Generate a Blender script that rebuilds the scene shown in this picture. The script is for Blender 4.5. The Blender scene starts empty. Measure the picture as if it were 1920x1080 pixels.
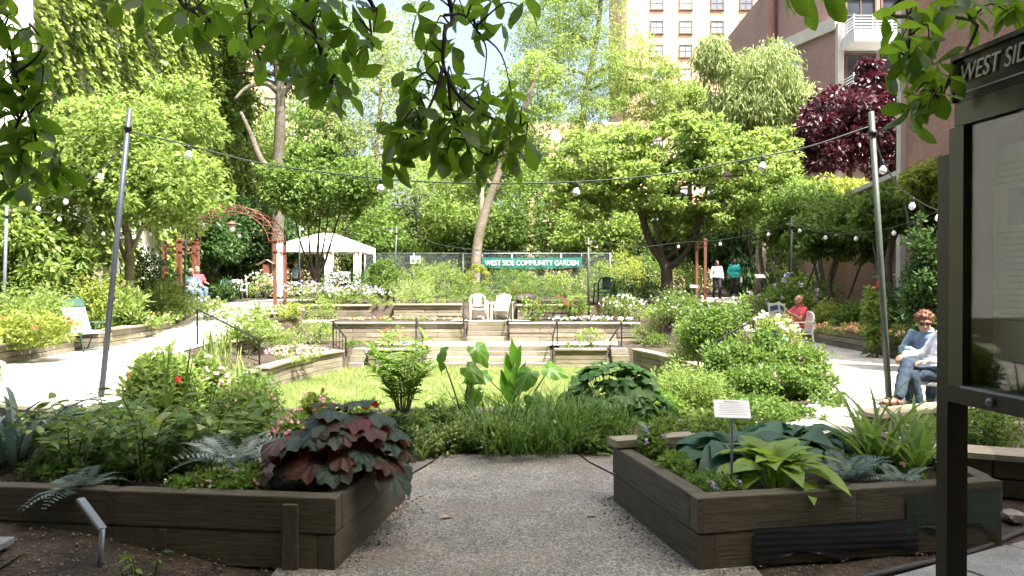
import bpy, bmesh, math, random
import numpy as np
from mathutils import Vector, Matrix, Euler, Quaternion

SC = bpy.context.scene
COL = SC.collection
R = math.radians
random.seed(11)
RNG = np.random.default_rng(11)

# ------------------------------------------------------------------ camera, sky, sun, exposure
EYE, FPX, HOR = 1.6, 1400.0, 527.0          # eye height, focal length and horizon in photo pixels
cd = bpy.data.cameras.new('camera'); cam = bpy.data.objects.new('camera', cd); COL.objects.link(cam)
cd.sensor_width = 36; cd.lens = FPX / 1920 * 36; cd.clip_start = 0.05; cd.clip_end = 1500
cam.location = (0, 0, EYE); cam.rotation_euler = (R(90) - math.atan((540 - HOR) / FPX), 0, 0)
SC.camera = cam

TO_SUN = Vector((0.30, -0.36, 0.88)).normalized()
SUN_EL = math.asin(TO_SUN.z); SUN_AZ = math.atan2(TO_SUN.x, TO_SUN.y)
w = bpy.data.worlds.new('World'); SC.world = w; w.use_nodes = True
nt = w.node_tree; nt.nodes.clear()
sky = nt.nodes.new('ShaderNodeTexSky'); sky.sky_type = 'NISHITA'; sky.sun_disc = False
sky.sun_elevation = SUN_EL; sky.sun_rotation = SUN_AZ
sky.air_density = 1.0; sky.dust_density = 9.0; sky.ozone_density = 0.3
bg = nt.nodes.new('ShaderNodeBackground'); bg.inputs['Strength'].default_value = 0.15
wo = nt.nodes.new('ShaderNodeOutputWorld')
nt.links.new(sky.outputs[0], bg.inputs[0]); nt.links.new(bg.outputs[0], wo.inputs[0])
sl = bpy.data.lights.new('sun', 'SUN'); sun = bpy.data.objects.new('sun', sl); COL.objects.link(sun)
sl.energy = 4.6; sl.angle = R(0.55); sl.color = (1.0, 0.955, 0.87)
sun.rotation_euler = (-TO_SUN).to_track_quat('-Z', 'Y').to_euler(); sun.location = (6, -6, 20)
SC.view_settings.view_transform = 'Standard'; SC.view_settings.look = 'None'
SC.view_settings.exposure = 2.05; SC.view_settings.gamma = 1.0
SC.view_settings.use_curve_mapping = False
SC.render.engine = 'CYCLES'
cy = SC.cycles
cy.use_denoising = True
try: cy.denoiser = 'OPENIMAGEDENOISE'
except Exception: pass
cy.max_bounces = 7; cy.diffuse_bounces = 3; cy.glossy_bounces = 2; cy.transmission_bounces = 5
cy.transparent_max_bounces = 6; cy.use_adaptive_sampling = True; cy.adaptive_threshold = 0.02
cy.sample_clamp_indirect = 6.0

def at(px, py, Y):
    return Vector(((px - 960) * Y / FPX, Y, EYE - (py - HOR) * Y / FPX))
def pxX(px, Y): return (px - 960) * Y / FPX
def pyZ(py, Y): return EYE - (py - HOR) * Y / FPX

# ------------------------------------------------------------------ materials
def newmat(name):
    m = bpy.data.materials.new(name); m.use_nodes = True
    n = m.node_tree; n.nodes.clear()
    out = n.nodes.new('ShaderNodeOutputMaterial'); p = n.nodes.new('ShaderNodeBsdfPrincipled')
    n.links.new(p.outputs[0], out.inputs[0])
    return m, n, p, out
def N(n, t, **kw):
    x = n.nodes.new(t)
    for k, v in kw.items(): setattr(x, k, v)
    return x
def c4(c): return (c[0], c[1], c[2], 1)
def ramp(n, fac, stops):
    r = N(n, 'ShaderNodeValToRGB'); el = r.color_ramp.elements
    while len(el) < len(stops): el.new(0.5)
    for e, (p, c) in zip(el, stops): e.position = p; e.color = c4(c)
    n.links.new(fac, r.inputs[0]); return r
def bump(n, p, h, strength=0.4, dist=0.02):
    b = N(n, 'ShaderNodeBump'); b.inputs['Strength'].default_value = strength; b.inputs['Distance'].default_value = dist
    n.links.new(h, b.inputs['Height']); n.links.new(b.outputs[0], p.inputs['Normal'])
def plain(name, c, rough=0.6, metal=0.0, var=0.12, scale=6.0):
    m, n, p, o = newmat(name)
    tc = N(n, 'ShaderNodeTexCoord'); nz = N(n, 'ShaderNodeTexNoise'); nz.inputs['Scale'].default_value = scale
    nz.inputs['Detail'].default_value = 5
    n.links.new(tc.outputs['Object'], nz.inputs['Vector'])
    r = ramp(n, nz.outputs[0], [(0.3, [x * (1 - var) for x in c]), (0.7, [min(1, x * (1 + var)) for x in c])])
    n.links.new(r.outputs[0], p.inputs['Base Color'])
    p.inputs['Roughness'].default_value = rough; p.inputs['Metallic'].default_value = metal
    return m
def leafmat(name, a, b, c=None, tl=0.4, rough=0.45, spec=0.26, tcol=None, vein=False):
    m, n, p, o = newmat(name)
    g = N(n, 'ShaderNodeNewGeometry')
    oi = N(n, 'ShaderNodeObjectInfo')
    ad = N(n, 'ShaderNodeMath', operation='ADD'); fr = N(n, 'ShaderNodeMath', operation='FRACT')
    n.links.new(g.outputs['Random Per Island'], ad.inputs[0]); n.links.new(oi.outputs['Random'], ad.inputs[1])
    n.links.new(ad.outputs[0], fr.inputs[0])
    st = [(0.0, a), (1.0, b)] if c is None else [(0.0, a), (0.6, b), (1.0, c)]
    r = ramp(n, fr.outputs[0], st)
    col = r.outputs[0]
    if vein:
        tc = N(n, 'ShaderNodeTexCoord'); wv = N(n, 'ShaderNodeTexWave'); wv.bands_direction = 'Y'
        wv.inputs['Scale'].default_value = 5.0; wv.inputs['Distortion'].default_value = 1.0
        n.links.new(tc.outputs['Object'], wv.inputs['Vector'])
        bump(n, p, wv.outputs[0], 0.14, 0.006)
    n.links.new(col, p.inputs['Base Color']); p.inputs['Roughness'].default_value = rough
    p.inputs['Specular IOR Level'].default_value = spec
    t = N(n, 'ShaderNodeBsdfTranslucent')
    if tcol is None:
        hs = N(n, 'ShaderNodeHueSaturation'); hs.inputs['Value'].default_value = 1.75; hs.inputs['Saturation'].default_value = 1.06
        hs.inputs['Hue'].default_value = 0.485
        n.links.new(col, hs.inputs['Color']); n.links.new(hs.outputs[0], t.inputs[0])
    else: t.inputs[0].default_value = c4(tcol)
    mx = N(n, 'ShaderNodeMixShader'); mx.inputs[0].default_value = tl
    n.links.new(p.outputs[0], mx.inputs[1]); n.links.new(t.outputs[0], mx.inputs[2]); n.links.new(mx.outputs[0], o.inputs[0])
    return m
def wood(name, c1, c2, rough=0.85):
    m, n, p, o = newmat(name)
    tc = N(n, 'ShaderNodeTexCoord'); mp = N(n, 'ShaderNodeMapping'); mp.inputs['Scale'].default_value = (2.2, 7, 7)
    oi = N(n, 'ShaderNodeObjectInfo'); cx = N(n, 'ShaderNodeVectorMath', operation='SCALE')
    cmb = N(n, 'ShaderNodeCombineXYZ')
    for i in range(3): n.links.new(oi.outputs['Random'], cmb.inputs[i])
    n.links.new(cmb.outputs[0], cx.inputs[0]); cx.inputs['Scale'].default_value = 40
    ad = N(n, 'ShaderNodeVectorMath', operation='ADD')
    n.links.new(tc.outputs['Object'], ad.inputs[0]); n.links.new(cx.outputs[0], ad.inputs[1]); n.links.new(ad.outputs[0], mp.inputs[0])
    nz = N(n, 'ShaderNodeTexNoise'); nz.inputs['Scale'].default_value = 2.0; nz.inputs['Detail'].default_value = 9; nz.inputs['Roughness'].default_value = 0.7
    n.links.new(mp.outputs[0], nz.inputs['Vector'])
    r = ramp(n, nz.outputs[0], [(0.32, c1), (0.68, c2)])
    hs = N(n, 'ShaderNodeHueSaturation'); n.links.new(r.outputs[0], hs.inputs['Color'])
    mr = N(n, 'ShaderNodeMapRange'); mr.inputs[3].default_value = 0.68; mr.inputs[4].default_value = 1.22
    n.links.new(oi.outputs['Random'], mr.inputs[0]); n.links.new(mr.outputs[0], hs.inputs['Value'])
    n2 = N(n, 'ShaderNodeTexNoise'); n2.inputs['Scale'].default_value = 1.3; n2.inputs['Detail'].default_value = 6
    n.links.new(N(n, 'ShaderNodeNewGeometry').outputs['Position'], n2.inputs['Vector'])
    r2 = ramp(n, n2.outputs[0], [(0.45, (1, 1, 1)), (0.68, (0.55, 0.62, 0.42))])
    mu = N(n, 'ShaderNodeMixRGB', blend_type='MULTIPLY'); mu.inputs[0].default_value = 0.8
    n.links.new(hs.outputs[0], mu.inputs[1]); n.links.new(r2.outputs[0], mu.inputs[2])
    n.links.new(mu.outputs[0], p.inputs['Base Color']); p.inputs['Roughness'].default_value = rough
    bump(n, p, nz.outputs[0], 0.5, 0.012)
    return m
def ground_mat(name, c1, c2, c3, sc=9.0, speck=140.0, bstr=0.5, rough=0.95, patch=None):
    m, n, p, o = newmat(name)
    g = N(n, 'ShaderNodeNewGeometry')
    a = N(n, 'ShaderNodeTexNoise'); a.inputs['Scale'].default_value = sc; a.inputs['Detail'].default_value = 8
    n.links.new(g.outputs['Position'], a.inputs['Vector'])
    r = ramp(n, a.outputs[0], [(0.35, c1), (0.65, c2)])
    v = N(n, 'ShaderNodeTexVoronoi'); v.inputs['Scale'].default_value = speck
    n.links.new(g.outputs['Position'], v.inputs['Vector'])
    r2 = ramp(n, v.outputs['Color'], [(0.25, (0.45, 0.45, 0.45)), (0.5, (0.9, 0.9, 0.88)), (0.8, c3)])
    mu = N(n, 'ShaderNodeMixRGB', blend_type='MULTIPLY'); mu.inputs[0].default_value = 0.85
    n.links.new(r.outputs[0], mu.inputs[1]); n.links.new(r2.outputs[0], mu.inputs[2])
    col = mu.outputs[0]
    if patch:
        b = N(n, 'ShaderNodeTexNoise'); b.inputs['Scale'].default_value = 0.9; b.inputs['Detail'].default_value = 7; b.inputs['Roughness'].default_value = 0.65
        n.links.new(g.outputs['Position'], b.inputs['Vector'])
        rb = ramp(n, b.outputs[0], [(0.5, (0, 0, 0)), (0.72, (1, 1, 1))])
        mm = N(n, 'ShaderNodeMixRGB'); n.links.new(rb.outputs[0], mm.inputs[0]); n.links.new(col, mm.inputs[1]); mm.inputs[2].default_value = c4(patch)
        col = mm.outputs[0]
    n.links.new(col, p.inputs['Base Color']); p.inputs['Roughness'].default_value = rough
    bump(n, p, v.outputs['Distance'], bstr, 0.008)
    return m
def brickmat(name, c1, c2, mortar, scale=1.0):
    m, n, p, o = newmat(name)
    tc = N(n, 'ShaderNodeTexCoord'); b = N(n, 'ShaderNodeTexBrick')
    b.inputs['Scale'].default_value = scale; b.inputs['Brick Width'].default_value = 0.21; b.inputs['Row Height'].default_value = 0.072
    b.inputs['Mortar Size'].default_value = 0.007; b.inputs['Color1'].default_value = c4(c1); b.inputs['Color2'].default_value = c4(c2); b.inputs['Mortar'].default_value = c4(mortar)
    n.links.new(tc.outputs['UV'], b.inputs['Vector'])
    nz = N(n, 'ShaderNodeTexNoise'); nz.inputs['Scale'].default_value = 0.35; nz.inputs['Detail'].default_value = 6
    n.links.new(tc.outputs['UV'], nz.inputs['Vector'])
    r = ramp(n, nz.outputs[0], [(0.3, (0.82, 0.8, 0.8)), (0.7, (1.1, 1.08, 1.05))])
    mu = N(n, 'ShaderNodeMixRGB', blend_type='MULTIPLY'); mu.inputs[0].default_value = 1
    n.links.new(b.outputs[0], mu.inputs[1]); n.links.new(r.outputs[0], mu.inputs[2])
    n.links.new(mu.outputs[0], p.inputs['Base Color']); p.inputs['Roughness'].default_value = 0.9
    bump(n, p, b.outputs['Fac'], -0.3, 0.01)
    return m
def glassmat(name, tint=(1, 1, 1), refl=0.12, rough=0.02):
    m, n, p, o = newmat(name); n.nodes.remove(p)
    t = N(n, 'ShaderNodeBsdfTransparent'); t.inputs[0].default_value = c4(tint)
    g = N(n, 'ShaderNodeBsdfGlossy'); g.inputs['Roughness'].default_value = rough
    f = N(n, 'ShaderNodeLayerWeight'); f.inputs[0].default_value = 0.5
    pw = N(n, 'ShaderNodeMath', operation='POWER'); pw.inputs[1].default_value = 3.0; n.links.new(f.outputs['Facing'], pw.inputs[0])
    ad = N(n, 'ShaderNodeMath', operation='MULTIPLY_ADD'); ad.inputs[1].default_value = 0.10; ad.inputs[2].default_value = refl; n.links.new(pw.outputs[0], ad.inputs[0])
    mx = N(n, 'ShaderNodeMixShader'); n.links.new(ad.outputs[0], mx.inputs[0])
    n.links.new(t.outputs[0], mx.inputs[1]); n.links.new(g.outputs[0], mx.inputs[2]); n.links.new(mx.outputs[0], o.inputs[0])
    return m

M = {}
M['timber'] = wood('weathered_timber', (0.10, 0.084, 0.060), (0.33, 0.29, 0.225))
M['dark_timber'] = wood('old_dark_timber', (0.036, 0.031, 0.020), (0.125, 0.108, 0.072))
M['cap'] = wood('grey_timber_cap', (0.19, 0.17, 0.12), (0.42, 0.38, 0.29))
M['bark'] = wood('bark_grey_brown', (0.055, 0.048, 0.040), (0.17, 0.15, 0.125))
M['pale_bark'] = wood('bark_pale', (0.15, 0.125, 0.095), (0.36, 0.31, 0.25))
M['dark_bark'] = wood('bark_dark', (0.025, 0.02, 0.015), (0.075, 0.06, 0.045))
M['stem'] = plain('green_stem', (0.09, 0.13, 0.03), 0.5)
M['dark_stem'] = plain('purple_stem', (0.06, 0.03, 0.03), 0.5)
M['soil'] = ground_mat('soil', (0.030, 0.022, 0.015), (0.066, 0.050, 0.034), (1.3, 1.2, 1.0), 5, 60, 0.9)
M['soil_litter'] = ground_mat('mulch_soil', (0.03, 0.024, 0.017), (0.075, 0.055, 0.037), (1.2, 1.1, 1.0), 5, 60, 0.9)
M['path'] = ground_mat('exposed_aggregate', (0.150, 0.151, 0.138), (0.225, 0.223, 0.205), (1.5, 1.5, 1.4), 2.2, 85, 0.6, patch=(0.19, 0.168, 0.135))
M['slab'] = ground_mat('concrete_slab', (0.17, 0.168, 0.16), (0.23, 0.226, 0.215), (1.05, 1.05, 1.02), 3, 200, 0.15)
M['walk'] = ground_mat('pale_walkway', (0.38, 0.37, 0.34), (0.52, 0.50, 0.46), (1.05, 1.03, 1.0), 2, 160, 0.2)
M['paver'] = ground_mat('slate_paver', (0.17, 0.19, 0.19), (0.27, 0.29, 0.29), (1.1, 1.1, 1.1), 4, 220, 0.15)
M['lawn'] = ground_mat('lawn_soil', (0.13, 0.17, 0.05), (0.20, 0.23, 0.08), (1.2, 1.2, 1.0), 3, 50, 0.5, patch=(0.20, 0.16, 0.09))
M['stone'] = plain('pebble', (0.17, 0.145, 0.11), 0.9, var=0.35, scale=2)
M['black_metal'] = plain('black_metal', (0.016, 0.016, 0.018), 0.38, 0.3)
M['grey_metal'] = plain('galvanised_grey', (0.22, 0.25, 0.29), 0.45, 0.5)
M['green_pole'] = plain('green_grey_pole', (0.075, 0.092, 0.075), 0.5, 0.3)
M['dark_pole'] = plain('painted_pole', (0.050, 0.060, 0.080), 0.45, 0.2)
M['rust'] = plain('red_brown_paint', (0.16, 0.058, 0.038), 0.6, 0.1)
M['bronze'] = plain('bronze_brown_paint', (0.020, 0.018, 0.012), 0.42, 0.35)
M['bronze_light'] = plain('bronze_olive_paint', (0.055, 0.052, 0.028), 0.42, 0.35)
M['white'] = plain('white_plastic', (0.80, 0.80, 0.78), 0.4, var=0.03)
M['cream'] = plain('cream_paint', (0.72, 0.66, 0.50), 0.55, var=0.06)
M['green_chair'] = plain('dark_green_frame', (0.022, 0.068, 0.052), 0.45)
M['tent'] = plain('white_canvas', (0.82, 0.82, 0.80), 0.75, var=0.03)
M['teal'] = plain('teal_banner', (0.008, 0.13, 0.10), 0.7, var=0.08)
M['lettering'] = plain('pale_lettering', (0.72, 0.74, 0.68), 0.6, var=0.03)
M['paper'] = plain('paper', (0.82, 0.84, 0.84), 0.7, var=0.04)
M['paper_green'] = plain('aged_notice_paper', (0.17, 0.21, 0.13), 0.8, var=0.12, scale=3)
M['ink'] = plain('faded_ink', (0.09, 0.115, 0.075), 0.8)
M['ink_dark'] = plain('print_block', (0.055, 0.08, 0.055), 0.8, var=0.3, scale=20)
M['bulb'] = plain('frosted_bulb', (0.86, 0.88, 0.88), 0.25, var=0.01)
M['socket'] = plain('black_socket', (0.02, 0.02, 0.018), 0.6)
M['cable'] = plain('dark_cable', (0.025, 0.04, 0.03), 0.6)
M['glass'] = glassmat('case_glass', (0.92, 0.97, 0.92), 0.035)
M['window'] = plain('dark_window_glass', (0.20, 0.25, 0.30), 0.12, 0.0, var=0.4, scale=1)
M['tan_brick'] = brickmat('tan_brick', (0.47, 0.33, 0.215), (0.53, 0.38, 0.25), (0.50, 0.40, 0.29))
M['mauve_brick'] = brickmat('mauve_brick', (0.31, 0.19, 0.17), (0.36, 0.225, 0.20), (0.34, 0.26, 0.24))
M['red_brick'] = brickmat('red_brick', (0.27, 0.135, 0.105), (0.34, 0.175, 0.14), (0.32, 0.25, 0.22))
M['concrete'] = plain('pale_concrete', (0.52, 0.49, 0.44), 0.85, var=0.1, scale=1.2)
M['white_wall'] = plain('white_render', (0.70, 0.70, 0.68), 0.85, var=0.06, scale=1.2)
M['ivywall'] = plain('grey_render', (0.48, 0.47, 0.44), 0.9, var=0.18, scale=0.7)
M['frame_brown'] = plain('brown_window_frame', (0.12, 0.07, 0.05), 0.5)
M['rail_white'] = plain('white_railing', (0.50, 0.53, 0.58), 0.45)
M['skin'] = plain('skin_light', (0.42, 0.215, 0.15), 0.5, var=0.05)
M['skin_dark'] = plain('skin_dark', (0.17, 0.085, 0.05), 0.45, var=0.06)
M['auburn'] = plain('auburn_hair', (0.115, 0.042, 0.016), 0.5, var=0.5, scale=60)
M['black_hair'] = plain('black_hair', (0.014, 0.011, 0.010), 0.4, var=0.3, scale=60)
M['brown_hair'] = plain('brown_hair', (0.20, 0.11, 0.06), 0.5, var=0.3, scale=60)
M['grey_hair'] = plain('white_hair', (0.66, 0.64, 0.60), 0.5, var=0.2, scale=60)
M['denim'] = plain('dark_denim', (0.018, 0.034, 0.056), 0.9, var=0.25, scale=12)
M['denim_light'] = plain('pale_denim', (0.10, 0.16, 0.23), 0.9, var=0.22, scale=9)
M['chambray'] = plain('chambray_shirt', (0.17, 0.25, 0.35), 0.9, var=0.16, scale=9)
M['white_shirt'] = plain('white_shirt', (0.62, 0.64, 0.70), 0.85, var=0.05, scale=9)
M['red_shirt'] = plain('red_polo', (0.48, 0.07, 0.09), 0.85, var=0.12, scale=9)
M['teal_shirt'] = plain('teal_blouse', (0.01, 0.34, 0.33), 0.7, var=0.25, scale=12)
M['black_cloth'] = plain('black_cloth', (0.014, 0.014, 0.017), 0.85)
M['sandal'] = plain('brown_leather', (0.08, 0.04, 0.03), 0.5)
M['newsprint'] = plain('newsprint', (0.62, 0.62, 0.58), 0.9, var=0.3, scale=45)
M['newspic'] = plain('newsprint_picture', (0.05, 0.08, 0.20), 0.9, var=0.6, scale=20)
M['black_hose'] = plain('black_edging', (0.018, 0.018, 0.017), 0.6)
M['plastic_sheet'] = plain('black_plastic_sheet', (0.012, 0.014, 0.019), 0.4, var=0.3, scale=4)
M['green_sheet'] = plain('dark_green_sheet', (0.010, 0.026, 0.014), 0.5, var=0.3, scale=4)
M['mole'] = plain('grey_rock', (0.22, 0.21, 0.19), 0.95, var=0.3, scale=5)
# leaves
G = {}
G['magnolia'] = leafmat('magnolia_leaf', (0.030, 0.070, 0.010), (0.055, 0.115, 0.015), (0.095, 0.18, 0.024), 0.55, 0.34, 0.5, tcol=(0.22, 0.40, 0.028), vein=True)
G['light'] = leafmat('light_green_leaf', (0.115, 0.185, 0.042), (0.185, 0.27, 0.070), (0.26, 0.345, 0.115), 0.48)
G['mid'] = leafmat('mid_green_leaf', (0.065, 0.125, 0.028), (0.11, 0.19, 0.042), (0.17, 0.255, 0.068), 0.44)
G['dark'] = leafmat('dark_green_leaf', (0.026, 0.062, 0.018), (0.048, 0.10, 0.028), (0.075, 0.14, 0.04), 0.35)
G['yellow'] = leafmat('yellow_green_leaf', (0.15, 0.20, 0.040), (0.22, 0.28, 0.060), (0.29, 0.34, 0.095), 0.48)
G['blue'] = leafmat('blue_green_leaf', (0.034, 0.095, 0.055), (0.060, 0.14, 0.082), (0.095, 0.185, 0.112), 0.28, 0.45, 0.3, vein=True)
G['silver'] = leafmat('silver_fern_leaf', (0.14, 0.20, 0.17), (0.25, 0.31, 0.28), (0.38, 0.44, 0.40), 0.25)
G['grey'] = leafmat('grey_fern_leaf', (0.075, 0.125, 0.105), (0.13, 0.19, 0.16), (0.20, 0.26, 0.22), 0.25)
G['lime'] = leafmat('lime_hosta_leaf', (0.14, 0.24, 0.035), (0.19, 0.31, 0.05), (0.23, 0.35, 0.07), 0.4, 0.4, 0.4, vein=True)
G['bronze'] = leafmat('dark_bronze_leaf', (0.020, 0.055, 0.034), (0.036, 0.075, 0.050), (0.095, 0.018, 0.013), 0.3, 0.45, 0.3, tcol=(0.34, 0.03, 0.012), vein=True)
G['burgundy'] = leafmat('burgundy_leaf', (0.024, 0.008, 0.014), (0.052, 0.016, 0.027), (0.12, 0.058, 0.072), 0.2, 0.4, 0.5, tcol=(0.12, 0.014, 0.026))
G['varieg'] = leafmat('variegated_leaf', (0.075, 0.14, 0.026), (0.12, 0.20, 0.04), (0.38, 0.42, 0.20), 0.3)
G['willow'] = leafmat('pale_willow_leaf', (0.16, 0.23, 0.075), (0.24, 0.31, 0.12), (0.30, 0.37, 0.17), 0.42)
G['ivy'] = leafmat('ivy_leaf', (0.11, 0.17, 0.035), (0.18, 0.26, 0.055), (0.26, 0.33, 0.09), 0.3)
G['grassg'] = leafmat('lawn_blade', (0.15, 0.21, 0.06), (0.23, 0.30, 0.10), (0.30, 0.36, 0.15), 0.4)
G['taro'] = leafmat('taro_leaf', (0.05, 0.14, 0.015), (0.08, 0.19, 0.02), (0.10, 0.22, 0.03), 0.5, 0.35, 0.4, vein=True)
G['lobe'] = leafmat('lobed_leaf', (0.026, 0.075, 0.018), (0.045, 0.115, 0.026), (0.075, 0.16, 0.042), 0.3, 0.42, 0.3, vein=True)
G['fresh'] = leafmat('fresh_green_leaf', (0.085, 0.165, 0.030), (0.14, 0.245, 0.045), (0.21, 0.32, 0.075), 0.45, 0.4, 0.35, vein=True)
G['turf'] = leafmat('lilyturf_leaf', (0.035, 0.090, 0.014), (0.065, 0.145, 0.022), (0.11, 0.20, 0.035), 0.35, 0.4, 0.3)
G['dry'] = leafmat('dried_leaf', (0.30, 0.20, 0.11), (0.42, 0.36, 0.26), (0.22, 0.30, 0.26), 0.15)
FL = {}
for k, a, b in (('pink', (0.72, 0.28, 0.36), (0.85, 0.55, 0.60)), ('white', (0.80, 0.80, 0.75), (0.85, 0.80, 0.84)), ('red', (0.62, 0.03, 0.03), (0.75, 0.10, 0.09)),
                ('mauve', (0.38, 0.30, 0.68), (0.62, 0.55, 0.82)), ('yellow', (0.80, 0.58, 0.06), (0.85, 0.75, 0.30)), ('magenta', (0.60, 0.05, 0.32), (0.75, 0.16, 0.46)), ('blue', (0.16, 0.15, 0.55), (0.38, 0.36, 0.75))):
    FL[k] = leafmat('petal_' + k, a, b, None, 0.3, 0.5, 0.2, tcol=b)
FL['mixed'] = leafmat('petal_mixed', (0.62, 0.04, 0.07), (0.82, 0.62, 0.12), (0.82, 0.78, 0.82), 0.25, tcol=(0.7, 0.5, 0.4))

# ------------------------------------------------------------------ object helpers
def link(o, parent=None):
    COL.objects.link(o)
    if parent is not None:
        o.parent = parent; o.matrix_parent_inverse = parent.matrix_basis.inverted()
    return o
def thing(name, label, cat, loc=(0, 0, 0), group=None, rz=0.0):
    o = bpy.data.objects.new(name, None); o.empty_display_size = 0.1
    o.matrix_basis = Matrix.Translation(Vector(loc)) @ Matrix.Rotation(rz, 4, 'Z')
    COL.objects.link(o); return tag(o, label, cat, group)
def tag(o, label=None, cat=None, group=None, kind=None):
    if label: o['label'] = label
    if cat: o['category'] = cat
    if group: o['group'] = group
    if kind: o['kind'] = kind
    return o
def copy_tree(o, parent=None):
    c = o.copy(); COL.objects.link(c)
    if parent is not None:
        pi = o.matrix_parent_inverse.copy(); c.parent = parent; c.matrix_parent_inverse = pi
    for ch in list(o.children): copy_tree(ch, c)
    return c

class MB:
    def __init__(s): s.v = []; s.f = []; s.sm = []
    def add(s, vs, fs, smooth=False):
        k = len(s.v); s.v += [tuple(v) for v in vs]; s.f += [tuple(i + k for i in f) for f in fs]; s.sm += [smooth] * len(fs); return s
    def box(s, c, d, rz=0.0, mtx=None):
        m = mtx if mtx is not None else Matrix.Translation(Vector(c)) @ Matrix.Rotation(rz, 4, 'Z')
        vs = [m @ Vector((x * d[0] / 2, y * d[1] / 2, z * d[2] / 2)) for x in (-1, 1) for y in (-1, 1) for z in (-1, 1)]
        return s.add(vs, [(0, 1, 3, 2), (4, 6, 7, 5), (0, 4, 5, 1), (2, 3, 7, 6), (0, 2, 6, 4), (1, 5, 7, 3)])
    def bar(s, p, q, wd, ht, up=(0, 0, 1)):
        p, q = Vector(p), Vector(q); x = (q - p); L = x.length; x.normalize(); u = Vector(up)
        y = u.cross(x)
        if y.length < 1e-4: y = Vector((0, 1, 0)).cross(x)
        y.normalize(); z = x.cross(y)
        m = Matrix(((x.x, y.x, z.x, 0), (x.y, y.y, z.y, 0), (x.z, y.z, z.z, 0), (0, 0, 0, 1))); m.translation = (p + q) / 2
        return s.box(None, (L, wd, ht), mtx=m)
    def tube(s, pts, rad, n=7, caps=True, smooth=True):
        pts = [Vector(p) for p in pts]; m = len(pts)
        if not hasattr(rad, '__len__'): rad = [rad] * m
        vs, fs = [], []; prev = None
        for i, p in enumerate(pts):
            t = (pts[min(i + 1, m - 1)] - pts[max(i - 1, 0)])
            if t.length < 1e-9: t = Vector((0, 0, 1))
            t.normalize()
            if prev is None:
                a = Vector((1, 0, 0)) if abs(t.x) < 0.8 else Vector((0, 1, 0)); x = (a - t * a.dot(t)).normalized()
            else: x = (prev - t * prev.dot(t)).normalized()
            prev = x; y = t.cross(x)
            for k in range(n):
                a = 2 * math.pi * k / n; vs.append(p + (x * math.cos(a) + y * math.sin(a)) * rad[i])
        for i in range(m - 1):
            for k in range(n): fs.append((i * n + k, i * n + (k + 1) % n, (i + 1) * n + (k + 1) % n, (i + 1) * n + k))
        if caps: fs.append(tuple(range(n - 1, -1, -1))); fs.append(tuple((m - 1) * n + k for k in range(n)))
        return s.add(vs, fs, smooth)
    def lathe(s, c, prof, n=12, smooth=True, axis=None):
        c = Vector(c); vs, fs = [], []; m = len(prof)
        q = Quaternion() if axis is None else Vector((0, 0, 1)).rotation_difference(Vector(axis))
        for r, z in prof:
            for k in range(n):
                a = 2 * math.pi * k / n; vs.append(c + q @ Vector((r * math.cos(a), r * math.sin(a), z)))
        for i in range(m - 1):
            for k in range(n): fs.append((i * n + k, i * n + (k + 1) % n, (i + 1) * n + (k + 1) % n, (i + 1) * n + k))
        fs.append(tuple(range(n - 1, -1, -1))); fs.append(tuple((m - 1) * n + k for k in range(n)))
        return s.add(vs, fs, smooth)
    def ball(s, c, r, n=10, sc=(1, 1, 1), rot=None):
        vs, fs = [], []; c = Vector(c); rot = rot or Quaternion()
        for i in range(n + 1):
            t = math.pi * i / n
            for k in range(n):
                a = 2 * math.pi * k / n
                vs.append(c + rot @ Vector((r * sc[0] * math.sin(t) * math.cos(a), r * sc[1] * math.sin(t) * math.sin(a), r * sc[2] * math.cos(t))))
        for i in range(n):
            for k in range(n):
                fs.append((i * n + k, (i + 1) * n + k, (i + 1) * n + (k + 1) % n, i * n + (k + 1) % n))
        return s.add(vs, fs, True)
    def mesh(s, name, mat):
        me = bpy.data.meshes.new(name); me.from_pydata(s.v, [], s.f); me.polygons.foreach_set('use_smooth', s.sm)
        if mat: me.materials.append(mat)
        me.update(); return me
    def build(s, name, mat, parent=None):
        return link(bpy.data.objects.new(name, s.mesh(name, mat)), parent)

_ub = {}
def unit_box(mat):
    if mat.name not in _ub:
        bm = bmesh.new(); bmesh.ops.create_cube(bm, size=1.0)
        bmesh.ops.bevel(bm, geom=bm.edges[:], offset=0.035, segments=1, affect='EDGES')
        me = bpy.data.meshes.new('timber'); bm.to_mesh(me); bm.free(); me.materials.append(mat); _ub[mat.name] = me
    return _ub[mat.name]
def beam(name, p, q, wd, ht, mat, parent):
    p, q = Vector(p), Vector(q); x = q - p; L = x.length; x.normalize()
    y = Vector((0, 0, 1)).cross(x)
    if y.length < 1e-4: y = Vector((0, 1, 0))
    y.normalize(); z = x.cross(y)
    m = Matrix(((x.x * L, y.x * wd, z.x * ht, 0), (x.y * L, y.y * wd, z.y * ht, 0), (x.z * L, y.z * wd, z.z * ht, 0), (0, 0, 0, 1))); m.translation = (p + q) / 2
    o = bpy.data.objects.new(name, unit_box(mat)); o.matrix_basis = m
    return link(o, parent)

def catmull(pts, k=5):
    pts = [Vector(p) for p in pts]; P = [pts[0] * 2 - pts[1]] + pts + [pts[-1] * 2 - pts[-2]]; out = []
    for i in range(1, len(P) - 2):
        for j in range(k):
            t = j / k; a, b, c, d = P[i - 1], P[i], P[i + 1], P[i + 2]
            out.append(0.5 * ((2 * b) + (c - a) * t + (2 * a - 5 * b + 4 * c - d) * t * t + (3 * b - a - 3 * c + d) * t ** 3))
    out.append(pts[-1]); return out

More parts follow.
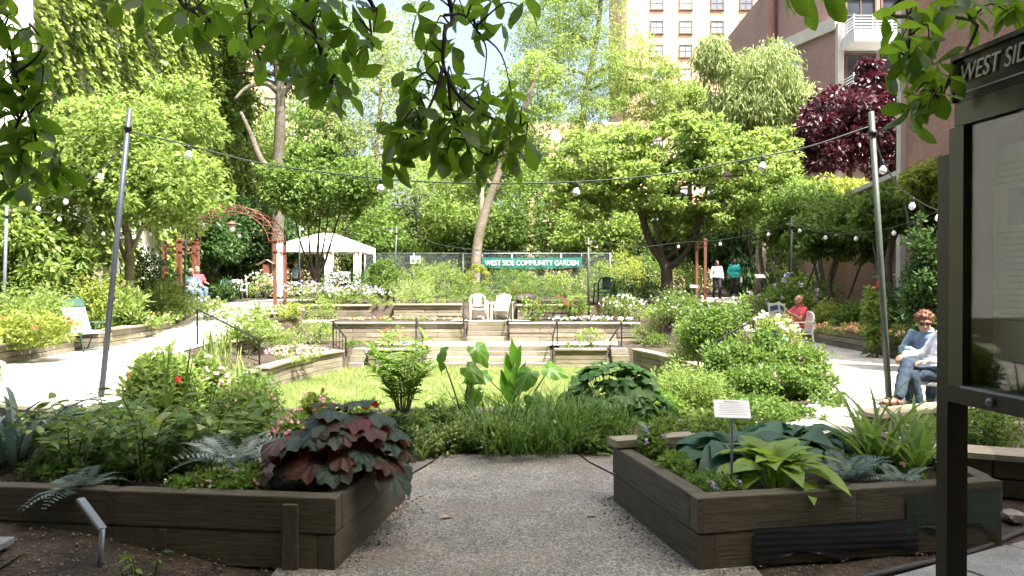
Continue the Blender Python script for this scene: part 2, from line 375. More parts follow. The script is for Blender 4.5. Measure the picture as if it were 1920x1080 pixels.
# ------------------------------------------------------------------ leaves
def tmpl(stations, curl=0.0, fold=0.15, wave=0.0):
    """leaf outline along +y: stations (y, halfwidth); midrib plus two sides"""
    vs, fs = [], []
    for i, (y, wv) in enumerate(stations):
        z = -curl * y * y + wave * math.sin(i * 2.4)
        vs += [(-wv, y, z + fold * wv), (0, y, z), (wv, y, z + fold * wv)]
    for i in range(len(stations) - 1):
        a = i * 3
        fs += [(a, a + 1, a + 4, a + 3), (a + 1, a + 2, a + 5, a + 4)]
    return np.array(vs, float), fs
T_SMALL = (np.array([(0, 0, 0), (0.27, 0.45, 0.07), (0, 1, -0.05), (-0.27, 0.45, 0.07)], float), [(0, 1, 2), (0, 2, 3)])
T_LANCE = (np.array([(0, 0, 0), (0.12, 0.4, 0.03), (0, 1, -0.12), (-0.12, 0.4, 0.03)], float), [(0, 1, 2), (0, 2, 3)])
T_ROUND = (np.array([(0, 0, 0), (0.42, 0.3, 0.08), (0.36, 0.8, 0.04), (0, 1, -0.03), (-0.36, 0.8, 0.04), (-0.42, 0.3, 0.08)], float), [(0, 1, 2, 3), (0, 3, 4, 5)])
T_PETAL = (np.array([(-0.5, -0.5, 0), (0.5, -0.5, 0.12), (0.5, 0.5, 0), (-0.5, 0.5, 0.12)], float), [(0, 1, 2, 3)])
T_MAG = tmpl([(0, 0.012), (0.12, 0.06), (0.35, 0.165), (0.6, 0.225), (0.8, 0.19), (0.93, 0.09), (1.0, 0.0)], 0.10, 0.22)

def leaf_mesh(name, P, D, S, T, mat, up=None, roll=0.6):
    P = np.asarray(P, float); D = np.asarray(D, float); n = len(P); S = np.broadcast_to(np.asarray(S, float), (n,))
    tv, tf = T
    D = D / (np.linalg.norm(D, axis=1, keepdims=True) + 1e-9)
    U = np.tile(np.array([[0, 0, 1.0]]), (n, 1)) if up is None else np.asarray(up, float).copy()
    U = U + RNG.normal(0, roll, (n, 3))
    X = np.cross(D, U); X /= (np.linalg.norm(X, axis=1, keepdims=True) + 1e-9)
    Z = np.cross(X, D)
    V = P[:, None, :] + S[:, None, None] * (tv[None, :, 0:1] * X[:, None, :] + tv[None, :, 1:2] * D[:, None, :] + tv[None, :, 2:3] * Z[:, None, :])
    k = len(tv); V = V.reshape(-1, 3)
    off = (np.arange(n) * k)
    lens = np.array([len(f) for f in tf]); flat = np.concatenate([np.array(f) for f in tf])
    loops = (off[:, None] + flat[None, :]).reshape(-1)
    ln = np.tile(lens, n); starts = np.concatenate([[0], np.cumsum(ln)[:-1]])
    me = bpy.data.meshes.new(name)
    me.vertices.add(len(V)); me.vertices.foreach_set('co', V.astype(np.float32).reshape(-1))
    me.loops.add(len(loops)); me.loops.foreach_set('vertex_index', loops.astype(np.int32))
    me.polygons.add(len(ln)); me.polygons.foreach_set('loop_start', starts.astype(np.int32))
    me.materials.append(mat); me.update(calc_edges=True)
    return me
def leaf_obj(name, P, D, S, T, mat, parent=None, **kw):
    return link(bpy.data.objects.new(name, leaf_mesh(name, P, D, S, T, mat, **kw)), parent)
def rand_dirs(n):
    d = RNG.normal(0, 1, (n, 3)); return d / np.linalg.norm(d, axis=1, keepdims=True)
def clump_cloud(centers, radii, per, flat=0.7, droop=0.25, up=0.25):
    P, D = [], []
    for c, r in zip(centers, radii):
        n = max(4, int(per)); d = rand_dirs(n); q = RNG.uniform(0.35, 1.0, (n, 1)) ** 0.6
        p = np.array(c) + d * q * r * np.array([1, 1, flat]); P.append(p)
        dd = d * 0.8 + RNG.normal(0, 0.5, (n, 3)); dd[:, 2] += -droop; D.append(dd)
    return np.concatenate(P), np.concatenate(D)

# big single leaves as objects
_lm = {}
def big_leaf_meshes(key, T, mat, variants=4, seed=0):
    if key in _lm: return _lm[key]
    rg = np.random.default_rng(seed + 5); out = []
    for i in range(variants):
        tv, tf = T; v = tv.copy()
        v[:, 2] += -rg.uniform(0.0, 0.16) * v[:, 1] ** 2 + rg.uniform(-0.12, 0.12) * v[:, 0] * v[:, 1]
        v[:, 0] *= rg.uniform(0.88, 1.12); v[:, 2] += 0.035 * np.sin(v[:, 1] * rg.uniform(5, 9) + i) * np.abs(v[:, 0]) * 4
        me = bpy.data.meshes.new('leaf'); me.from_pydata([tuple(x) for x in v], [], tf)
        me.polygons.foreach_set('use_smooth', [True] * len(tf)); me.materials.append(mat); me.update(); out.append(me)
    _lm[key] = out; return out
def place_leaf(meshes, pos, d, size, parent, up=(0, 0, 1), name='leaf', roll=0.5):
    d = Vector(d).normalized(); u = Vector(up) + Vector([random.gauss(0, roll) for _ in range(3)])
    x = d.cross(u)
    if x.length < 1e-3: x = d.cross(Vector((1, 0, 0.1)))
    x.normalize(); z = x.cross(d)
    m = Matrix(((x.x, d.x, z.x, 0), (x.y, d.y, z.y, 0), (x.z, d.z, z.z, 0), (0, 0, 0, 1)))
    m = m @ Matrix.Scale(size, 4); m.translation = Vector(pos)
    o = bpy.data.objects.new(name, random.choice(meshes)); o.matrix_basis = m
    return link(o, parent)

# ================================================================== GROUND
def sstep(a, b, t):
    t = np.clip((np.asarray(t, float) - a) / (b - a), 0, 1); return t * t * (3 - 2 * t)
LAWN = [(-5.2, 12.6), (-5.55, 14.2), (-5.42, 16.0), (-5.35, 17.2), (-5.1, 18.6), (-4.68, 20.0), (-4.55, 21.0), (-3.98, 21.0), (-3.95, 20.62), (-2.5, 20.62), (-2.5, 21.75), (1.15, 21.75), (1.15, 20.62),
        (2.62, 20.62), (2.65, 21.0), (3.3, 21.0), (3.4, 20.3), (3.85, 18.8), (4.15, 17.2), (4.3, 15.8), (4.2, 14.0), (3.4, 12.6)]
MID = [(-6.2, 12.9), (-7.2, 15.5), (-7.25, 18.6), (-6.95, 20.5), (-6.5, 22.4), (-6.5, 23.55), (-1.5, 23.55), (-1.5, 24.45), (-0.1, 24.45), (-0.1, 23.55), (4.3, 23.55), (4.9, 21), (5.0, 15.0), (4.4, 12.9)]
UPP = [(-7.3, 23.5), (4.9, 23.5), (4.9, 25.68), (-7.3, 25.68)]
def inpoly(x, y, poly):
    r = np.zeros(np.shape(x), bool); n = len(poly)
    for i in range(n):
        x1, y1 = poly[i]; x2, y2 = poly[(i + 1) % n]
        c = ((y1 > y) != (y2 > y)) & (x < (x2 - x1) * (y - y1) / ((y2 - y1) + 1e-12) + x1); r ^= c
    return r
def grow(poly, d):
    cx = sum(p[0] for p in poly) / len(poly); cyy = sum(p[1] for p in poly) / len(poly)
    return [(p[0] + d * (1 if p[0] > cx else -1), p[1] + (d if p[1] > cyy else -d)) for p in poly]
LAWN_G = grow(LAWN, 0.12)
def height(x, y):
    x = np.asarray(x, float); y = np.asarray(y, float)
    z = 0.8 * sstep(18, 27, y) * (1 - 0.0 * x)
    front = -0.72 * sstep(9.2, 12.4, y) * (1 - sstep(13.5, 14.5, y)) * (1 - sstep(3.3, 4.8, np.abs(x + 0.7)))
    z = z + front
    z = z + 0.14 * sstep(6.5, 7.3, y) * (1 - sstep(8.3, 9.8, y)) * (1 - sstep(1.2, 1.8, np.abs(x)))
    z = z + 0.21 * (1 - sstep(-3.0, -1.25, x)) * (1 - sstep(4.3, 5.0, y)) * sstep(2.0, 3.2, y)
    z = np.where(inpoly(x, y, UPP), 0.28, z)
    z = np.where(inpoly(x, y, MID), -0.30, z)
    z = np.where(inpoly(x, y, LAWN_G), -0.80, z)
    return z
def H(x, y): return float(height(np.array([x]), np.array([y]))[0])

xs = np.concatenate([[-600, -300, -120, -60, -35, -24, -19], np.arange(-16, 16.01, 0.2), [19, 24, 35, 60, 120, 300, 600]])
ys = np.concatenate([[-60, -25, -12, -6, -4], np.arange(-3, 30.01, 0.2), np.arange(30.5, 50, 0.8), [54, 60, 75, 100, 160, 300, 700]])
gx, gy = np.meshgrid(xs, ys); gz = height(gx, gy)
rough = RNG.normal(0, 0.008, gz.shape); flat_ = inpoly(gx, gy, LAWN_G); gz = gz + np.where(flat_, 0, rough) - 0.012
gv = np.stack([gx.ravel(), gy.ravel(), gz.ravel()], 1); nx = len(xs); ny = len(ys)
ii = (np.arange(ny - 1)[:, None] * nx + np.arange(nx - 1)[None, :]).ravel()
gf = np.stack([ii, ii + 1, ii + nx + 1, ii + nx], 1)
me = bpy.data.meshes.new('ground'); me.from_pydata([tuple(v) for v in gv], [], [tuple(int(a) for a in f) for f in gf])
me.polygons.foreach_set('use_smooth', [True] * len(me.polygons)); me.materials.append(M['soil']); me.update()
ground = link(bpy.data.objects.new('ground', me)); tag(ground, kind='structure')

def sheet(name, poly, dz, mat, parent=None, flat=None, step=0.35, kind='structure'):
    """sheet draped on the terrain: clipped grid cells of a polygon"""
    bm = bmesh.new(); vs = [bm.verts.new((p[0], p[1], 0)) for p in poly]; bm.faces.new(vs)
    x0, x1 = min(p[0] for p in poly), max(p[0] for p in poly); y0, y1 = min(p[1] for p in poly), max(p[1] for p in poly)
    for ax, a, b in ((0, x0, x1), (1, y0, y1)):
        k = a + step
        while k < b:
            co = (k, 0, 0) if ax == 0 else (0, k, 0); no = (1, 0, 0) if ax == 0 else (0, 1, 0)
            bmesh.ops.bisect_plane(bm, geom=bm.verts[:] + bm.edges[:] + bm.faces[:], plane_co=co, plane_no=no); k += step
    for v in bm.verts: v.co.z = (H(v.co.x, v.co.y) if flat is None else flat) + dz
    bmesh.ops.recalc_face_normals(bm, faces=bm.faces[:])
    if bm.faces and sum(f.normal.z for f in bm.faces) < 0: bmesh.ops.reverse_faces(bm, faces=bm.faces[:])
    me = bpy.data.meshes.new(name); bm.to_mesh(me); bm.free(); me.materials.append(mat)
    o = link(bpy.data.objects.new(name, me), parent)
    if kind: tag(o, kind=kind)
    return o
def strip(name, line, widths, dz, mat):
    c = catmull([(p[0], p[1], 0) for p in line], 6); m = len(c); vs, fs = [], []; K = 7
    for i, p in enumerate(c):
        t = (c[min(i + 1, m - 1)] - c[max(i - 1, 0)]).normalized(); nrm = Vector((t.y, -t.x, 0))
        f = i / (m - 1) * (len(widths) - 1); j = min(int(f), len(widths) - 2); wd = widths[j] + (widths[j + 1] - widths[j]) * (f - j)
        for k in range(K):
            q = p + nrm * wd * (k / (K - 1) - 0.5); vs.append((q.x, q.y, H(q.x, q.y) + dz))
    for i in range(m - 1):
        for k in range(K - 1): fs.append((i * K + k, i * K + k + 1, (i + 1) * K + k + 1, (i + 1) * K + k))
    me = bpy.data.meshes.new(name); me.from_pydata(vs, [], fs); me.materials.append(mat); me.update()
    wo_ = tag(link(bpy.data.objects.new(name, me)), kind='structure'); acc = 0.0
    for i in range(1, m - 1):
        acc += (c[i] - c[i - 1]).length
        if acc > 1.5:
            acc = 0.0; A = [Vector(vs[i * K + k]) for k in range(K)]; tt = (Vector(vs[(i + 1) * K]) - Vector(vs[i * K])).normalized() * 0.009
            MB().add([a - tt + Vector((0, 0, 0.003)) for a in A] + [a + tt + Vector((0, 0, 0.003)) for a in A], [(k, k + 1, K + k + 1, K + k) for k in range(K - 1)]).build('joint', M['soil'], wo_)
    return wo_

path = sheet('path', [(-1.35, -1.5), (1.45, -1.5), (1.35, 4.2), (1.05, 5.5), (0.60, 6.72), (-0.64, 6.72), (-1.0, 5.5), (-1.3, 4.2)], 0.010, M['path'], step=0.5)
sheet('slab', [(-1.04, 5.5), (-0.655, 6.72), (-2.0, 7.7), (-2.9, 6.6)], 0.013, M['slab'], path, kind=None)
sheet('slab', [(1.09, 5.5), (2.9, 6.6), (2.0, 7.5), (0.615, 6.72)], 0.013, M['slab'], path, kind=None)
strip('walkway_left', [(-2.4, 7.1), (-4.6, 9.0), (-6.9, 11.0), (-8.3, 13.8), (-8.7, 17), (-8.75, 20), (-8.9, 23), (-9.2, 26), (-9.5, 30), (-9.6, 33)], [1.9, 2.6, 2.5, 2.1, 1.9, 2.0], 0.014, M['walk'])
strip('walkway_right', [(2.4, 7.0), (4.5, 8.8), (5.6, 11), (6.5, 14), (7.05, 17), (7.1, 20), (7.3, 24), (7.9, 28), (8.9, 32), (10.0, 36)], [1.8, 2.2, 1.9, 1.5, 1.5, 1.6], 0.016, M['walk'])
sheet('terrace_walk', [(-3.95, 21.9), (3.1, 21.9), (3.3, 23.36), (-4.3, 23.36)], 0.02, M['walk'], flat=-0.30)
sheet('terrace_walk', [(-2.0, 24.5), (0.6, 24.5), (0.6, 25.1), (-2.0, 25.1)], 0.02, M['walk'], flat=0.28)
sheet('terrace_walk', [(-6.9, 23.75), (-5.9, 23.75), (-5.9, 25.3), (-6.9, 25.3)], 0.02, M['walk'], flat=0.28)
lawn = sheet('lawn', LAWN, 0.012, M['lawn'], flat=-0.80, step=1.0)
n = 95000
gxp = RNG.uniform(-5.6, 4.35, n); gyp = RNG.uniform(12.6, 20.6, n); k = inpoly(gxp, gyp, LAWN) & (np.sin(gxp * 1.7 + 1.3 * np.sin(gyp * 1.1)) * np.sin(gyp * 2.3 + gxp) + RNG.normal(0, 0.5, n) > -0.75); gxp, gyp = gxp[k], gyp[k]; n = len(gxp)
T_BLADE = (np.array([(-0.07, 0, 0), (0.07, 0, 0), (0, 1, 0.15)], float), [(0, 1, 2)])
dd = RNG.normal(0, 0.45, (n, 3)); dd[:, 2] = 1
o = leaf_obj('grass', np.stack([gxp, gyp, np.full(n, -0.79)], 1), dd, RNG.uniform(0.05, 0.11, n), T_BLADE, G['grassg'], roll=2.0)
tag(o, 'short mown grass covering the sunken lawn circle', 'grass', kind='stuff')

# slate pavers and black edging by the notice board
pv = tag(sheet('pavement', [(1.7, 1.5), (6.5, 1.5), (6.5, 6.4), (3.25, 4.66), (1.93, 3.98)], 0.012, M['soil_litter']), kind='structure')
e0 = Vector((1.93, 3.98, 0)); ed = (Vector((3.25, 4.66, 0)) - e0).normalized(); en = Vector((ed.y, -ed.x, 0))
for i in range(7):
    for j in range(4):
        c = e0 + ed * (-0.45 + i * 0.62 + 0.2 * (j % 2)) + en * (0.30 + j * 0.46)
        b = beam('paver', (c - ed * 0.30) + Vector((0, 0, 0.02 + 0.006 * random.random())), (c + ed * 0.30) + Vector((0, 0, 0.02 + 0.006 * random.random())), 0.445, 0.03, M['paver'], pv)
hs = MB().tube([e0 + ed * t + Vector((0, 0, 0.025 + 0.008 * math.sin(t * 5))) + en * 0.03 * math.sin(t * 3) for t in np.linspace(-0.3, 3.6, 30)], 0.02, 8)
tag(hs.build('edging_strip', M['black_hose']), 'thin black plastic edging strip along the slate pavers', 'edging')
pl = tag(sheet('pavement', [(-4.2, 2.6), (-2.45, 2.6), (-2.55, 3.9), (-4.2, 4.0)], 0.008, M['soil_litter']), kind='structure')
for i in range(3):
    for j in range(3):
        x = -2.85 - i * 0.5; y = 3.72 - j * 0.46; z = H(x, y) + 0.02
        beam('paver', (x - 0.23, y, z), (x + 0.23, y, z + 0.01), 0.43, 0.03, M['paver'], pl)

# loose stones on the bare soil
def pebbles(name, label, pts, smin, smax):
    n = len(pts); oc = np.array([(1, 0, 0), (0, 1, 0), (-1, 0, 0), (0, -1, 0), (0, 0, 0.7), (0, 0, -0.7)], float); of = [(0, 1, 4), (1, 2, 4), (2, 3, 4), (3, 0, 4), (1, 0, 5), (2, 1, 5), (3, 2, 5), (0, 3, 5)]
    S = RNG.uniform(smin, smax, n)
    o = leaf_obj(name, pts, rand_dirs(n), S, (oc, of), M['stone'], roll=1.5); return tag(o, label, 'gravel', kind='stuff')
pp = []
for _ in range(1900):
    s = random.random()
    if s < 0.45: x, y = random.uniform(-3.6, -1.15), random.uniform(3.3, 4.25)
    elif s < 0.8: x, y = random.uniform(1.1, 3.6), random.uniform(3.7, 4.7)
    else:
        sg = random.choice((-1, 1)); t = random.random(); x = sg * (1.0 - 0.25 * t) - sg * abs(random.gauss(0, 0.09)); y = 4.1 + 1.4 * t
    pp.append((x, y, H(x, y) + 0.012))
pebbles('gravel', 'loose small stones scattered on the bare soil by the planters', pp, 0.003, 0.013)

lp = []
for _ in range(420):
    s = random.choice((-1, 1)); t = random.random()
    x = s * (1.0 - 0.25 * t) - s * abs(random.gauss(0, 0.10)) if random.random() < 0.6 else random.uniform(-0.9, 0.9); y = 4.0 + 2.6 * t if abs(x) < 0.75 else 4.0 + 1.5 * t
    lp.append((x, y, 0.016))
tag(leaf_obj('litter', lp, RNG.normal(0, 1, (len(lp), 3)) * np.array([1, 1, 0.05]), RNG.uniform(0.008, 0.028, len(lp)), T_SMALL, G['dry'], roll=0.15), 'tiny dry leaf bits scattered over the entrance path', 'litter', kind='stuff')

# ================================================================== TIMBER WALLS
def timber_wall(label, pts, z0, z1, courses, mat='timber', cap=True, thick=0.2, seglen=1.25, name='timber_wall', group='timber retaining walls', gap=0.008):
    pts = [Vector((p[0], p[1], 0)) for p in pts]
    mid = pts[len(pts) // 2]; root = thing(name, label, 'wall', (mid.x, mid.y, z0), group)
    hgt = (z1 - z0 - (0.05 if cap else 0)) / courses
    segs = [(pts[i], pts[i + 1]) for i in range(len(pts) - 1)]
    for ci in range(courses):
        for a, b in segs:
            L = (b - a).length; k = max(1, round(L / seglen)); cuts = [0.0]
            for q in range(1, k): cuts.append((q + (0.28 if ci % 2 else -0.1)) / k)
            cuts.append(1.0)
            for u, v in zip(cuts[:-1], cuts[1:]):
                d = (b - a).normalized() * 0.004; jit = random.uniform(-0.014, 0.014); nn = Vector((-(b - a).y, (b - a).x, 0)).normalized() * jit
                zc = z0 + hgt * (ci + 0.5)
                beam('timber', a.lerp(b, u) + d + nn + Vector((0, 0, zc)), a.lerp(b, v) - d + nn + Vector((0, 0, zc)), thick, hgt - gap - random.uniform(0, 0.008), M[mat], root)
    if cap:
        for a, b in segs:
            L = (b - a).length; k = max(1, round(L / 2.2)); e = (b - a).normalized() * 0.02
            for q in range(k):
                beam('cap_board', a.lerp(b, q / k) - e * (q == 0) + Vector((0, 0, z1 - 0.022 + 0.003 * (q % 2))), a.lerp(b, (q + 1) / k) + e * (q == k - 1) + Vector((0, 0, z1 - 0.022 + 0.003 * (q % 2))), thick + 0.12, 0.045, M['cap'], root)
    return root
ZL, ZM, ZU = -0.80, -0.30, 0.28
timber_wall('curved timber wall along the left side of the lawn', [(-5.35, 16.0), (-5.3, 17.2), (-5.05, 18.6), (-4.62, 19.95)], ZL, -0.24, 4)
timber_wall('low timber wall curving in front of the left handrail beside the lawn', [(-5.5, 15.72), (-5.62, 14.4), (-5.3, 12.9)], ZL, -0.26, 4)
timber_wall('short timber wall left of the wide lawn steps', [(-3.95, 20.6), (-2.52, 20.6)], ZL, -0.26, 4)
timber_wall('short timber wall right of the wide lawn steps', [(1.18, 20.6), (2.6, 20.6)], ZL, -0.26, 4)
timber_wall('curved timber wall along the right side of the lawn', [(3.38, 20.35), (3.82, 18.8), (4.12, 17.2), (4.28, 15.7)], ZL, -0.24, 4)
timber_wall('long middle terrace timber wall left of the narrow steps', [(-6.0, 23.5), (-3.8, 23.52), (-1.52, 23.5)], ZM, 0.30, 4)
timber_wall('long middle terrace timber wall right of the narrow steps', [(-0.08, 23.5), (2.0, 23.52), (4.0, 23.45)], ZM, 0.30, 4)
timber_wall('upper terrace timber wall segment nearest the red arch', [(-7.0, 25.6), (-4.85, 25.6)], ZU, 0.79, 4)
timber_wall('upper terrace timber wall segment just left of the white chairs', [(-4.05, 25.6), (-1.72, 25.6)], ZU, 0.82, 4)
timber_wall('upper terrace timber wall segment right of the white chairs', [(0.18, 25.6), (2.1, 25.6)], ZU, 0.80, 4)
timber_wall('timber wall behind the bed below the left handrail', [(-7.25, 18.7), (-7.0, 20.5), (-6.62, 22.3)], ZM, 0.08, 3)
timber_wall('timber planter wall in front of the folding chair on the left', [(-9.75, 13.75), (-9.95, 16.8)], 0.0, 0.42, 3)
timber_wall('timber planter wall beyond the folding chair on the left', [(-9.72, 17.95), (-9.82, 21.3)], 0.0, 0.46, 3)
timber_wall('timber planter end wall behind the folding chair seat', [(-11.4, 18.05), (-9.85, 17.9)], 0.0, 0.42, 3)
timber_wall('timber planter corner at the far left edge of the walkway', [(-8.15, 11.75), (-9.4, 13.1)], 0.0, 0.30, 2)
timber_wall('low timber wall by the walkway leading to the red arch', [(-8.1, 22.6), (-7.3, 23.3)], 0.1, 0.62, 3)
timber_wall('timber planter wall of the pansy bed beside the right walkway', [(7.86, 19.8), (7.92, 18.0), (8.0, 16.25)], 0.0, 0.47, 3)
timber_wall('timber planter end wall right of the pansy bed', [(8.12, 16.15), (9.7, 15.3)], 0.0, 0.44, 3)
timber_wall('short timber planter wall behind the seated couple', [(7.6, 14.2), (9.2, 13.4)], 0.0, 0.36, 2)
timber_wall('low dark timber wall at the feet of the seated couple', [(3.75, 7.85), (4.6, 8.25), (6.6, 9.2)], 0.0, 0.22, 1, mat='dark_timber')
timber_wall('dark timber planter wall running behind the notice board post', [(2.75, 6.0), (3.6, 5.6), (5.6, 4.75)], 0.0, 0.33, 2, mat='dark_timber')
timber_wall('low timber kerb between the near bed and the left walkway', [(-8.0, 9.9), (-6.2, 9.0), (-4.6, 8.35), (-3.3, 8.15)], -0.02, 0.16, 1, mat='dark_timber')
timber_wall('low timber kerb at the front edge of the lawn', [(-4.9, 12.5), (-3.2, 11.9), (-1.4, 11.75)], -0.72, -0.5, 1, mat='dark_timber')

def steps(label, x0, x1, y0, y1, z0, z1, n):
    root = thing('timber_steps', label, 'steps', ((x0 + x1) / 2, y0, z0), 'amphitheatre steps'); d = (y1 - y0) / n; rise = (z1 - z0) / n
    for i in range(n):
        z = z0 + rise * (i + 0.5); yf = y0 + d * i
        k = max(1, round((x1 - x0) / 1.9))
        for q in range(k):
            a = x0 + (x1 - x0) * q / k + 0.003; b = x0 + (x1 - x0) * (q + 1) / k - 0.003
            beam('riser', (a, yf + 0.06 + random.uniform(-0.006, 0.006), z), (b, yf + 0.06 + random.uniform(-0.006, 0.006), z), 0.12, rise - 0.006, M['timber'], root)
        MB().box(((x0 + x1) / 2, yf + 0.12 + d / 2, z - 0.01), (x1 - x0 - 0.02, d + 0.0, rise - 0.002)).build('tread', M['walk'], root)
    return root
steps('wide timber steps rising from the lawn between the two black handrails', -2.42, 1.08, 20.58, 21.75, ZL + 0.01, ZM + 0.03, 4)
steps('narrow timber steps below the two white chairs', -1.42, -0.18, 23.42, 24.4, ZM + 0.01, ZU + 0.02, 4)
steps('small timber steps in the left corner of the lawn', -4.45, -4.08, 20.25, 20.98, ZL + 0.01, ZM + 0.02, 3)
steps('small timber steps in the right corner of the lawn', 2.76, 3.24, 20.3, 20.98, ZL + 0.01, ZM + 0.02, 3)
steps('short timber steps at the left end of the middle terrace', -6.9, -6.25, 23.0, 23.7, ZM + 0.01, ZU + 0.02, 3)

# ------------------------------------------------------------------ the two raised beds in front
def raised_bed(label, corners, ztop, name='raised_bed', zbase=None):
    root = thing(name, label, 'planter', (corners[1][0], corners[1][1], 0), 'raised timber beds by the entrance path')
    n = len(corners); C = [Vector((c[0], c[1], 0)) for c in corners]; hgt = ztop / 2
    for i in range(n):
        a, b = C[i], C[(i + 1) % n]; d = (b - a).normalized(); inn = Vector((-d.y, d.x, 0))
        for ci in range(2):
            ea = eb = 0.107 if (i + ci) % 2 == 0 else 0.0
            L = (b - a).length; k = 1 if L < 1.9 else 2
            for q in range(k):
                u, v = a.lerp(b, q / k), a.lerp(b, (q + 1) / k)
                if q == 0: u = u + d * ea
                else: u = u + d * 0.003
                if q == k - 1: v = v - d * eb
                off = inn * 0.051 + Vector((0, 0, hgt * (ci + 0.5))) + inn * (0.004 if ci == 0 else 0)
                beam('timber', u + off, v + off, 0.105, hgt - 0.006, M['dark_timber'], root)
    xs_ = [c[0] for c in corners]; ys_ = [c[1] for c in corners]; cx = sum(xs_) / n; cyy = sum(ys_) / n
    poly = [(cx + (c[0] - cx) * 0.965, cyy + (c[1] - cyy) * 0.94) for c in corners]
    s = sheet('soil', poly, 0.0, M['soil_litter'], root, flat=ztop - 0.09, step=0.12, kind=None)
    for v in s.data.vertices: v.co.z += random.uniform(-0.015, 0.02)
    return root
LB = raised_bed('dark timber raised bed left of the entrance path', [(-3.6, 4.40), (-0.97, 4.09), (-0.77, 5.42), (-3.5, 5.95)], 0.41)
RB = raised_bed('dark timber raised bed right of the entrance path', [(1.02, 4.09), (2.94, 4.46), (2.95, 5.95), (0.73, 5.40)], 0.41)
# stakes nailed on the left bed, sheeting on the right bed, spare cap board
def face_pt(a, b, t, out): # point on the front face between corners
    a, b = Vector((a[0], a[1], 0)), Vector((b[0], b[1], 0)); d = (b - a).normalized(); return a.lerp(b, t) + Vector((d.y, -d.x, 0)) * out
p = face_pt((-3.6, 4.40), (-0.97, 4.09), 0.905, 0.018); beam('stake', p + Vector((0, 0, 0.0)), p + Vector((0, 0, 0.37)), 0.035, 0.085, M['dark_timber'], LB)
p = face_pt((-3.6, 4.40), (-0.97, 4.09), 0.62, 0.012); beam('stake', p + Vector((0, 0, 0.0)), p + Vector((0, 0, 0.20)), 0.025, 0.04, M['dark_timber'], LB)
A0, A1 = (1.02, 4.09), (2.94, 4.46)
def wavy_sheet(t0, t1, zlo, zhi, out, amp, mat, name, parent, seed):
    rg = random.Random(seed); vs, fs = [], []; nu, nv = 22, 14
    for i in range(nu + 1):
        for j in range(nv + 1):
            t = t0 + (t1 - t0) * i / nu; zz = zlo + (zhi - zlo) * j / nv - 0.025 * math.sin(i * 0.6 + seed) * (j == 0)
            q = face_pt(A0, A1, t, out + amp * (0.5 + 0.5 * math.sin(j * 2.1 + 0.25 * i)) + rg.uniform(0, 0.004)); vs.append((q.x, q.y, zz))
    for i in range(nu):
        for j in range(nv): fs.append((i * (nv + 1) + j, (i + 1) * (nv + 1) + j, (i + 1) * (nv + 1) + j + 1, i * (nv + 1) + j + 1))
    MB().add(vs, fs, True).build(name, mat, parent)
wavy_sheet(0.17, 0.70, 0.05, 0.215, 0.008, 0.005, M['plastic_sheet'], 'plastic_sheet', RB, 1)
wavy_sheet(0.66, 0.985, 0.14, 0.36, 0.009, 0.003, M['green_sheet'], 'plastic_sheet', RB, 2)
beam('cap_board', (0.72, 5.36, 0.440), (1.35, 5.55, 0.440), 0.16, 0.055, M['cap'], RB)

# ================================================================== BUILDINGS
def prism(name, pts, z0, z1, mat, parent=None, top=True):
    n = len(pts); vs = [(p[0], p[1], z0) for p in pts] + [(p[0], p[1], z1) for p in pts]
    fs = [(i, (i + 1) % n, n + (i + 1) % n, n + i) for i in range(n)]
    fs += [tuple(range(n, 2 * n)), tuple(range(n - 1, -1, -1))]
    me = bpy.data.meshes.new(name); me.from_pydata(vs, [], fs); uv = me.uv_layers.new(name='UVMap'); d = 0.0
    for pi, p in enumerate(me.polygons):
        if pi < n:
            L = (Vector(vs[pi]) - Vector(vs[(pi + 1) % n])).length; c = [(d, z0), (d + L, z0), (d + L, z1), (d, z1)]; d += L
            for k, li in enumerate(p.loop_indices): uv.data[li].uv = c[k]
        else:
            for li in p.loop_indices: v = vs[me.loops[li].vertex_index]; uv.data[li].uv = (v[0], v[1])
    me.materials.append(mat); me.update()
    bm = bmesh.new(); bm.from_mesh(me); bmesh.ops.recalc_face_normals(bm, faces=bm.faces[:]); bm.to_mesh(me); bm.free()
    return link(bpy.data.objects.new(name, me), parent)
_win = {}
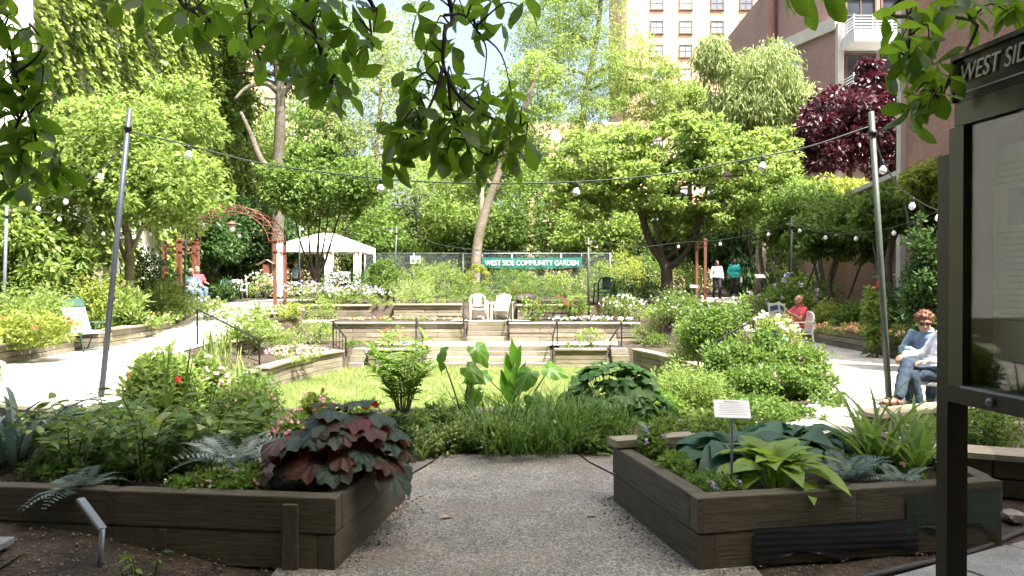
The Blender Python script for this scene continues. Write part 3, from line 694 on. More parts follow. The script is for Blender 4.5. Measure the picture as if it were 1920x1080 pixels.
def window(parent, pos, right, wd, ht, frame='frame_brown', bars=0, mull=1, glass='window'):
    """window unit: frame proud of the wall, pane and mullions inside it; right = unit vector along the wall"""
    key = (round(wd, 2), round(ht, 2), frame, bars, mull, glass)
    if key not in _win:
        f = MB(); t = 0.09
        f.box((0, -0.03, ht / 2 - t / 2), (wd, 0.14, t)); f.box((0, -0.03, -ht / 2 + t / 2), (wd, 0.14, t))
        f.box((-wd / 2 + t / 2, -0.03, 0), (t, 0.14, ht - 2 * t)); f.box((wd / 2 - t / 2, -0.03, 0), (t, 0.14, ht - 2 * t))
        for i in range(mull): f.box((-wd / 2 + wd * (i + 1) / (mull + 1), -0.02, 0), (0.05, 0.08, ht - 2 * t))
        f.box((0, -0.02, 0.02), (wd - 2 * t, 0.07, 0.045)); f.box((0, -0.07, -ht / 2 - 0.04), (wd + 0.16, 0.2, 0.07))
        g = MB(); g.box((0, -0.005, 0), (wd - 2 * t, 0.02, ht - 2 * t))
        b = None
        if bars:
            b = MB()
            for i in range(bars): b.tube([(-wd / 2 + wd * (i + 0.5) / bars, -0.16, -ht / 2), (-wd / 2 + wd * (i + 0.5) / bars, -0.16, ht / 2)], 0.012, 5)
            for z in (-ht / 2 + 0.1, 0, ht / 2 - 0.1): b.box((0, -0.16, z), (wd, 0.02, 0.03))
            b = b.mesh('bars', M['rail_white'])
        _win[key] = (f.mesh('window', M[frame]), g.mesh('pane', M[glass]), b)
    fm, gm, bmesh_ = _win[key]; r = Vector(right).normalized(); nrm = Vector((r.y, -r.x, 0))
    m = Matrix(((r.x, -nrm.x, 0, 0), (r.y, -nrm.y, 0, 0), (0, 0, 1, 0), (0, 0, 0, 1))); m.translation = Vector(pos)
    o = bpy.data.objects.new('window', fm); o.matrix_basis = m; link(o, parent)
    g = bpy.data.objects.new('pane', gm); g.matrix_basis = m; link(g, o)
    if bmesh_: b = bpy.data.objects.new('bars', bmesh_); b.matrix_basis = m; link(b, o)
    return o
def varglass(name, a, b, c):
    m, n, p, o = newmat(name); oi = N(n, 'ShaderNodeObjectInfo'); r = ramp(n, oi.outputs['Random'], [(0.0, a), (0.5, b), (1.0, c)]); n.links.new(r.outputs[0], p.inputs['Base Color']); p.inputs['Roughness'].default_value = 0.15; return m
M['window_far'] = varglass('window_with_blinds', (0.10, 0.12, 0.15), (0.30, 0.34, 0.40), (0.62, 0.62, 0.60))

tw = thing('apartment_tower', 'tall tan brick apartment tower with rows of paired windows behind the trees', 'building', (22, 88, 0))
prism('wall', [(13.45, 88), (34, 88), (34, 104), (13.45, 104)], 0, 62, M['tan_brick'], tw)
MB().box((13.1, 87.9, 31), (0.6, 0.3, 62)).build('drainpipe', M['frame_brown'], tw)
for cx in (17.0, 20.4, 24.1, 27.5):
    for k in range(-7, 4):
        window(tw, (cx, 87.98, 28.62 + 2.79 * k), (1, 0, 0), 1.55, 1.5, glass='window_far')
tl = thing('apartment_tower', 'pale tan tower glimpsed between branches at the upper left', 'building', (-41, 95, 0))
prism('wall', [(-47, 95), (-35.5, 95), (-35.5, 108), (-47, 108)], 0, 58, M['tan_brick'], tl)
for cx in (-45, -42, -39, -36.8):
    for k in range(10): window(tl, (cx, 94.98, 22 + 2.8 * k), (1, 0, 0), 1.3, 1.5, glass='window_far')
bl = thing('brick_building', 'orange brick apartment block behind the tall forked tree', 'building', (-22, 70, 0))
prism('wall', [(-27, 70), (-18.8, 70), (-18.8, 82), (-27, 82)], 0, 20, M['tan_brick'], bl)
for cx in (-25, -22.5, -20.2):
    for k in range(6): window(bl, (cx, 69.98, 4 + 2.8 * k), (1, 0, 0), 1.2, 1.5, glass='window_far')
bc = thing('brick_building', 'peach brick apartment block behind the layered tree in the centre', 'building', (6, 75, 0))
prism('wall', [(1.5, 75), (13.0, 75), (13.0, 86), (1.5, 86)], 0, 17.5, M['tan_brick'], bc)
for cx in (3, 5.6, 8.2, 10.8):
    for k in range(5): window(bc, (cx, 74.98, 4 + 2.8 * k), (1, 0, 0), 1.3, 1.5, glass='window_far')

sb = thing('street_building', 'tall brick apartment block on the street side opposite the garden', 'building', (5, -12, 0))
prism('wall', [(-34, -9.5), (-34, -24), (46, -24), (46, -9.5)], 0, 43.5, M['red_brick'], sb)
for cx in np.arange(-30, 44, 5.5):
    for k in range(0, 14, 2): window(sb, (cx, -9.48, 3 + 2.9 * k), (-1, 0, 0), 1.4, 1.5, glass='window_far')

# balcony building
M['window_dark'] = plain('shaded_window_glass', (0.05, 0.06, 0.075), 0.12, var=0.3, scale=1)
bb = thing('balcony_building', 'mauve brick building with white balconies above the burgundy tree', 'building', (17, 38, 0))
B0 = Vector((15.65, 36, 0)); B1 = Vector((13.9, 40.8, 0))
prism('wall', [(B0.x, B0.y), (19.3, 36), (19.3, 48), (B1.x + 2.0, 48), (B1.x, B1.y)], 0, 14.3, M['mauve_brick'], bb)
prism('upper_wall', [(15.9, 36.9), (19.3, 36.9), (19.3, 47), (15.6, 47), (14.6, 41)], 14.3, 22, M['mauve_brick'], bb)
prism('rear_wall', [(13.95, 41.05), (13.95 + 2.5, 43), (17, 52), (14.2, 50.8)], 0, 17.6, M['mauve_brick'], bb)
dl = (B1 - B0).normalized(); nl = Vector((-dl.y, dl.x, 0)) * (1 if -dl.y < 0 else -1)
MB().bar(B0 + nl * 0.05 + Vector((0, 0, 14.0)), B1 + nl * 0.05 + Vector((0, 0, 14.0)), 0.22, 0.62).build('parapet_band', M['concrete'], bb)
MB().box((15.72, 35.92, 7.0), (0.3, 0.3, 14.0)).build('corner_trim', M['concrete'], bb)
window(bb, B0.lerp(B1, 0.62) + nl * 0.02 + Vector((0, 0, 12.1)), -dl, 1.5, 2.1, 'rail_white', mull=1, glass='window')
MB().box((17.5, 35.97, 7.0), (3.2, 0.06, 14.0)).build('recess_wall', M['ivywall'], bb)
for zf in (7.2, 9.95, 12.65):
    b = MB().box((17.5, 35.2, zf + 0.27), (3.5, 1.5, 0.55)).build('balcony', M['white_wall'], bb)
    r = MB()
    for q in range(5): 
        z = zf + 0.66 + q * 0.13
        r.bar((15.75, 34.5, z), (19.25, 34.5, z), 0.04, 0.035); r.bar((15.75, 34.5, z), (15.75, 35.95, z), 0.04, 0.035)
    for x in np.linspace(15.75, 19.25, 5): r.box((x, 34.5, zf + 0.9), (0.045, 0.05, 0.72))
    r.box((15.75, 35.9, zf + 0.9), (0.045, 0.05, 0.72))
    r.build('railing', M['rail_white'], b)
    window(bb, (16.7, 35.92, zf + 1.65), (1, 0, 0), 1.5, 1.8, 'frame_brown', glass='window_dark'); window(bb, (18.4, 35.92, zf + 1.65), (1, 0, 0), 1.5, 1.8, 'frame_brown', glass='window_dark')

rb = thing('brick_building', 'tall red brick side wall beside the notice board with a pale corner trim', 'building', (10.6, 20, 0))
P1 = Vector((10.67, 20.3, 0)); P0 = Vector((9.4, 11.5, 0))
prism('wall', [(P0.x, P0.y), (17, 10.5), (17, 21.2), (P1.x, P1.y)], 0, 11.5, M['red_brick'], rb)
MB().box((10.62, 20.34, 5.75), (0.22, 0.22, 11.5)).build('corner_trim', M['concrete'], rb)
wg = thing('brick_wing', 'low red brick wing with barred windows behind the right shrubs', 'building', (12, 26, 0))
W0, W1 = Vector((10.75, 20.45, 0)), Vector((13.0, 33, 0))
prism('wall', [(W0.x, W0.y), (16.5, 21.4), (17.5, 33.5), (W1.x, W1.y)], 0, 4.5, M['red_brick'], wg)
dw = (W1 - W0).normalized(); nw = Vector((-dw.y, dw.x, 0))
for t, z, wd, ht in ((0.13, 2.45, 1.15, 1.35), (0.76, 2.25, 1.2, 1.1)):
    window(wg, W0.lerp(W1, t) + nw * 0.02 + Vector((0, 0, z)), -dw, wd, ht, 'rail_white', bars=7)
MB().bar(W0 + nw * 0.03 + Vector((0, 0, 4.56)), W1 + nw * 0.03 + Vector((0, 0, 4.56)), 0.4, 0.14).build('coping', M['concrete'], wg)

iv = thing('ivy_building', 'grey rendered building side wall covered with ivy on the left', 'building', (-14, 28, 0))
prism('wall', [(-14, 21.8), (-14, 39), (-24, 39), (-24, 21.8)], 0, 19, M['white_wall'], iv)
n = 62000
py_ = RNG.uniform(21.75, 39.0, n); pz_ = RNG.uniform(0.6, 19.0, n)
nz_ = np.sin(py_ * 1.3) * np.sin(pz_ * 0.9 + py_ * 0.4) + 0.6 * np.sin(py_ * 3.1 + pz_ * 1.7)
k = (pz_ > 5.5) | (nz_ > -0.25); py_, pz_ = py_[k], pz_[k]; n = len(py_); bulge = 0.22 + 0.20 * np.sin(py_ * 2.1) * np.sin(pz_ * 1.6 + 1) + 0.08 * np.sin(py_ * 6.3 + pz_ * 4.0)
P = np.stack([-14 + np.abs(RNG.normal(0, 0.12, n)) + np.maximum(bulge, 0.03), py_, pz_], 1); D = RNG.normal(0, 0.45, (n, 3)); D[:, 2] -= 0.9; D[:, 0] += 0.55
leaf_obj('ivy', P, D, RNG.uniform(0.10, 0.23, n), T_ROUND, G['ivy'], iv, up=np.tile([[1.0, 0, 0.5]], (n, 1)), roll=0.4)

# ================================================================== FENCE, BANNER, TENT, ARCH
fn = thing('chain_link_fence', 'tall grey chain link fence behind the rear flower beds', 'fence', (-1, 36.5, 0.8))
for x in np.arange(-7.2, 5.4, 2.4): MB().tube([(x, 36.5, 0.7), (x, 36.5, 2.98)], 0.035, 7).build('post', M['grey_metal'], fn)
MB().tube([(-7.2, 36.5, 2.95), (4.9, 36.5, 2.95)], 0.026, 6).build('rail', M['grey_metal'], fn)
wm = MB()
for x in np.arange(-9.2, 5.0, 0.11):
    for s in (1, -1):
        a, b = Vector((x, 36.5 + 0.004 * s, 0.85)), Vector((x + s * 2.1, 36.5 + 0.004 * s, 2.95))
        lo, hi = -7.2, 4.9
        if s < 0: a, b = Vector((x + 2.1, 36.496, 0.85)), Vector((x, 36.496, 2.95))
        def clip(a, b):
            d = b - a; t0, t1 = 0.0, 1.0
            for lim, sg in ((lo, 1), (hi, -1)):
                fa = (a.x - lim) * sg; fb = (b.x - lim) * sg
                if fa < 0 and fb < 0: return None
                if fa < 0: t0 = max(t0, fa / (fa - fb))
                if fb < 0: t1 = min(t1, fa / (fa - fb))
            return (a + d * t0, a + d * t1) if t1 > t0 else None
        c = clip(a, b)
        if c: wm.tube(c, 0.005, 3, caps=False)
tag(wm.build('wire_mesh', M['grey_metal'], fn), kind='stuff')

def text(body, size, mat, mtx, parent, width=None, name='lettering', extrude=0.002, slant=0.0):
    c = bpy.data.curves.new(name, 'FONT'); c.body = body; c.size = size; c.extrude = extrude; c.align_x = 'CENTER'; c.align_y = 'CENTER'; c.materials.append(mat)
    tmp = bpy.data.objects.new(name, c); COL.objects.link(tmp); bpy.context.view_layer.update()
    me = bpy.data.meshes.new_from_object(tmp.evaluated_get(bpy.context.evaluated_depsgraph_get())); bpy.data.objects.remove(tmp)
    if width:
        xs_ = [v.co.x for v in me.vertices]; k = width / (max(xs_) - min(xs_))
        for v in me.vertices: v.co.x *= k
    for v in me.vertices: v.co.x += slant * v.co.y
    o = bpy.data.objects.new(name, me); o.matrix_basis = mtx; return link(o, parent)
bn = thing('banner', 'teal green cloth banner reading WEST SIDE COMMUNITY GARDEN on the fence', 'banner', (1.0, 36.35, 2.3))
vs, fs = [], []
for i in range(41):
    x = -1.45 + 4.85 * i / 40; s = -0.05 * math.sin(math.pi * i / 40)
    for j, z in enumerate((2.26, 2.50, 2.76)): vs.append((x, 36.38 + 0.03 * math.sin(i * 0.9) * (1 - 0.4 * j), z + s))
for i in range(40):
    for j in range(2): fs.append((i * 3 + j, i * 3 + 3 + j, i * 3 + 4 + j, i * 3 + 1 + j))
MB().add(vs, fs, True).build('cloth', M['teal'], bn)
text('WEST SIDE COMMUNITY GARDEN', 0.36, M['lettering'], Matrix.Translation((0.97, 36.325, 2.475)) @ Matrix.Rotation(R(90), 4, 'X'), bn, width=4.55)
for x in (-1.45, 3.4): MB().tube([(x, 36.4, 2.74), (x, 36.49, 2.95)], 0.008, 4).build('tie', M['white'], bn)
fs_ = thing('fence_sign', 'small white sign with green print on the fence by the round shrub', 'sign', tuple(at(779, 500, 36.4)))
MB().box(at(779, 487, 36.42), (0.5, 0.02, 0.36)).build('plate', M['white'], fs_)
MB().box(at(775, 489, 36.40), (0.14, 0.012, 0.16)).build('print', M['teal'], fs_); MB().box(at(784, 489, 36.40), (0.12, 0.012, 0.18)).build('print', M['teal'], fs_)

tn = thing('canopy_tent', 'white peaked canopy tent with open sides behind the vase shaped tree', 'tent', (-8.4, 33.6, 0.8))
x0, x1, y0, y1, ze, zp = -10.2, -6.5, 32.0, 35.3, 3.15, 3.75
MB().add([(x0, y0, ze), (x1, y0, ze), (x1, y1, ze), (x0, y1, ze), ((x0 + x1) / 2 - 0.3, (y0 + y1) / 2, zp), ((x0 + x1) / 2 + 0.3, (y0 + y1) / 2, zp)], [(0, 1, 5, 4), (1, 2, 5), (2, 3, 4, 5), (3, 0, 4)]).build('canopy', M['tent'], tn)
for a, b in (((x0, y0), (x1, y0)), ((x1, y0), (x1, y1)), ((x1, y1), (x0, y1)), ((x0, y1), (x0, y0))):
    vs, fs = [], []; K = 16
    for i in range(K + 1):
        t = i / K; x = a[0] + (b[0] - a[0]) * t; y = a[1] + (b[1] - a[1]) * t
        vs += [(x, y, ze), (x, y, ze - 0.26 - 0.05 * abs(math.sin(t * math.pi * 5)))]
    for i in range(K): fs.append((i * 2, i * 2 + 1, i * 2 + 3, i * 2 + 2))
    MB().add(vs, fs).build('valance', M['tent'], tn)
for x, y in ((x0, y0), (x1, y0), (x1, y1), (x0, y1)):
    MB().tube([(x, y, 0.75), (x, y, ze)], 0.035, 6).build('leg', M['white'], tn)
for xa, xb in ((x0, x0 + 0.45), (x1 - 0.3, x1), (x1 - 1.55, x1 - 1.15)):
    vs, fs = [], []
    for i in range(7):
        t = i / 6; vs += [(xa + (xb - xa) * t, y0 + 0.06 + 0.05 * math.sin(i * 1.9), ze - 0.1), (xa + (xb - xa) * t, y0 + 0.06 + 0.06 * math.sin(i * 1.9 + 0.3), 1.35 if xb - xa < 0.42 else 0.95)]
    for i in range(6): fs.append((i * 2, i * 2 + 1, i * 2 + 3, i * 2 + 2))
    MB().add(vs, fs, True).build('curtain', M['tent'], tn)
MB().box((x1 - 1.0, y0 + 0.08, 1.75), (1.1, 0.02, 0.5)).build('half_wall', M['tent'], tn)
tb = thing('folding_table', 'low table under the white canopy tent', 'table', (-8.0, 33.4, 0.8))
MB().box((-8.0, 33.4, 1.52), (1.8, 0.8, 0.05)).build('table_top', M['cream'], tb)
for sx in (-0.8, 0.8):
    for sy in (-0.32, 0.32): MB().tube([(-8.0 + sx, 33.4 + sy, 0.76), (-8.0 + sx, 33.4 + sy, 1.5)], 0.02, 5).build('leg', M['grey_metal'], tb)

ar = thing('garden_arch', 'red brown metal lattice arch over the left rear path', 'arch', (-9.6, 25.6, 0.6))
def arc(r, y, a0=0, a1=180, k=26): return [(-9.6 + r * math.cos(R(a0 + (a1 - a0) * i / k)), y, 2.85 + r * 0.80 * math.sin(R(a0 + (a1 - a0) * i / k))) for i in range(k + 1)]
for y in (25.2, 26.3):
    MB().tube(arc(1.66, y), 0.015, 5).build('hoop', M['rust'], ar); MB().tube(arc(1.40, y), 0.015, 5).build('hoop', M['rust'], ar)
    o_, i_ = arc(1.66, y), arc(1.40, y); st = MB()
    for q in range(0, 26, 2):
        st.tube([o_[q], i_[q + 1]], 0.012, 4); st.tube([i_[q + 1], o_[q + 2]], 0.012, 4)
    st.build('lattice', M['rust'], ar)
r_ = MB(); a_, b_ = arc(1.66, 25.2), arc(1.66, 26.3)
for q in range(1, 26, 2): r_.tube([a_[q], b_[q]], 0.014, 4); r_.tube([a_[q], b_[min(q + 2, 26)]], 0.009, 4)
r_.build('rungs', M['rust'], ar)
for x in (-11.2, -8.0):
    for y in (25.2, 26.3): MB().box((x, y, (H(x, y) + 2.95) / 2), (0.10, 0.10, 2.95 - H(x, y))).box((x, y, 2.98), (0.17, 0.17, 0.06)).box((x, y, 2.62), (0.16, 0.16, 0.05)).build('post', M['rust'], ar)
ln = thing('hanging_lantern', 'pale lantern hanging from the top of the red arch', 'lantern', (-9.65, 25.75, 3.3))
MB().tube([(-9.65, 25.75, 4.1), (-9.65, 25.75, 3.66)], 0.008, 4).build('chain', M['rust'], ln)
MB().lathe((-9.65, 25.75, 3.5), [(0.02, 0.18), (0.19, 0.08), (0.2, 0.05)], 10).build('lamp_shade', M['rust'], ln)
MB().lathe((-9.65, 25.75, 3.3), [(0.05, 0), (0.11, 0.06), (0.11, 0.2), (0.06, 0.25)], 10).build('globe', M['bulb'], ln)
bh = thing('birdhouse', 'small wooden birdhouse with pitched roof fixed to the arch post', 'birdhouse', (-8.22, 25.1, 1.9))
MB().box((-8.22, 25.02, 2.02), (0.2, 0.2, 0.3)).build('body', M['rust'], bh)
MB().add([(-8.55, 24.85, 2.13), (-8.22, 24.85, 2.33), (-7.95, 24.85, 2.17), (-8.55, 25.2, 2.13), (-8.22, 25.2, 2.33), (-7.95, 25.2, 2.17)], [(0, 1, 4, 3), (1, 2, 5, 4), (0, 3, 4, 1), (1, 4, 5, 2)]).build('roof', M['timber'], bh)
def post_pair(label, posts, ztop, bars, name='pergola'):
    root = thing(name, label, 'pergola', (posts[0][0], posts[0][1], H(*posts[0])))
    for x, y in posts:
        z0 = H(x, y) - 0.03; MB().box((x, y, (z0 + ztop) / 2), (0.11, 0.11, ztop - z0)).box((x, y, ztop - 0.2), (0.14, 0.14, 0.05)).box((x, y, ztop + 0.03), (0.14, 0.14, 0.06)).build('post', M['rust'], root)
    for a, b, z in bars: MB().bar(Vector((*posts[a], z)), Vector((*posts[b], z)), 0.06, 0.07).build('crossbar', M['rust'], root)
    return root
post_pair('red brown wooden pergola posts with crossbars left of the arch', [(pxX(309, 26.5), 26.5), (pxX(335, 25.9), 25.9), (pxX(371, 27.2), 27.2)], 2.95, [(0, 1, 2.8), (0, 1, 2.6), (1, 2, 2.8), (1, 2, 2.6)])
post_pair('red brown wooden posts beside the two walking women', [(pxX(1322, 32), 32.0), (pxX(1306, 35), 35.0)], 3.35, [(0, 1, 3.3), (0, 1, 3.1)])

# ================================================================== LIGHT POLES AND STRING LIGHTS
def pole(label, base, top, r, mat, band=True):
    base, top = Vector(base), Vector(top); root = thing('light_pole', label, 'pole', base, 'poles carrying string lights')
    MB().tube([base - Vector((0, 0, 0.05)), base.lerp(top, 0.5), top], [r * 1.08, r, r * 0.94], 10).build('shaft', M[mat], root)
    if band:
        d = (top - base).normalized(); c = top - d * 0.26; MB().tube([c - d * 0.03, c + d * 0.03], r * 1.5, 10).build('clamp', M['black_metal'], root)
    return root
def gp(px, Y): x = pxX(px, Y); return Vector((x, Y, H(x, Y)))
pole('leaning dark blue grey light pole in front of the left walkway', gp(188, 10.2), at(245, 205, 10.2), 0.036, 'dark_pole')
pole('leaning grey light pole in front of the seated couple', gp(1670, 9.0), at(1632, 210, 9.0), 0.036, 'green_pole')
pole('thin pale light pole at the far left edge', gp(4, 17.5), at(14, 385, 17.5), 0.035, 'grey_metal')
pole('thin yellowish light pole in front of the red arch', gp(343, 22.5), at(351, 400, 22.5), 0.035, 'green_pole')
pole('thin light pole beside the white canopy tent', gp(560, 30), at(563, 408, 30), 0.035, 'green_pole')
pole('thin light pole by the round dark shrub', gp(738, 29), at(744, 425, 29), 0.035, 'green_pole')
pole('thin grey light pole behind the right terrace wall', gp(1104, 25), at(1103, 445, 25), 0.04, 'green_pole')
pole('thin yellowish light pole behind the man reading', gp(1484, 21), at(1484, 408, 21), 0.035, 'green_pole')
_bm = {}
def string_light(label, pts, bulbs, scale=1.0, r=0.010):
    P = [at(*p) for p in pts]; root = thing('string_lights', label, 'string lights', P[0], 'strings of bulbs')
    cv = catmull(P, 8); MB().tube(cv, r, 5).build('cable', M['cable'], root)
    if not _bm:
        _bm['s'] = MB().lathe((0, 0, 0), [(0.022, 0.012), (0.026, -0.005), (0.026, -0.055), (0.020, -0.062)], 8).mesh('socket', M['socket'])
        _bm['b'] = MB().lathe((0, 0, 0), [(0.018, -0.058), (0.024, -0.075), (0.043, -0.105), (0.048, -0.128), (0.040, -0.155), (0.018, -0.172), (0.003, -0.175)], 12).mesh('bulb', M['bulb'])
    for bp in bulbs:
        q = at(*bp); c = min(cv, key=lambda v: (v - q).length); q = Vector((c.x, c.y, c.z - r))
        m = Matrix.Translation(q) @ Matrix.Rotation(random.uniform(-0.15, 0.15), 4, 'X') @ Matrix.Rotation(random.uniform(-0.12, 0.12), 4, 'Y') @ Matrix.Scale(scale, 4)
        b = bpy.data.objects.new('bulb', _bm['b']); b.matrix_basis = m; link(b, root)
        s = bpy.data.objects.new('socket', _bm['s']); s.matrix_basis = m; link(s, b)
string_light('main string of four bulbs sagging between the two leaning poles', [(243, 246, 10.2), (355, 273, 10.15), (500, 308, 10.05), (715, 335, 9.9), (900, 344, 9.7), (1082, 341, 9.5), (1260, 325, 9.35), (1430, 293, 9.2), (1520, 274, 9.1), (1634, 236, 9.0)],
             [(355, 273, 10.15), (715, 335, 9.9), (1082, 341, 9.5), (1430, 293, 9.2)], 1.0)
string_light('string of bulbs running from the left leaning pole to the far left pole', [(242, 258, 10.2), (215, 295, 11), (190, 318, 12), (150, 350, 13.5), (124, 366, 14.5), (71, 380, 16), (14, 392, 17.5)], [(190, 318, 12), (124, 366, 14.5), (71, 380, 16)])
string_light('low string of bulbs between the far left pole and the arch pole', [(14, 395, 17.5), (112, 402, 18.6), (195, 430, 20), (230, 435, 20.5), (282, 430, 21.2), (330, 415, 22.2), (351, 402, 22.5)], [(112, 402, 18.6), (195, 430, 20), (227, 435, 20.5), (282, 430, 21.2), (330, 415, 22.2)])
string_light('string of bulbs crossing in front of the red arch', [(351, 402, 22.5), (383, 414, 23.5), (440, 434, 25), (517, 434, 28), (563, 412, 30)], [(383, 414, 23.5), (454, 435, 25.4), (517, 434, 28)])
string_light('far string of bulbs from the tent pole to the right terrace pole', [(563, 412, 30), (568, 424, 30), (650, 442, 29.6), (744, 428, 29), (830, 460, 28), (960, 472, 27), (1040, 466, 26), (1103, 450, 25)], [(569, 424, 30), (653, 442, 29.6), (733, 431, 29), (902, 469, 27.5), (990, 471, 26.6)])
string_light('string of bulbs from the right leaning pole down behind the notice board', [(1633, 238, 9.0), (1653, 300, 9.6), (1685, 350, 10.4), (1711, 370, 11), (1757, 394, 12), (1830, 410, 13.5)], [(1653, 300, 9.6), (1711, 370, 11), (1757, 394, 12)])
string_light('string of bulbs hanging in front of the shrubs by the brick wing', [(1103, 450, 25), (1200, 462, 24.4), (1272, 455, 24), (1350, 450, 23), (1440, 432, 21.8), (1484, 412, 21), (1500, 424, 20.5), (1547, 436, 19), (1606, 437, 17.5), (1675, 426, 16), (1770, 392, 14)], [(1272, 455, 24), (1350, 450, 23), (1440, 432, 21.8), (1500, 424, 20.5), (1547, 436, 19), (1606, 437, 17.5), (1675, 426, 16), (1768, 393, 14)])

# ================================================================== HANDRAILS
def railing(label, a, b, za, zb, nb=0, curl=True, r=0.018):
    """a, b: (x, y, z of the rail); za, zb: foot heights"""
    a, b = Vector(a), Vector(b); root = thing('handrail', label, 'handrail', (a.x, a.y, za), 'black metal handrails')
    MB().bar(a, b, 0.045, 0.022).build('rail', M['black_metal'], root)
    for p, z in ((a, za), (b, zb)): MB().box((p.x, p.y, (p.z - 0.012 + z) / 2), (0.034, 0.034, p.z - 0.012 - z)).build('post', M['black_metal'], root)
    for i in range(nb):
        t = (i + 1) / (nb + 1); p = a.lerp(b, t); z = za + (zb - za) * t
        MB().tube([(p.x, p.y, z + 0.10), (p.x, p.y, p.z - 0.01)], 0.008, 6).build('baluster', M['black_metal'], root)
    if nb: MB().bar((a.x, a.y, za + 0.1), (b.x, b.y, zb + 0.1), 0.022, 0.016).build('bottom_rail', M['black_metal'], root)
    if curl:
        d = (a - b); d.z = 0; d.normalize()
        MB().tube([a + d * (0.02 + 0.03 * math.sin(R(t))) + Vector((0, 0, -0.03 + 0.03 * math.cos(R(t)))) for t in range(0, 300, 30)], 0.009, 6).build('scroll', M['black_metal'], root)
    return root
railing('black handrail with balusters sloping down beside the left walkway', (-7.8, 18.5, 0.90), (-5.72, 16.9, 0.27), 0.0, -0.32, 5)
railing('black handrail by the small left corner steps of the lawn', (-5.2, 21.7, 0.42), (-4.62, 20.75, 0.02), -0.3, -0.5, 3)
railing('black handrail on the left of the wide lawn steps', (-2.84, 22.1, 0.52), (-2.46, 20.5, 0.06), -0.3, -0.8)
railing('black handrail on the right of the wide lawn steps', (1.34, 22.1, 0.48), (1.12, 20.5, 0.06), -0.3, -0.8)
railing('black handrail by the small right corner steps of the lawn', (3.2, 21.8, 0.40), (2.68, 20.4, -0.02), -0.3, -0.8, 2)
railing('black handrail on the left of the narrow steps below the white chairs', (-1.60, 24.5, 1.02), (-1.50, 23.3, 0.42), 0.28, -0.3)
railing('black handrail on the right of the narrow steps below the white chairs', (-0.02, 24.5, 1.02), (-0.12, 23.3, 0.42), 0.28, -0.3)
railing('black handrail sloping through the plants right of the lawn', (4.62, 14.3, 0.84), (3.42, 13.7, 0.32), -0.1, -0.5, 4)
railing('short far handrail at the right end of the middle terrace', (4.62, 25.0, 1.02), (4.15, 24.4, 0.42), 0.28, 0.0, 0)

# ================================================================== CHAIRS
def plastic_chair(name, label, loc, rz, mat='white', slats=True, sc=1.0):
    root = thing(name, label, 'chair', (0, 0, 0), 'garden chairs'); m = M[mat]
    seat = []
    vs, fs = [], []; n_ = 8
    for i in range(n_ + 1):
        for j in range(n_ + 1):
            x = -0.25 + 0.5 * i / n_; y = -0.25 + 0.47 * j / n_; z = 0.43 - 0.02 * math.sin(math.pi * i / n_) - 0.03 * (j / n_) - 0.02 * max(0, 1 - j) ; vs.append((x, y, z))
    k = len(vs); vs += [(v[0], v[1], v[2] - 0.025) for v in vs]
    for i in range(n_):
        for j in range(n_):
            a = i * (n_ + 1) + j; fs.append((a, a + n_ + 1, a + n_ + 2, a + 1)); fs.append((k + a, k + a + 1, k + a + n_ + 2, k + a + n_ + 1))
    for i in range(n_):
        for (a, b) in ((i * (n_ + 1), (i + 1) * (n_ + 1)), ((i + 1) * (n_ + 1) + n_, i * (n_ + 1) + n_), (n_ * (n_ + 1) + i, n_ * (n_ + 1) + i + 1), (i + 1, i)): fs.append((a, k + a, k + b, b))
    MB().add(vs, fs, True).build('seat', m, root)
    bk = MB()
    def bp(u, z): # back surface
        return Vector((u * (0.25 + 0.01 * (z - 0.45)), 0.22 + 0.22 * (z - 0.42) + 0.05 * (1 - u * u), z))
    zt = 0.84
    bk.tube([bp(-1, 0.42), bp(-1.02, 0.62), bp(-0.97, 0.76), bp(-0.75, 0.83), bp(-0.35, 0.86), bp(0, 0.865), bp(0.35, 0.86), bp(0.75, 0.83), bp(0.97, 0.76), bp(1.02, 0.62), bp(1, 0.42)], 0.024, 7)
    bo = bk.build('backrest', m, root)
    if slats:
        for u in (-0.66, -0.33, 0, 0.33, 0.66): MB().bar(bp(u, 0.41), bp(u, 0.85 - 0.03 * abs(u)), 0.068, 0.016, up=(0, 1, 0)).build('slat', m, bo)
    else:
        vs, fs = [], []
        for j in range(6):
            for i in range(9): vs.append(bp(-0.55 + 1.1 * i / 8, 0.48 + 0.37 * j / 5))
        for j in range(5):
            for i in range(8): fs.append((j * 9 + i, j * 9 + i + 1, (j + 1) * 9 + i + 1, (j + 1) * 9 + i))
        MB().add(vs, fs, True).build('back_panel', m, bo)
        MB().bar(bp(-0.95, 0.5), bp(0.95, 0.5), 0.05, 0.02).build('back_panel', m, bo)
    for s in (-1, 1):
        ap = [Vector((s * 0.27, 0.30, 0.66)), Vector((s * 0.285, 0.1, 0.66)), Vector((s * 0.285, -0.16, 0.655)), Vector((s * 0.275, -0.245, 0.635))]
        a = MB()
        for p, q in zip(ap[:-1], ap[1:]): a.bar(p, q + (q - p).normalized() * 0.012, 0.062, 0.024)
        a.build('arm', m, root)
        MB().tube([ap[3], (s * 0.272, -0.25, 0.45), (s * 0.29, -0.285, 0.0)], [0.026, 0.028, 0.022], 6).build('leg', m, root)
        MB().tube([(s * 0.27, 0.29, 0.66), (s * 0.255, 0.24, 0.42), (s * 0.285, 0.31, 0.0)], [0.02, 0.028, 0.022], 6).build('leg', m, root)
    root.matrix_basis = Matrix.Translation(Vector(loc)) @ Matrix.Rotation(rz, 4, 'Z') @ Matrix.Scale(sc, 4)
    return root
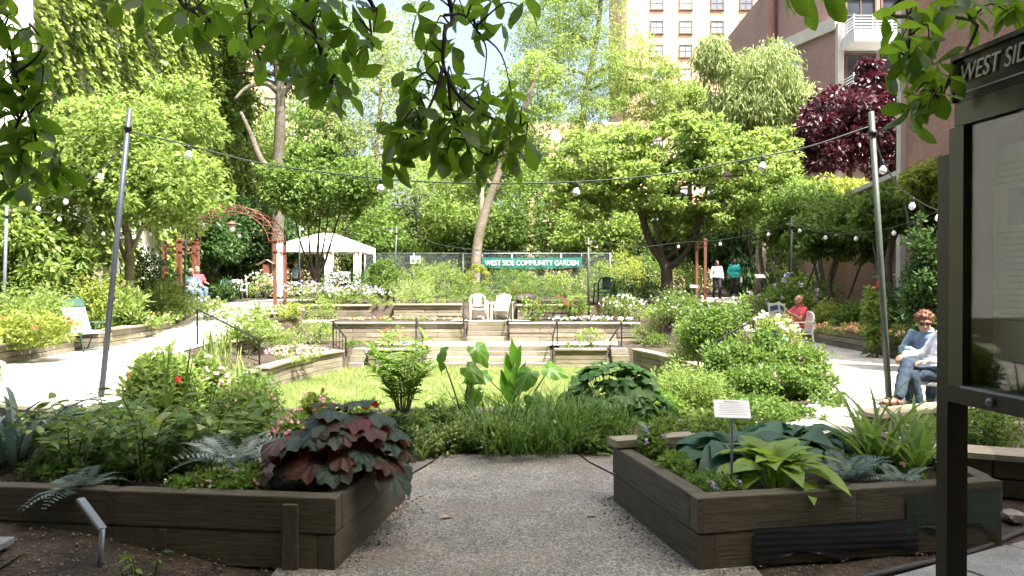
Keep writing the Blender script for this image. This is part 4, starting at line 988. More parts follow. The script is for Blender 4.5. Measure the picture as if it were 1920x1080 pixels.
def deck_chair(name, label, loc, rz, mat='cream'):
    root = thing(name, label, 'chair', (0, 0, 0), 'garden chairs'); m = M[mat]
    sb = MB().box((0, -0.02, 0.35), (0.50, 0.05, 0.03)).build('seat', m, root)
    for i in range(6): MB().box((0, -0.25 + 0.085 * i, 0.385 - 0.012 * i), (0.5, 0.072, 0.02)).build('slat', m, sb)
    bo = MB().bar((-0.26, 0.24, 0.46), (0.26, 0.24, 0.46), 0.03, 0.06).bar((-0.26, 0.34, 0.74), (0.26, 0.34, 0.74), 0.03, 0.05).build('backrest', m, root)
    for i in range(5):
        x = -0.2 + 0.1 * i; h_ = 0.90 - 0.03 * abs(i - 2) ** 1.4; MB().bar((x, 0.19, 0.36), (x, 0.19 + 0.33 * (h_ - 0.36), h_), 0.09, 0.018, up=(0, 1, 0)).build('slat', m, bo)
    for s in (-1, 1):
        MB().box((s * 0.31, -0.02, 0.60), (0.10, 0.62, 0.024)).build('arm', m, root)
        MB().box((s * 0.285, -0.27, 0.295), (0.045, 0.07, 0.59)).build('leg', m, root); MB().bar((s * 0.285, 0.22, 0.59), (s * 0.285, 0.34, 0), 0.045, 0.07, up=(1, 0, 0)).build('leg', m, root)
    root.matrix_basis = Matrix.Translation(Vector(loc)) @ Matrix.Rotation(rz, 4, 'Z')
    return root
plastic_chair('plastic_chair', 'white moulded plastic armchair left of the slatted chair on the terrace', (pxX(897, 24.9), 24.9, ZU), R(8), slats=False)
deck_chair('slatted_chair', 'cream slatted wooden armchair on the terrace above the narrow steps', (pxX(941, 25.0), 25.0, ZU), R(-12))
plastic_chair('plastic_chair', 'pale green plastic armchair half hidden by plants on the right terrace', (pxX(1133, 26.6), 26.6, 0.78), R(-20), mat='green_chair', slats=False, sc=1.1)
plastic_chair('plastic_chair', 'dark green plastic armchair in the shade under the red arch', (pxX(432, 32), 32, 0.8), R(60), mat='green_chair')
plastic_chair('plastic_chair', 'white plastic chair standing beyond the red arch', (pxX(447, 33), 33, 0.8), R(40))
READ = Vector((pxX(1492, 17.0), 17.0, 0.03)); READ.z = H(READ.x, READ.y) + 0.02
plastic_chair('plastic_chair', 'white plastic armchair under the man reading a newspaper', READ, R(-70))
CH2 = Vector((pxX(1758, 8.8), 8.8, 0.016)); CH1 = Vector((pxX(1756, 9.6), 9.6, 0.016))
plastic_chair('plastic_chair', 'white plastic armchair of the white haired sitter beside the notice board post', CH2, R(-72))
plastic_chair('plastic_chair', 'white plastic chair behind the auburn haired sitter', CH1, R(-38))
# folding lounger on the left
fc = thing('folding_chair', 'high backed folding garden chair with green frame and pale seat on the left', 'chair', (0, 0, 0), 'garden chairs')
for s in (-1, 1):
    x = s * 0.28; mg = M['green_chair']
    MB().tube([(x, -0.30, 0.42), (x, 0.20, 0.38), (x, 0.52, 1.12)], 0.014, 6).build('side_tube', mg, fc)
    MB().tube([(x * 1.08, -0.42, 0.0), (x * 1.08, -0.30, 0.42), (x * 1.08, -0.30, 0.62)], 0.015, 6).build('leg', mg, fc)
    MB().tube([(x * 1.08, 0.40, 0.0), (x * 1.08, 0.02, 0.60)], 0.015, 6).build('leg', mg, fc)
    MB().tube([(x * 1.1, -0.34, 0.63), (x * 1.1, 0.30, 0.63)], 0.022, 6).build('arm', mg, fc)
MB().box((0, -0.07, 0.41), (0.54, 0.52, 0.025)).build('seat', M['white'], fc)
MB().bar((0, 0.20, 0.40), (0, 0.46, 0.97), 0.54, 0.022, up=(0, 1, 0)).build('backrest', M['white'], fc)
MB().bar((0, 0.46, 0.985), (0, 0.535, 1.16), 0.50, 0.06, up=(0, 1, 0)).build('headrest', M['green_chair'], fc)
MB().tube([(-0.26, 0.53, 1.14), (-0.2, 0.57, 1.24), (0.2, 0.57, 1.24), (0.26, 0.53, 1.14)], 0.016, 6).build('top_bow', M['green_chair'], fc)
MB().tube([(-0.3, -0.40, 0.06), (0.3, -0.40, 0.06)], 0.012, 6).build('stretcher', M['green_chair'], fc)
fc.matrix_basis = Matrix.Translation((pxX(140, 16.6), 17.0, 0.02)) @ Matrix.Rotation(R(62), 4, 'Z')

# ================================================================== NOTICE BOARD
kd = Vector((-0.127, 1, 0)).normalized()          # along the board, away from the camera
kn = Vector((-kd.y, kd.x, 0))                     # face normal, towards the path
kb = thing('notice_board', 'brown metal notice board with glazed case and WEST SIDE header on the right', 'notice board', (1.66, 2.75, 0))
K0 = Vector((1.683, 2.80, 0))                     # far end of the glazed case
def kp(t, out, z): return K0 - kd * t + kn * out + Vector((0, 0, z))
def kbox(name, t0, t1, o0, o1, z0, z1, mat, parent=kb, bev=0.0):
    c = kp((t0 + t1) / 2, (o0 + o1) / 2, (z0 + z1) / 2); mt = Matrix(((-kd.x, kn.x, 0, 0), (-kd.y, kn.y, 0, 0), (0, 0, 1, 0), (0, 0, 0, 1))); mt.translation = c
    return MB().box(None, (abs(t1 - t0), abs(o1 - o0), abs(z1 - z0)), mtx=mt).build(name, M[mat], parent)
KW = 1.25
kbox('post', -0.095, -0.035, -0.06, 0.025, 0.0, 2.08, 'bronze')
kbox('post', KW + 0.035, KW + 0.085, -0.055, 0.02, 0.0, 2.08, 'bronze')
kbox('back_panel', 0.0, KW, -0.12, -0.10, 1.14, 2.26, 'bronze')
kbox('frame_top', 0.0, KW, -0.099, 0.03, 2.175, 2.26, 'bronze_light'); kbox('frame_bottom', -0.03, KW, -0.099, 0.03, 1.145, 1.205, 'bronze')
kbox('frame_side', -0.03, 0.045, -0.10, 0.028, 1.206, 2.174, 'bronze_light'); kbox('frame_side', KW - 0.06, KW, -0.10, 0.028, 1.206, 2.174, 'bronze_light')
kbox('lower_lip', 0.045, KW - 0.06, 0.012, 0.036, 1.206, 1.214, 'grey_metal')
hd = kbox('header', -0.005, KW + 0.035, -0.10, 0.03, 2.262, 2.435, 'bronze')
kbox('header_rim', -0.005, KW + 0.035, 0.031, 0.045, 2.418, 2.435, 'bronze_light', hd); kbox('header_rim', -0.005, 0.008, 0.031, 0.045, 2.262, 2.417, 'bronze_light', hd)
kbox('header_line', 0.012, KW + 0.03, 0.031, 0.035, 2.288, 2.293, 'rail_white', hd)
mt = Matrix(((-kd.x, 0, kn.x, 0), (-kd.y, 0, kn.y, 0), (0, 1, 0, 0), (0, 0, 0, 1)))
mt.translation = kp(0.04 + 0.56, 0.036, 2.356)
text('WEST SIDE COMMUNITY GARDEN', 0.092, M['lettering'], mt, hd, width=1.12, slant=0.18)
kbox('notice_sheet', 0.05, 0.62, -0.098, -0.092, 1.31, 2.09, 'paper_green')
ns = kbox('notice_sheet', 0.315, 0.62, -0.080, -0.076, 1.42, 1.73, 'paper')
kbox('print_block', 0.115, 0.215, -0.0915, -0.090, 1.80, 1.935, 'ink_dark')
for i in range(26):
    z = 2.02 - i * 0.0225
    if 1.78 < z < 1.95: continue
    w_ = random.uniform(0.10, 0.22) if i > 3 else random.uniform(0.2, 0.26); c = 0.175
    kbox('text_line', c - w_ / 2, c + w_ / 2, -0.0915, -0.0905, z, z + 0.006, 'ink')
kbox('glass', 0.046, KW - 0.061, 0.006, 0.010, 1.215, 2.173, 'glass')
lk = MB().tube([kp(0.19, 0.028, 1.176), kp(0.19, 0.042, 1.176)], 0.015, 12).build('lock', M['grey_metal'], kb)
MB().tube([kp(0.19, 0.0425, 1.176), kp(0.19, 0.0445, 1.176)], 0.006, 8).build('keyhole', M['black_metal'], lk)

# ================================================================== SMALL SIGNS
def plant_label(label, base, h_, wd, ht, tilt, rz, lines=True, mat='paper', post='grey_metal', r=0.008, lean=0.0):
    base = Vector(base); root = thing('plant_label', label, 'plant label', base, 'plant name labels')
    top = base + Vector((lean, 0, h_)); MB().tube([base - Vector((0, 0, 0.05)), top], r, 6).build('stake', M[post], root)
    m = Matrix.Translation(top + Vector((0, 0, ht * 0.35 * math.sin(tilt)))) @ Matrix.Rotation(rz, 4, 'Z') @ Matrix.Rotation(tilt, 4, 'X')
    b = MB().box(None, (wd, ht, 0.006), mtx=m); pl_ = b.build('plate', M[mat], root)
    if lines:
        for i in range(8):
            wl = wd * (0.45 if i == 0 else random.uniform(0.6, 0.82)); mm = m @ Matrix.Translation((0, ht * (0.38 - 0.1 * i), 0.0042))
            MB().box(None, (wl, ht * 0.022, 0.001), mtx=mm).build('text_line', M['ink'] if i == 0 else M['silverink'], pl_)
    return root
M['silverink'] = plain('pale_print', (0.66, 0.69, 0.69), 0.8)
plant_label('white printed plant label on a grey stake in the right raised bed', (pxX(1373, 4.32), 4.32, 0.33), 0.50, 0.20, 0.16, R(30), R(-12))
plant_label('small white plant label in the shrubs behind the pansy bed', gp(1703, 13.5), 0.93, 0.22, 0.16, R(40), R(-15), False)
plant_label('small white plant label by the hydrangeas near the walking women', gp(1425, 26), 0.95, 0.35, 0.22, R(35), 0.1, False)
plant_label('small white plant label under the dogwood tree', gp(1258, 26), 0.62, 0.25, 0.16, R(35), 0.0, False)
plant_label('small white plant label left of the red post by the walking women', gp(1301, 29), 0.55, 0.3, 0.2, R(35), 0.0, False)
# bent metal label stake in front of the left bed, seen edge on
ms = thing('metal_label', 'bent bare metal plant label leaning in front of the left raised bed', 'plant label', (-2.21, 3.95, 0.12))
b0 = Vector((pxX(183, 3.9), 3.9, 0.05)); b1 = at(190, 993, 3.9)
MB().tube([b0, b1], 0.014, 8).build('stake', M['grey_metal'], ms)
b2 = at(148, 936, 3.95)
pm = MB().bar(b1, b2, 0.055, 0.014, up=(0.8, 0.0, 0.59)).build('plate', M['grey_metal'], ms)
MB().bar(b1 + Vector((0.008, -0.05, 0.006)), b2 + Vector((0.008, -0.05, 0.006)), 0.012, 0.012, up=(0.8, 0.0, 0.59)).build('rim', M['green_pole'], pm)

# ================================================================== PEOPLE
_wr = bpy.data.textures.new('cloth_folds', 'CLOUDS'); _wr.noise_scale = 0.09; _wr.noise_depth = 2
def remeshed(mb, name, mat, parent, voxel, smooth=3):
    me = mb.mesh(name, mat); tmp = bpy.data.objects.new(name, me); COL.objects.link(tmp)
    r = tmp.modifiers.new('r', 'REMESH'); r.mode = 'VOXEL'; r.voxel_size = voxel; r.use_smooth_shade = True
    s = tmp.modifiers.new('s', 'SMOOTH'); s.iterations = smooth; s.factor = 0.5
    if name in ('shirt', 'trousers', 'hair'):
        dm = tmp.modifiers.new('d', 'DISPLACE'); dm.texture = _wr; dm.strength = 0.032 if name != 'hair' else 0.02; dm.mid_level = 0.45; dm.texture_coords = 'LOCAL'
    dg = bpy.context.evaluated_depsgraph_get(); m2 = bpy.data.meshes.new_from_object(tmp.evaluated_get(dg)); bpy.data.objects.remove(tmp)
    m2.materials.clear(); m2.materials.append(mat); m2.polygons.foreach_set('use_smooth', [True] * len(m2.polygons))
    return link(bpy.data.objects.new(name, m2), parent)
def cap(mb, p, q, r1, r2, n=10):
    p, q = Vector(p), Vector(q)
    mb.tube([p, p.lerp(q, 0.5), q], [r1, (r1 + r2) / 2, r2], n); mb.ball(p, r1 * 0.999, n); mb.ball(q, r2 * 0.999, n)
def loft(mb, rings, n=14):
    """rings: (center, rx, ry, xaxis, yaxis)"""
    vs, fs = [], []; m = len(rings)
    for c, rx, ry, xa, ya in rings:
        for k in range(n): a = 2 * math.pi * k / n; vs.append(Vector(c) + xa * rx * math.cos(a) + ya * ry * math.sin(a))
    for i in range(m - 1):
        for k in range(n): fs.append((i * n + k, i * n + (k + 1) % n, (i + 1) * n + (k + 1) % n, (i + 1) * n + k))
    fs.append(tuple(range(n - 1, -1, -1))); fs.append(tuple((m - 1) * n + k for k in range(n))); mb.add(vs, fs, True)
def hand(mb, wr, d, nrm, side, curl=0.5, s=1.0):
    """palm, four unequal fingers and a thumb leaving the side of the palm"""
    d = Vector(d).normalized(); nrm = Vector(nrm); nrm = (nrm - d * nrm.dot(d)).normalized(); x = d.cross(nrm) * side
    wr = Vector(wr); pc = wr + d * 0.045 * s
    for t in (-0.028, -0.009, 0.010, 0.028): cap(mb, wr + d * 0.01 * s + x * t * 0.7 * s, wr + d * 0.085 * s + x * t * s, 0.0145 * s, 0.0125 * s, 7)
    for t, L in ((-0.030, 0.060), (-0.010, 0.074), (0.010, 0.080), (0.030, 0.070)):
        k = wr + d * 0.088 * s + x * t * s; e = (d * math.cos(curl) + nrm * math.sin(curl)); k2 = k + e * L * 0.55 * s
        e2 = (d * math.cos(curl * 2.2) + nrm * math.sin(curl * 2.2)); cap(mb, k, k2, 0.0095 * s, 0.0085 * s, 6); cap(mb, k2, k2 + e2 * L * 0.5 * s, 0.0085 * s, 0.007 * s, 6)
    t0 = wr + d * 0.03 * s + x * 0.03 * s; t1 = t0 + (d * 0.6 + x * 0.75 + nrm * 0.3).normalized() * 0.04 * s
    cap(mb, t0, t1, 0.012 * s, 0.0105 * s, 6); cap(mb, t1, t1 + (d * 0.95 + x * 0.15 + nrm * 0.3).normalized() * 0.034 * s, 0.0105 * s, 0.008 * s, 6)

def person(label, loc, rz, J, skin, shirt, trousers, shoe, hair, hairstyle, sleeve=1.0, build=1.0, look=(0, -1, 0), vox=0.014, shirt_hem=0.0, glasses=False, sandals=False, crew=True):
    root = thing('person', label, 'person', (0, 0, 0)); J = {k: Vector(v) for k, v in J.items()}; B = build
    b = MB(); look = Vector(look).normalized(); hx = look.cross(Vector((0, 0, 1))).normalized(); hu = hx.cross(look).normalized()  # hx: towards the person's right
    hq = Matrix((( hx.x, -look.x, hu.x), (hx.y, -look.y, hu.y), (hx.z, -look.z, hu.z))).to_quaternion(); hc = J['hed']
    def hp(x, f, z): return hc + hx * x + look * f + hu * z
    # head: cranium, face, jaw, nose, ears
    b.ball(hp(0, -0.012, 0.025), 0.092, 14, (0.86, 1.05, 1.02), hq); b.ball(hp(0, 0.022, -0.035), 0.075, 12, (0.86, 0.92, 1.15), hq); b.ball(hp(0, 0.045, -0.085), 0.038, 10, (1.05, 0.9, 0.8), hq)
    b.ball(hp(0, 0.070, 0.035), 0.05, 10, (1.1, 0.5, 0.5), hq)
    cap(b, hp(0, 0.088, 0.008), hp(0, 0.108, -0.030), 0.010, 0.015, 8)
    for s in (-1, 1): b.ball(hp(s * 0.080, -0.008, -0.012), 0.026, 8, (0.35, 0.7, 1.15), hq); b.ball(hp(s * 0.042, 0.058, -0.035), 0.028, 8)
    cap(b, J['nek'] + (hc - J['nek']) * 0.45, J['nek'] - Vector((0, 0, 0.03)), 0.052 * B ** 0.5, 0.060 * B ** 0.5, 10)
    sx = (J['shL'] - J['shR']).normalized(); px_ = (J['hiL'] - J['hiR']).normalized()
    def rings(ex):
        sp = (J['nek'] - J['che']).normalized(); fy = sx.cross(sp).normalized(); py2 = px_.cross((J['che'] - J['pel']).normalized()).normalized(); md = (sx + px_).normalized(); my = (fy + py2).normalized()
        sh_ = (J['shL'] - J['shR']).length / 2
        return [(J['pel'] - (J['che'] - J['pel']).normalized() * 0.07, 0.13 * B + ex, 0.085 * B + ex, px_, py2), (J['pel'], 0.165 * B + ex, 0.115 * B + ex, px_, py2), (J['pel'].lerp(J['che'], 0.45), 0.142 * B + ex, 0.108 * B + ex, md, my),
                (J['che'], 0.160 * B + ex, 0.118 * B + ex, sx, fy), (J['che'].lerp(J['nek'], 0.62), sh_ * 0.86 + ex, 0.092 * B + ex, sx, fy), (J['che'].lerp(J['nek'], 0.88), sh_ * 0.55 + ex, 0.068 * B + ex, sx, fy), (J['nek'], 0.062 * B + ex, 0.056 * B + ex, sx, fy)]
    loft(b, rings(0.0))
    for s in 'LR':
        cap(b, J['sh' + s], J['el' + s], 0.052 * B, 0.040 * B); cap(b, J['el' + s], J['wr' + s], 0.040 * B, 0.026 * B ** 0.5)
        d = J.get('hd' + s, (J['wr' + s] - J['el' + s])); nn = J.get('hn' + s, Vector((0, 0, -1)) if abs(Vector(d).normalized().z) < 0.8 else Vector((1 if s == 'R' else -1, 0, 0)))
        hand(b, J['wr' + s], d, nn, 1 if s == 'L' else -1, J['cu' + s].x if 'cu' + s in J else 0.45)
        cap(b, J['hi' + s], J['kn' + s], 0.085 * B, 0.058 * B); cap(b, J['kn' + s], J['kn' + s].lerp(J['an' + s], 0.35), 0.057 * B, 0.054 * B); cap(b, J['kn' + s].lerp(J['an' + s], 0.35), J['an' + s], 0.054 * B, 0.036)
        f0 = J['an' + s] + Vector((0, 0, -0.045)); b.ball(f0 + (J['an' + s] - J['to' + s]).normalized() * 0.02, 0.036, 8); cap(b, f0, J['to' + s], 0.036, 0.028); b.ball(J['to' + s], 0.036, 8, (1.1, 1.1, 0.6))
    body = remeshed(b, 'body', skin, root, vox * (0.68 if vox < 0.016 else 0.8), 2)
    # shirt
    s_ = MB(); rg = rings(0.016); c0 = rg[0][0]; hem = (J['che'] - J['pel']).normalized()
    rg[0] = (J['pel'] - hem * (0.02 + shirt_hem), 0.165 * B + 0.03, 0.115 * B + 0.03, px_, rg[0][4]); rg[1] = (J['pel'] + hem * 0.05, 0.165 * B + 0.028, 0.118 * B + 0.026, px_, rg[1][4])
    rg[-1] = (J['nek'] - (J['nek'] - J['che']).normalized() * 0.015, 0.066 * B, 0.060 * B, rg[-1][3], rg[-1][4]); loft(s_, rg)
    for s in 'LR':
        el, wr = J['el' + s], J['wr' + s]
        if sleeve >= 0.99: cap(s_, J['sh' + s], el, 0.060 * B, 0.056 * B); cap(s_, el, el.lerp(wr, 0.9), 0.056 * B, 0.042)
        elif sleeve > 0.55: cap(s_, J['sh' + s], el, 0.060 * B, 0.056 * B); cap(s_, el, el.lerp(wr, 0.35), 0.056 * B, 0.052)
        else: cap(s_, J['sh' + s], J['sh' + s].lerp(el, 0.62), 0.060 * B, 0.064 * B)
    sh_o = remeshed(s_, 'shirt', shirt, root, vox, 3)
    if crew:   # collar
        c = MB(); n0 = J['nek'] + Vector((0, 0, 0.012)); c.tube([n0 + (hx * math.cos(a) * 0.068 + (look - Vector((0, 0, look.z))).normalized() * math.sin(a) * 0.066 + Vector((0, 0, -0.022 * math.sin(a)))) * B ** 0.5 for a in np.linspace(0, 2 * math.pi, 17)], 0.016, 7)
        c.build('collar', shirt, sh_o)
    t = MB(); ex = 0.012; rr = rings(ex); loft(t, [rr[0], rr[1], (J['pel'].lerp(J['che'], 0.22), 0.155 * B + ex, 0.112 * B + ex, rr[1][3], rr[1][4])])
    for s in 'LR':
        cap(t, J['hi' + s], J['kn' + s], 0.098 * B, 0.074 * B); cap(t, J['kn' + s], J['an' + s] + (J['kn' + s] - J['an' + s]).normalized() * 0.03, 0.074 * B, 0.062)
    remeshed(t, 'trousers', trousers, root, vox, 3)
    for s in 'LR':
        f = MB(); a = J['an' + s] + Vector((0, 0, -0.055)); to = J['to' + s]; dn = (to - a); 
        if sandals:
            so = MB(); so.bar(a - dn.normalized() * 0.05 + Vector((0, 0, -0.022)), to + dn.normalized() * 0.05 + Vector((0, 0, -0.022)), 0.088, 0.022); so_o = so.build('sandal', shoe, root)
            for q in (0.25, 0.85):
                cc = a.lerp(to, q); xx = dn.normalized().cross(Vector((0, 0, 1))).normalized(); st = MB(); st.tube([cc + xx * 0.044 * math.cos(g) + Vector((0, 0, -0.02 + 0.062 * math.sin(g))) for g in np.linspace(0, math.pi, 9)], 0.011, 6); st.build('strap', shoe, so_o)
        else:
            cap(f, a - dn.normalized() * 0.02 + Vector((0, 0, 0.01)), to, 0.044, 0.036); f.ball(to, 0.042, 8, (1.1, 1.1, 0.7)); remeshed(f, 'shoe', shoe, root, vox, 2)
    # face details
    for s in (-1, 1):
        e = MB().ball(hp(s * 0.032, 0.082, 0.012), 0.0095, 8, (1.3, 0.8, 0.8), hq).build('eye', M['black_hair'] if not glasses else M['black_metal'], body)
        MB().tube([hp(s * 0.016, 0.094, 0.030), hp(s * 0.034, 0.090, 0.035), hp(s * 0.050, 0.078, 0.030)], 0.0045, 5).build('eyebrow', hair, body)
    MB().tube([hp(-0.024, 0.082, -0.064), hp(0, 0.091, -0.062), hp(0.024, 0.082, -0.064)], [0.004, 0.008, 0.004], 6).build('lips', M['lips'], body)
    if glasses:
        g = MB()
        for s in (-1, 1):
            g.ball(hp(s * 0.034, 0.093, 0.012), 0.03, 10, (1.05, 0.32, 0.72), hq); g.tube([hp(s * 0.062, 0.085, 0.02), hp(s * 0.084, 0.0, 0.012)], 0.0045, 5)
        g.tube([hp(-0.012, 0.105, 0.016), hp(0.012, 0.105, 0.016)], 0.005, 5); g.build('sunglasses', M['black_metal'], body)
    h_ = MB(); rg_ = random.Random(hash(label) % 1000)
    if hairstyle == 'curly':
        h_.ball(hp(0, -0.025, 0.045), 0.1, 12, (0.95, 1.05, 0.95), hq)
        for _ in range(120):
            th = rg_.uniform(0, 2 * math.pi); u = rg_.uniform(-0.25, 1); rr2 = math.sqrt(max(0, 1 - u * u)); dv = Vector((rr2 * math.cos(th), rr2 * math.sin(th), u))
            if dv.y > 0.45 and dv.z < 0.55: continue
            c = hp(dv.x * 0.098, dv.y * 0.105 - 0.02, 0.035 + dv.z * 0.105); h_.ball(c, rg_.uniform(0.013, 0.024), 6)
    elif hairstyle == 'long':
        h_.ball(hp(0, -0.02, 0.04), 0.1, 12, (0.96, 1.04, 1.0), hq)
        for s in (-1, 1): cap(h_, hp(s * 0.075, -0.02, 0.0), hp(s * 0.085, -0.02, -0.15), 0.035, 0.03)
        cap(h_, hp(0, -0.075, 0.0), hp(0, -0.075, -0.16), 0.06, 0.05)
    elif hairstyle == 'balding':
        for s in (-1, 1): h_.ball(hp(s * 0.066, -0.035, 0.01), 0.04, 8, (0.5, 1.2, 0.9), hq)
        h_.ball(hp(0, -0.075, 0.0), 0.055, 8, (1.2, 0.55, 0.9), hq); h_.ball(hp(0, -0.04, 0.078), 0.055, 8, (1.15, 1.1, 0.55), hq)
    else:
        h_.ball(hp(0, -0.028, 0.04), 0.099, 12, (0.93, 1.02, 1.0), hq)
        for s in (-1, 1): h_.ball(hp(s * 0.068, -0.03, 0.0), 0.04, 8, (0.5, 1.1, 1.0), hq)
    hm = remeshed(h_, 'hair', hair, root, vox * 0.75, 1)
    hv = np.array([v.co[:] for v in hm.data.vertices]); hn = np.array([v.normal[:] for v in hm.data.vertices]); sel = RNG.choice(len(hv), 420)
    dd_ = hn[sel] * 0.6 + RNG.normal(0, 0.7, (420, 3)) + np.array([0, 0, -0.3]); o_ = leaf_obj('strands', hv[sel] - hn[sel] * 0.004, dd_, RNG.uniform(0.02, 0.045, 420) * (1.0 if hairstyle == 'curly' else 0.55), T_LANCE, hair, None); o_.parent = hm; tag(o_, kind='stuff')
    root.matrix_basis = Matrix.Translation(Vector(loc)) @ Matrix.Rotation(rz, 4, 'Z')
    return root
M['lips'] = plain('lips', (0.36, 0.12, 0.10), 0.5)

def standing(sw=0.0, armL=0.0, armR=0.0):
    return dict(pel=(0, 0, 0.93), che=(0, 0.0, 1.20), nek=(0, 0.01, 1.40), hed=(0, -0.02, 1.535), shL=(0.175, 0.01, 1.345), shR=(-0.175, 0.01, 1.345),
                elL=(0.25, 0.03 - armL * 0.3, 1.09), elR=(-0.25, 0.03 - armR * 0.3, 1.09), wrL=(0.255, -0.06 - armL, 0.87), wrR=(-0.255, -0.06 - armR, 0.87),
                hiL=(0.085, 0, 0.90), hiR=(-0.085, 0, 0.90), knL=(0.09, -0.04 - sw, 0.49), knR=(-0.09, -0.03 + sw * 0.3, 0.49), anL=(0.09, 0.02 - sw, 0.10), anR=(-0.09, 0.05 + sw * 1.5, 0.12), toL=(0.10, -0.13 - sw, 0.035), toR=(-0.10, -0.09 + sw * 1.5, 0.05))
x = pxX(1344, 32.5); person('woman in white blouse and black trousers walking beside the red post', (x, 32.5, H(x, 32.5) + 0.03), R(6), standing(0.10, 0.02, -0.05), M['skin_dark'], M['white_shirt'], M['black_cloth'], M['black_cloth'], M['black_hair'], 'short', 1.0, 1.08, (0.15, -1, -0.03), 0.02)
x = pxX(1377, 33.5); wl = person('woman in loose teal blouse and black trousers carrying a paper', (x, 33.5, H(x, 33.5) + 0.14), R(-4), standing(0.06, -0.02, 0.0), M['skin_dark'], M['teal_shirt'], M['black_cloth'], M['black_cloth'], M['black_hair'], 'long', 0.7, 1.22, (-0.05, -1, 0.0), 0.02, shirt_hem=0.10)
pa = thing('folded_paper', 'white folded paper held by the woman in teal', 'paper', (x + 0.28, 33.4, 0.9)); MB().box((x + 0.27, 33.38, H(x, 33.5) + 0.14 + 0.72), (0.10, 0.02, 0.24), 0.3).build('sheet', M['white'], pa)

def sitting(back=0.12, kneeZ=0.50, fwd=0.44, spread=0.11):
    return dict(pel=(0, 0.02, 0.53), che=(0, 0.02 + back * 0.7, 0.80), nek=(0, 0.02 + back * 1.15, 1.00), hed=(0, back * 1.05 - 0.02, 1.135), shL=(0.175, 0.02 + back, 0.945), shR=(-0.175, 0.02 + back, 0.945),
                elL=(0.27, back - 0.02, 0.70), elR=(-0.27, back - 0.02, 0.70), wrL=(0.24, -0.22, 0.68), wrR=(-0.24, -0.22, 0.68), hiL=(0.085, 0, 0.51), hiR=(-0.085, 0, 0.51),
                knL=(spread, -fwd, kneeZ), knR=(-spread, -fwd, kneeZ), anL=(spread, -fwd + 0.02, 0.10), anR=(-spread, -fwd + 0.02, 0.10), toL=(spread + 0.01, -fwd - 0.15, 0.035), toR=(-spread - 0.01, -fwd - 0.15, 0.035))
# man reading, faces left
J = sitting(0.10, 0.50, 0.42); J.update(elL=(0.25, -0.08, 0.74), elR=(-0.25, -0.08, 0.74), wrL=(0.15, -0.33, 0.88), wrR=(-0.15, -0.33, 0.88), hdL=(-0.15, -0.35, 0.55), hdR=(0.15, -0.35, 0.55), hnL=(-0.6, 0.3, 0.2), hnR=(0.6, 0.3, 0.2), cuL=(0.9, 0, 0), cuR=(0.9, 0, 0))
person('balding man in a red polo shirt sitting and reading a newspaper', READ + Vector((0, 0, 0.0)), R(-72), J, M['skin'], M['red_shirt'], M['denim_light'], M['sandal'], M['brown_hair'], 'balding', 0.5, 1.05, (0, -1, -0.22), 0.014)
nw_ = thing('newspaper', 'open newspaper held up by the man in red', 'newspaper', (0, 0, 0)); 
for s in (-1, 1):
    vs, fs = [], []
    for i in range(7):
        for j in range(9):
            u, v = i / 6, j / 8; vs.append((s * 0.30 * u, -0.42 - 0.10 * u * (1 - 0.2 * v) + 0.02 * math.sin(v * 5), 0.62 + 0.50 * v - 0.05 * u * v + 0.02 * math.sin(u * 4 + v * 3)))
    k = len(vs); vs += [(a, b - 0.006, c) for a, b, c in vs]
    for q in (0, k):
        for i in range(6):
            for j in range(8): fs.append((q + i * 9 + j, q + i * 9 + j + 1, q + (i + 1) * 9 + j + 1, q + (i + 1) * 9 + j))
    pg_ = MB().add(vs, fs, True).build('page', M['newsprint'], nw_)
    pic = []
    for (u0, u1, v0, v1) in (((0.12, 0.8, 0.62, 0.86)), ((0.1, 0.45, 0.08, 0.5))):
        q4 = [(s * 0.30 * u, -0.42 - 0.10 * u * (1 - 0.2 * v) + 0.02 * math.sin(v * 5) - 0.012, 0.62 + 0.50 * v - 0.05 * u * v + 0.02 * math.sin(u * 4 + v * 3)) for u, v in ((u0, v0), (u1, v0), (u1, v1), (u0, v1))]
        MB().add(q4, [(0, 1, 2, 3)]).build('picture', M['newspic'], pg_)
nw_.matrix_basis = Matrix.Translation(READ) @ Matrix.Rotation(R(-72), 4, 'Z')

# white haired sitter beside the board post (mostly hidden by it), legs crossed, faces left
J = sitting(0.16, 0.50, 0.43, 0.10); J.update(wrR=(-0.25, -0.24, 0.70), elR=(-0.30, 0.06, 0.70), hdR=(0.02, -0.2, -0.10), wrL=(0.16, -0.26, 0.66), knR=(0.02, -0.42, 0.62), anR=(0.20, -0.66, 0.26), toR=(0.22, -0.84, 0.22), knL=(0.10, -0.40, 0.50), anL=(0.12, -0.34, 0.10), toL=(0.12, -0.50, 0.035), cuR=(0.6, 0, 0))
person('white haired person in a white shirt and jeans with sandals by the board post', CH2 + Vector((0, 0, 0.0)), R(-80), J, M['skin'], M['white_shirt'], M['denim'], M['sandal'], M['grey_hair'], 'short', 1.0, 1.0, (0.25, -1, 0.0), 0.012, shirt_hem=0.12, sandals=True)
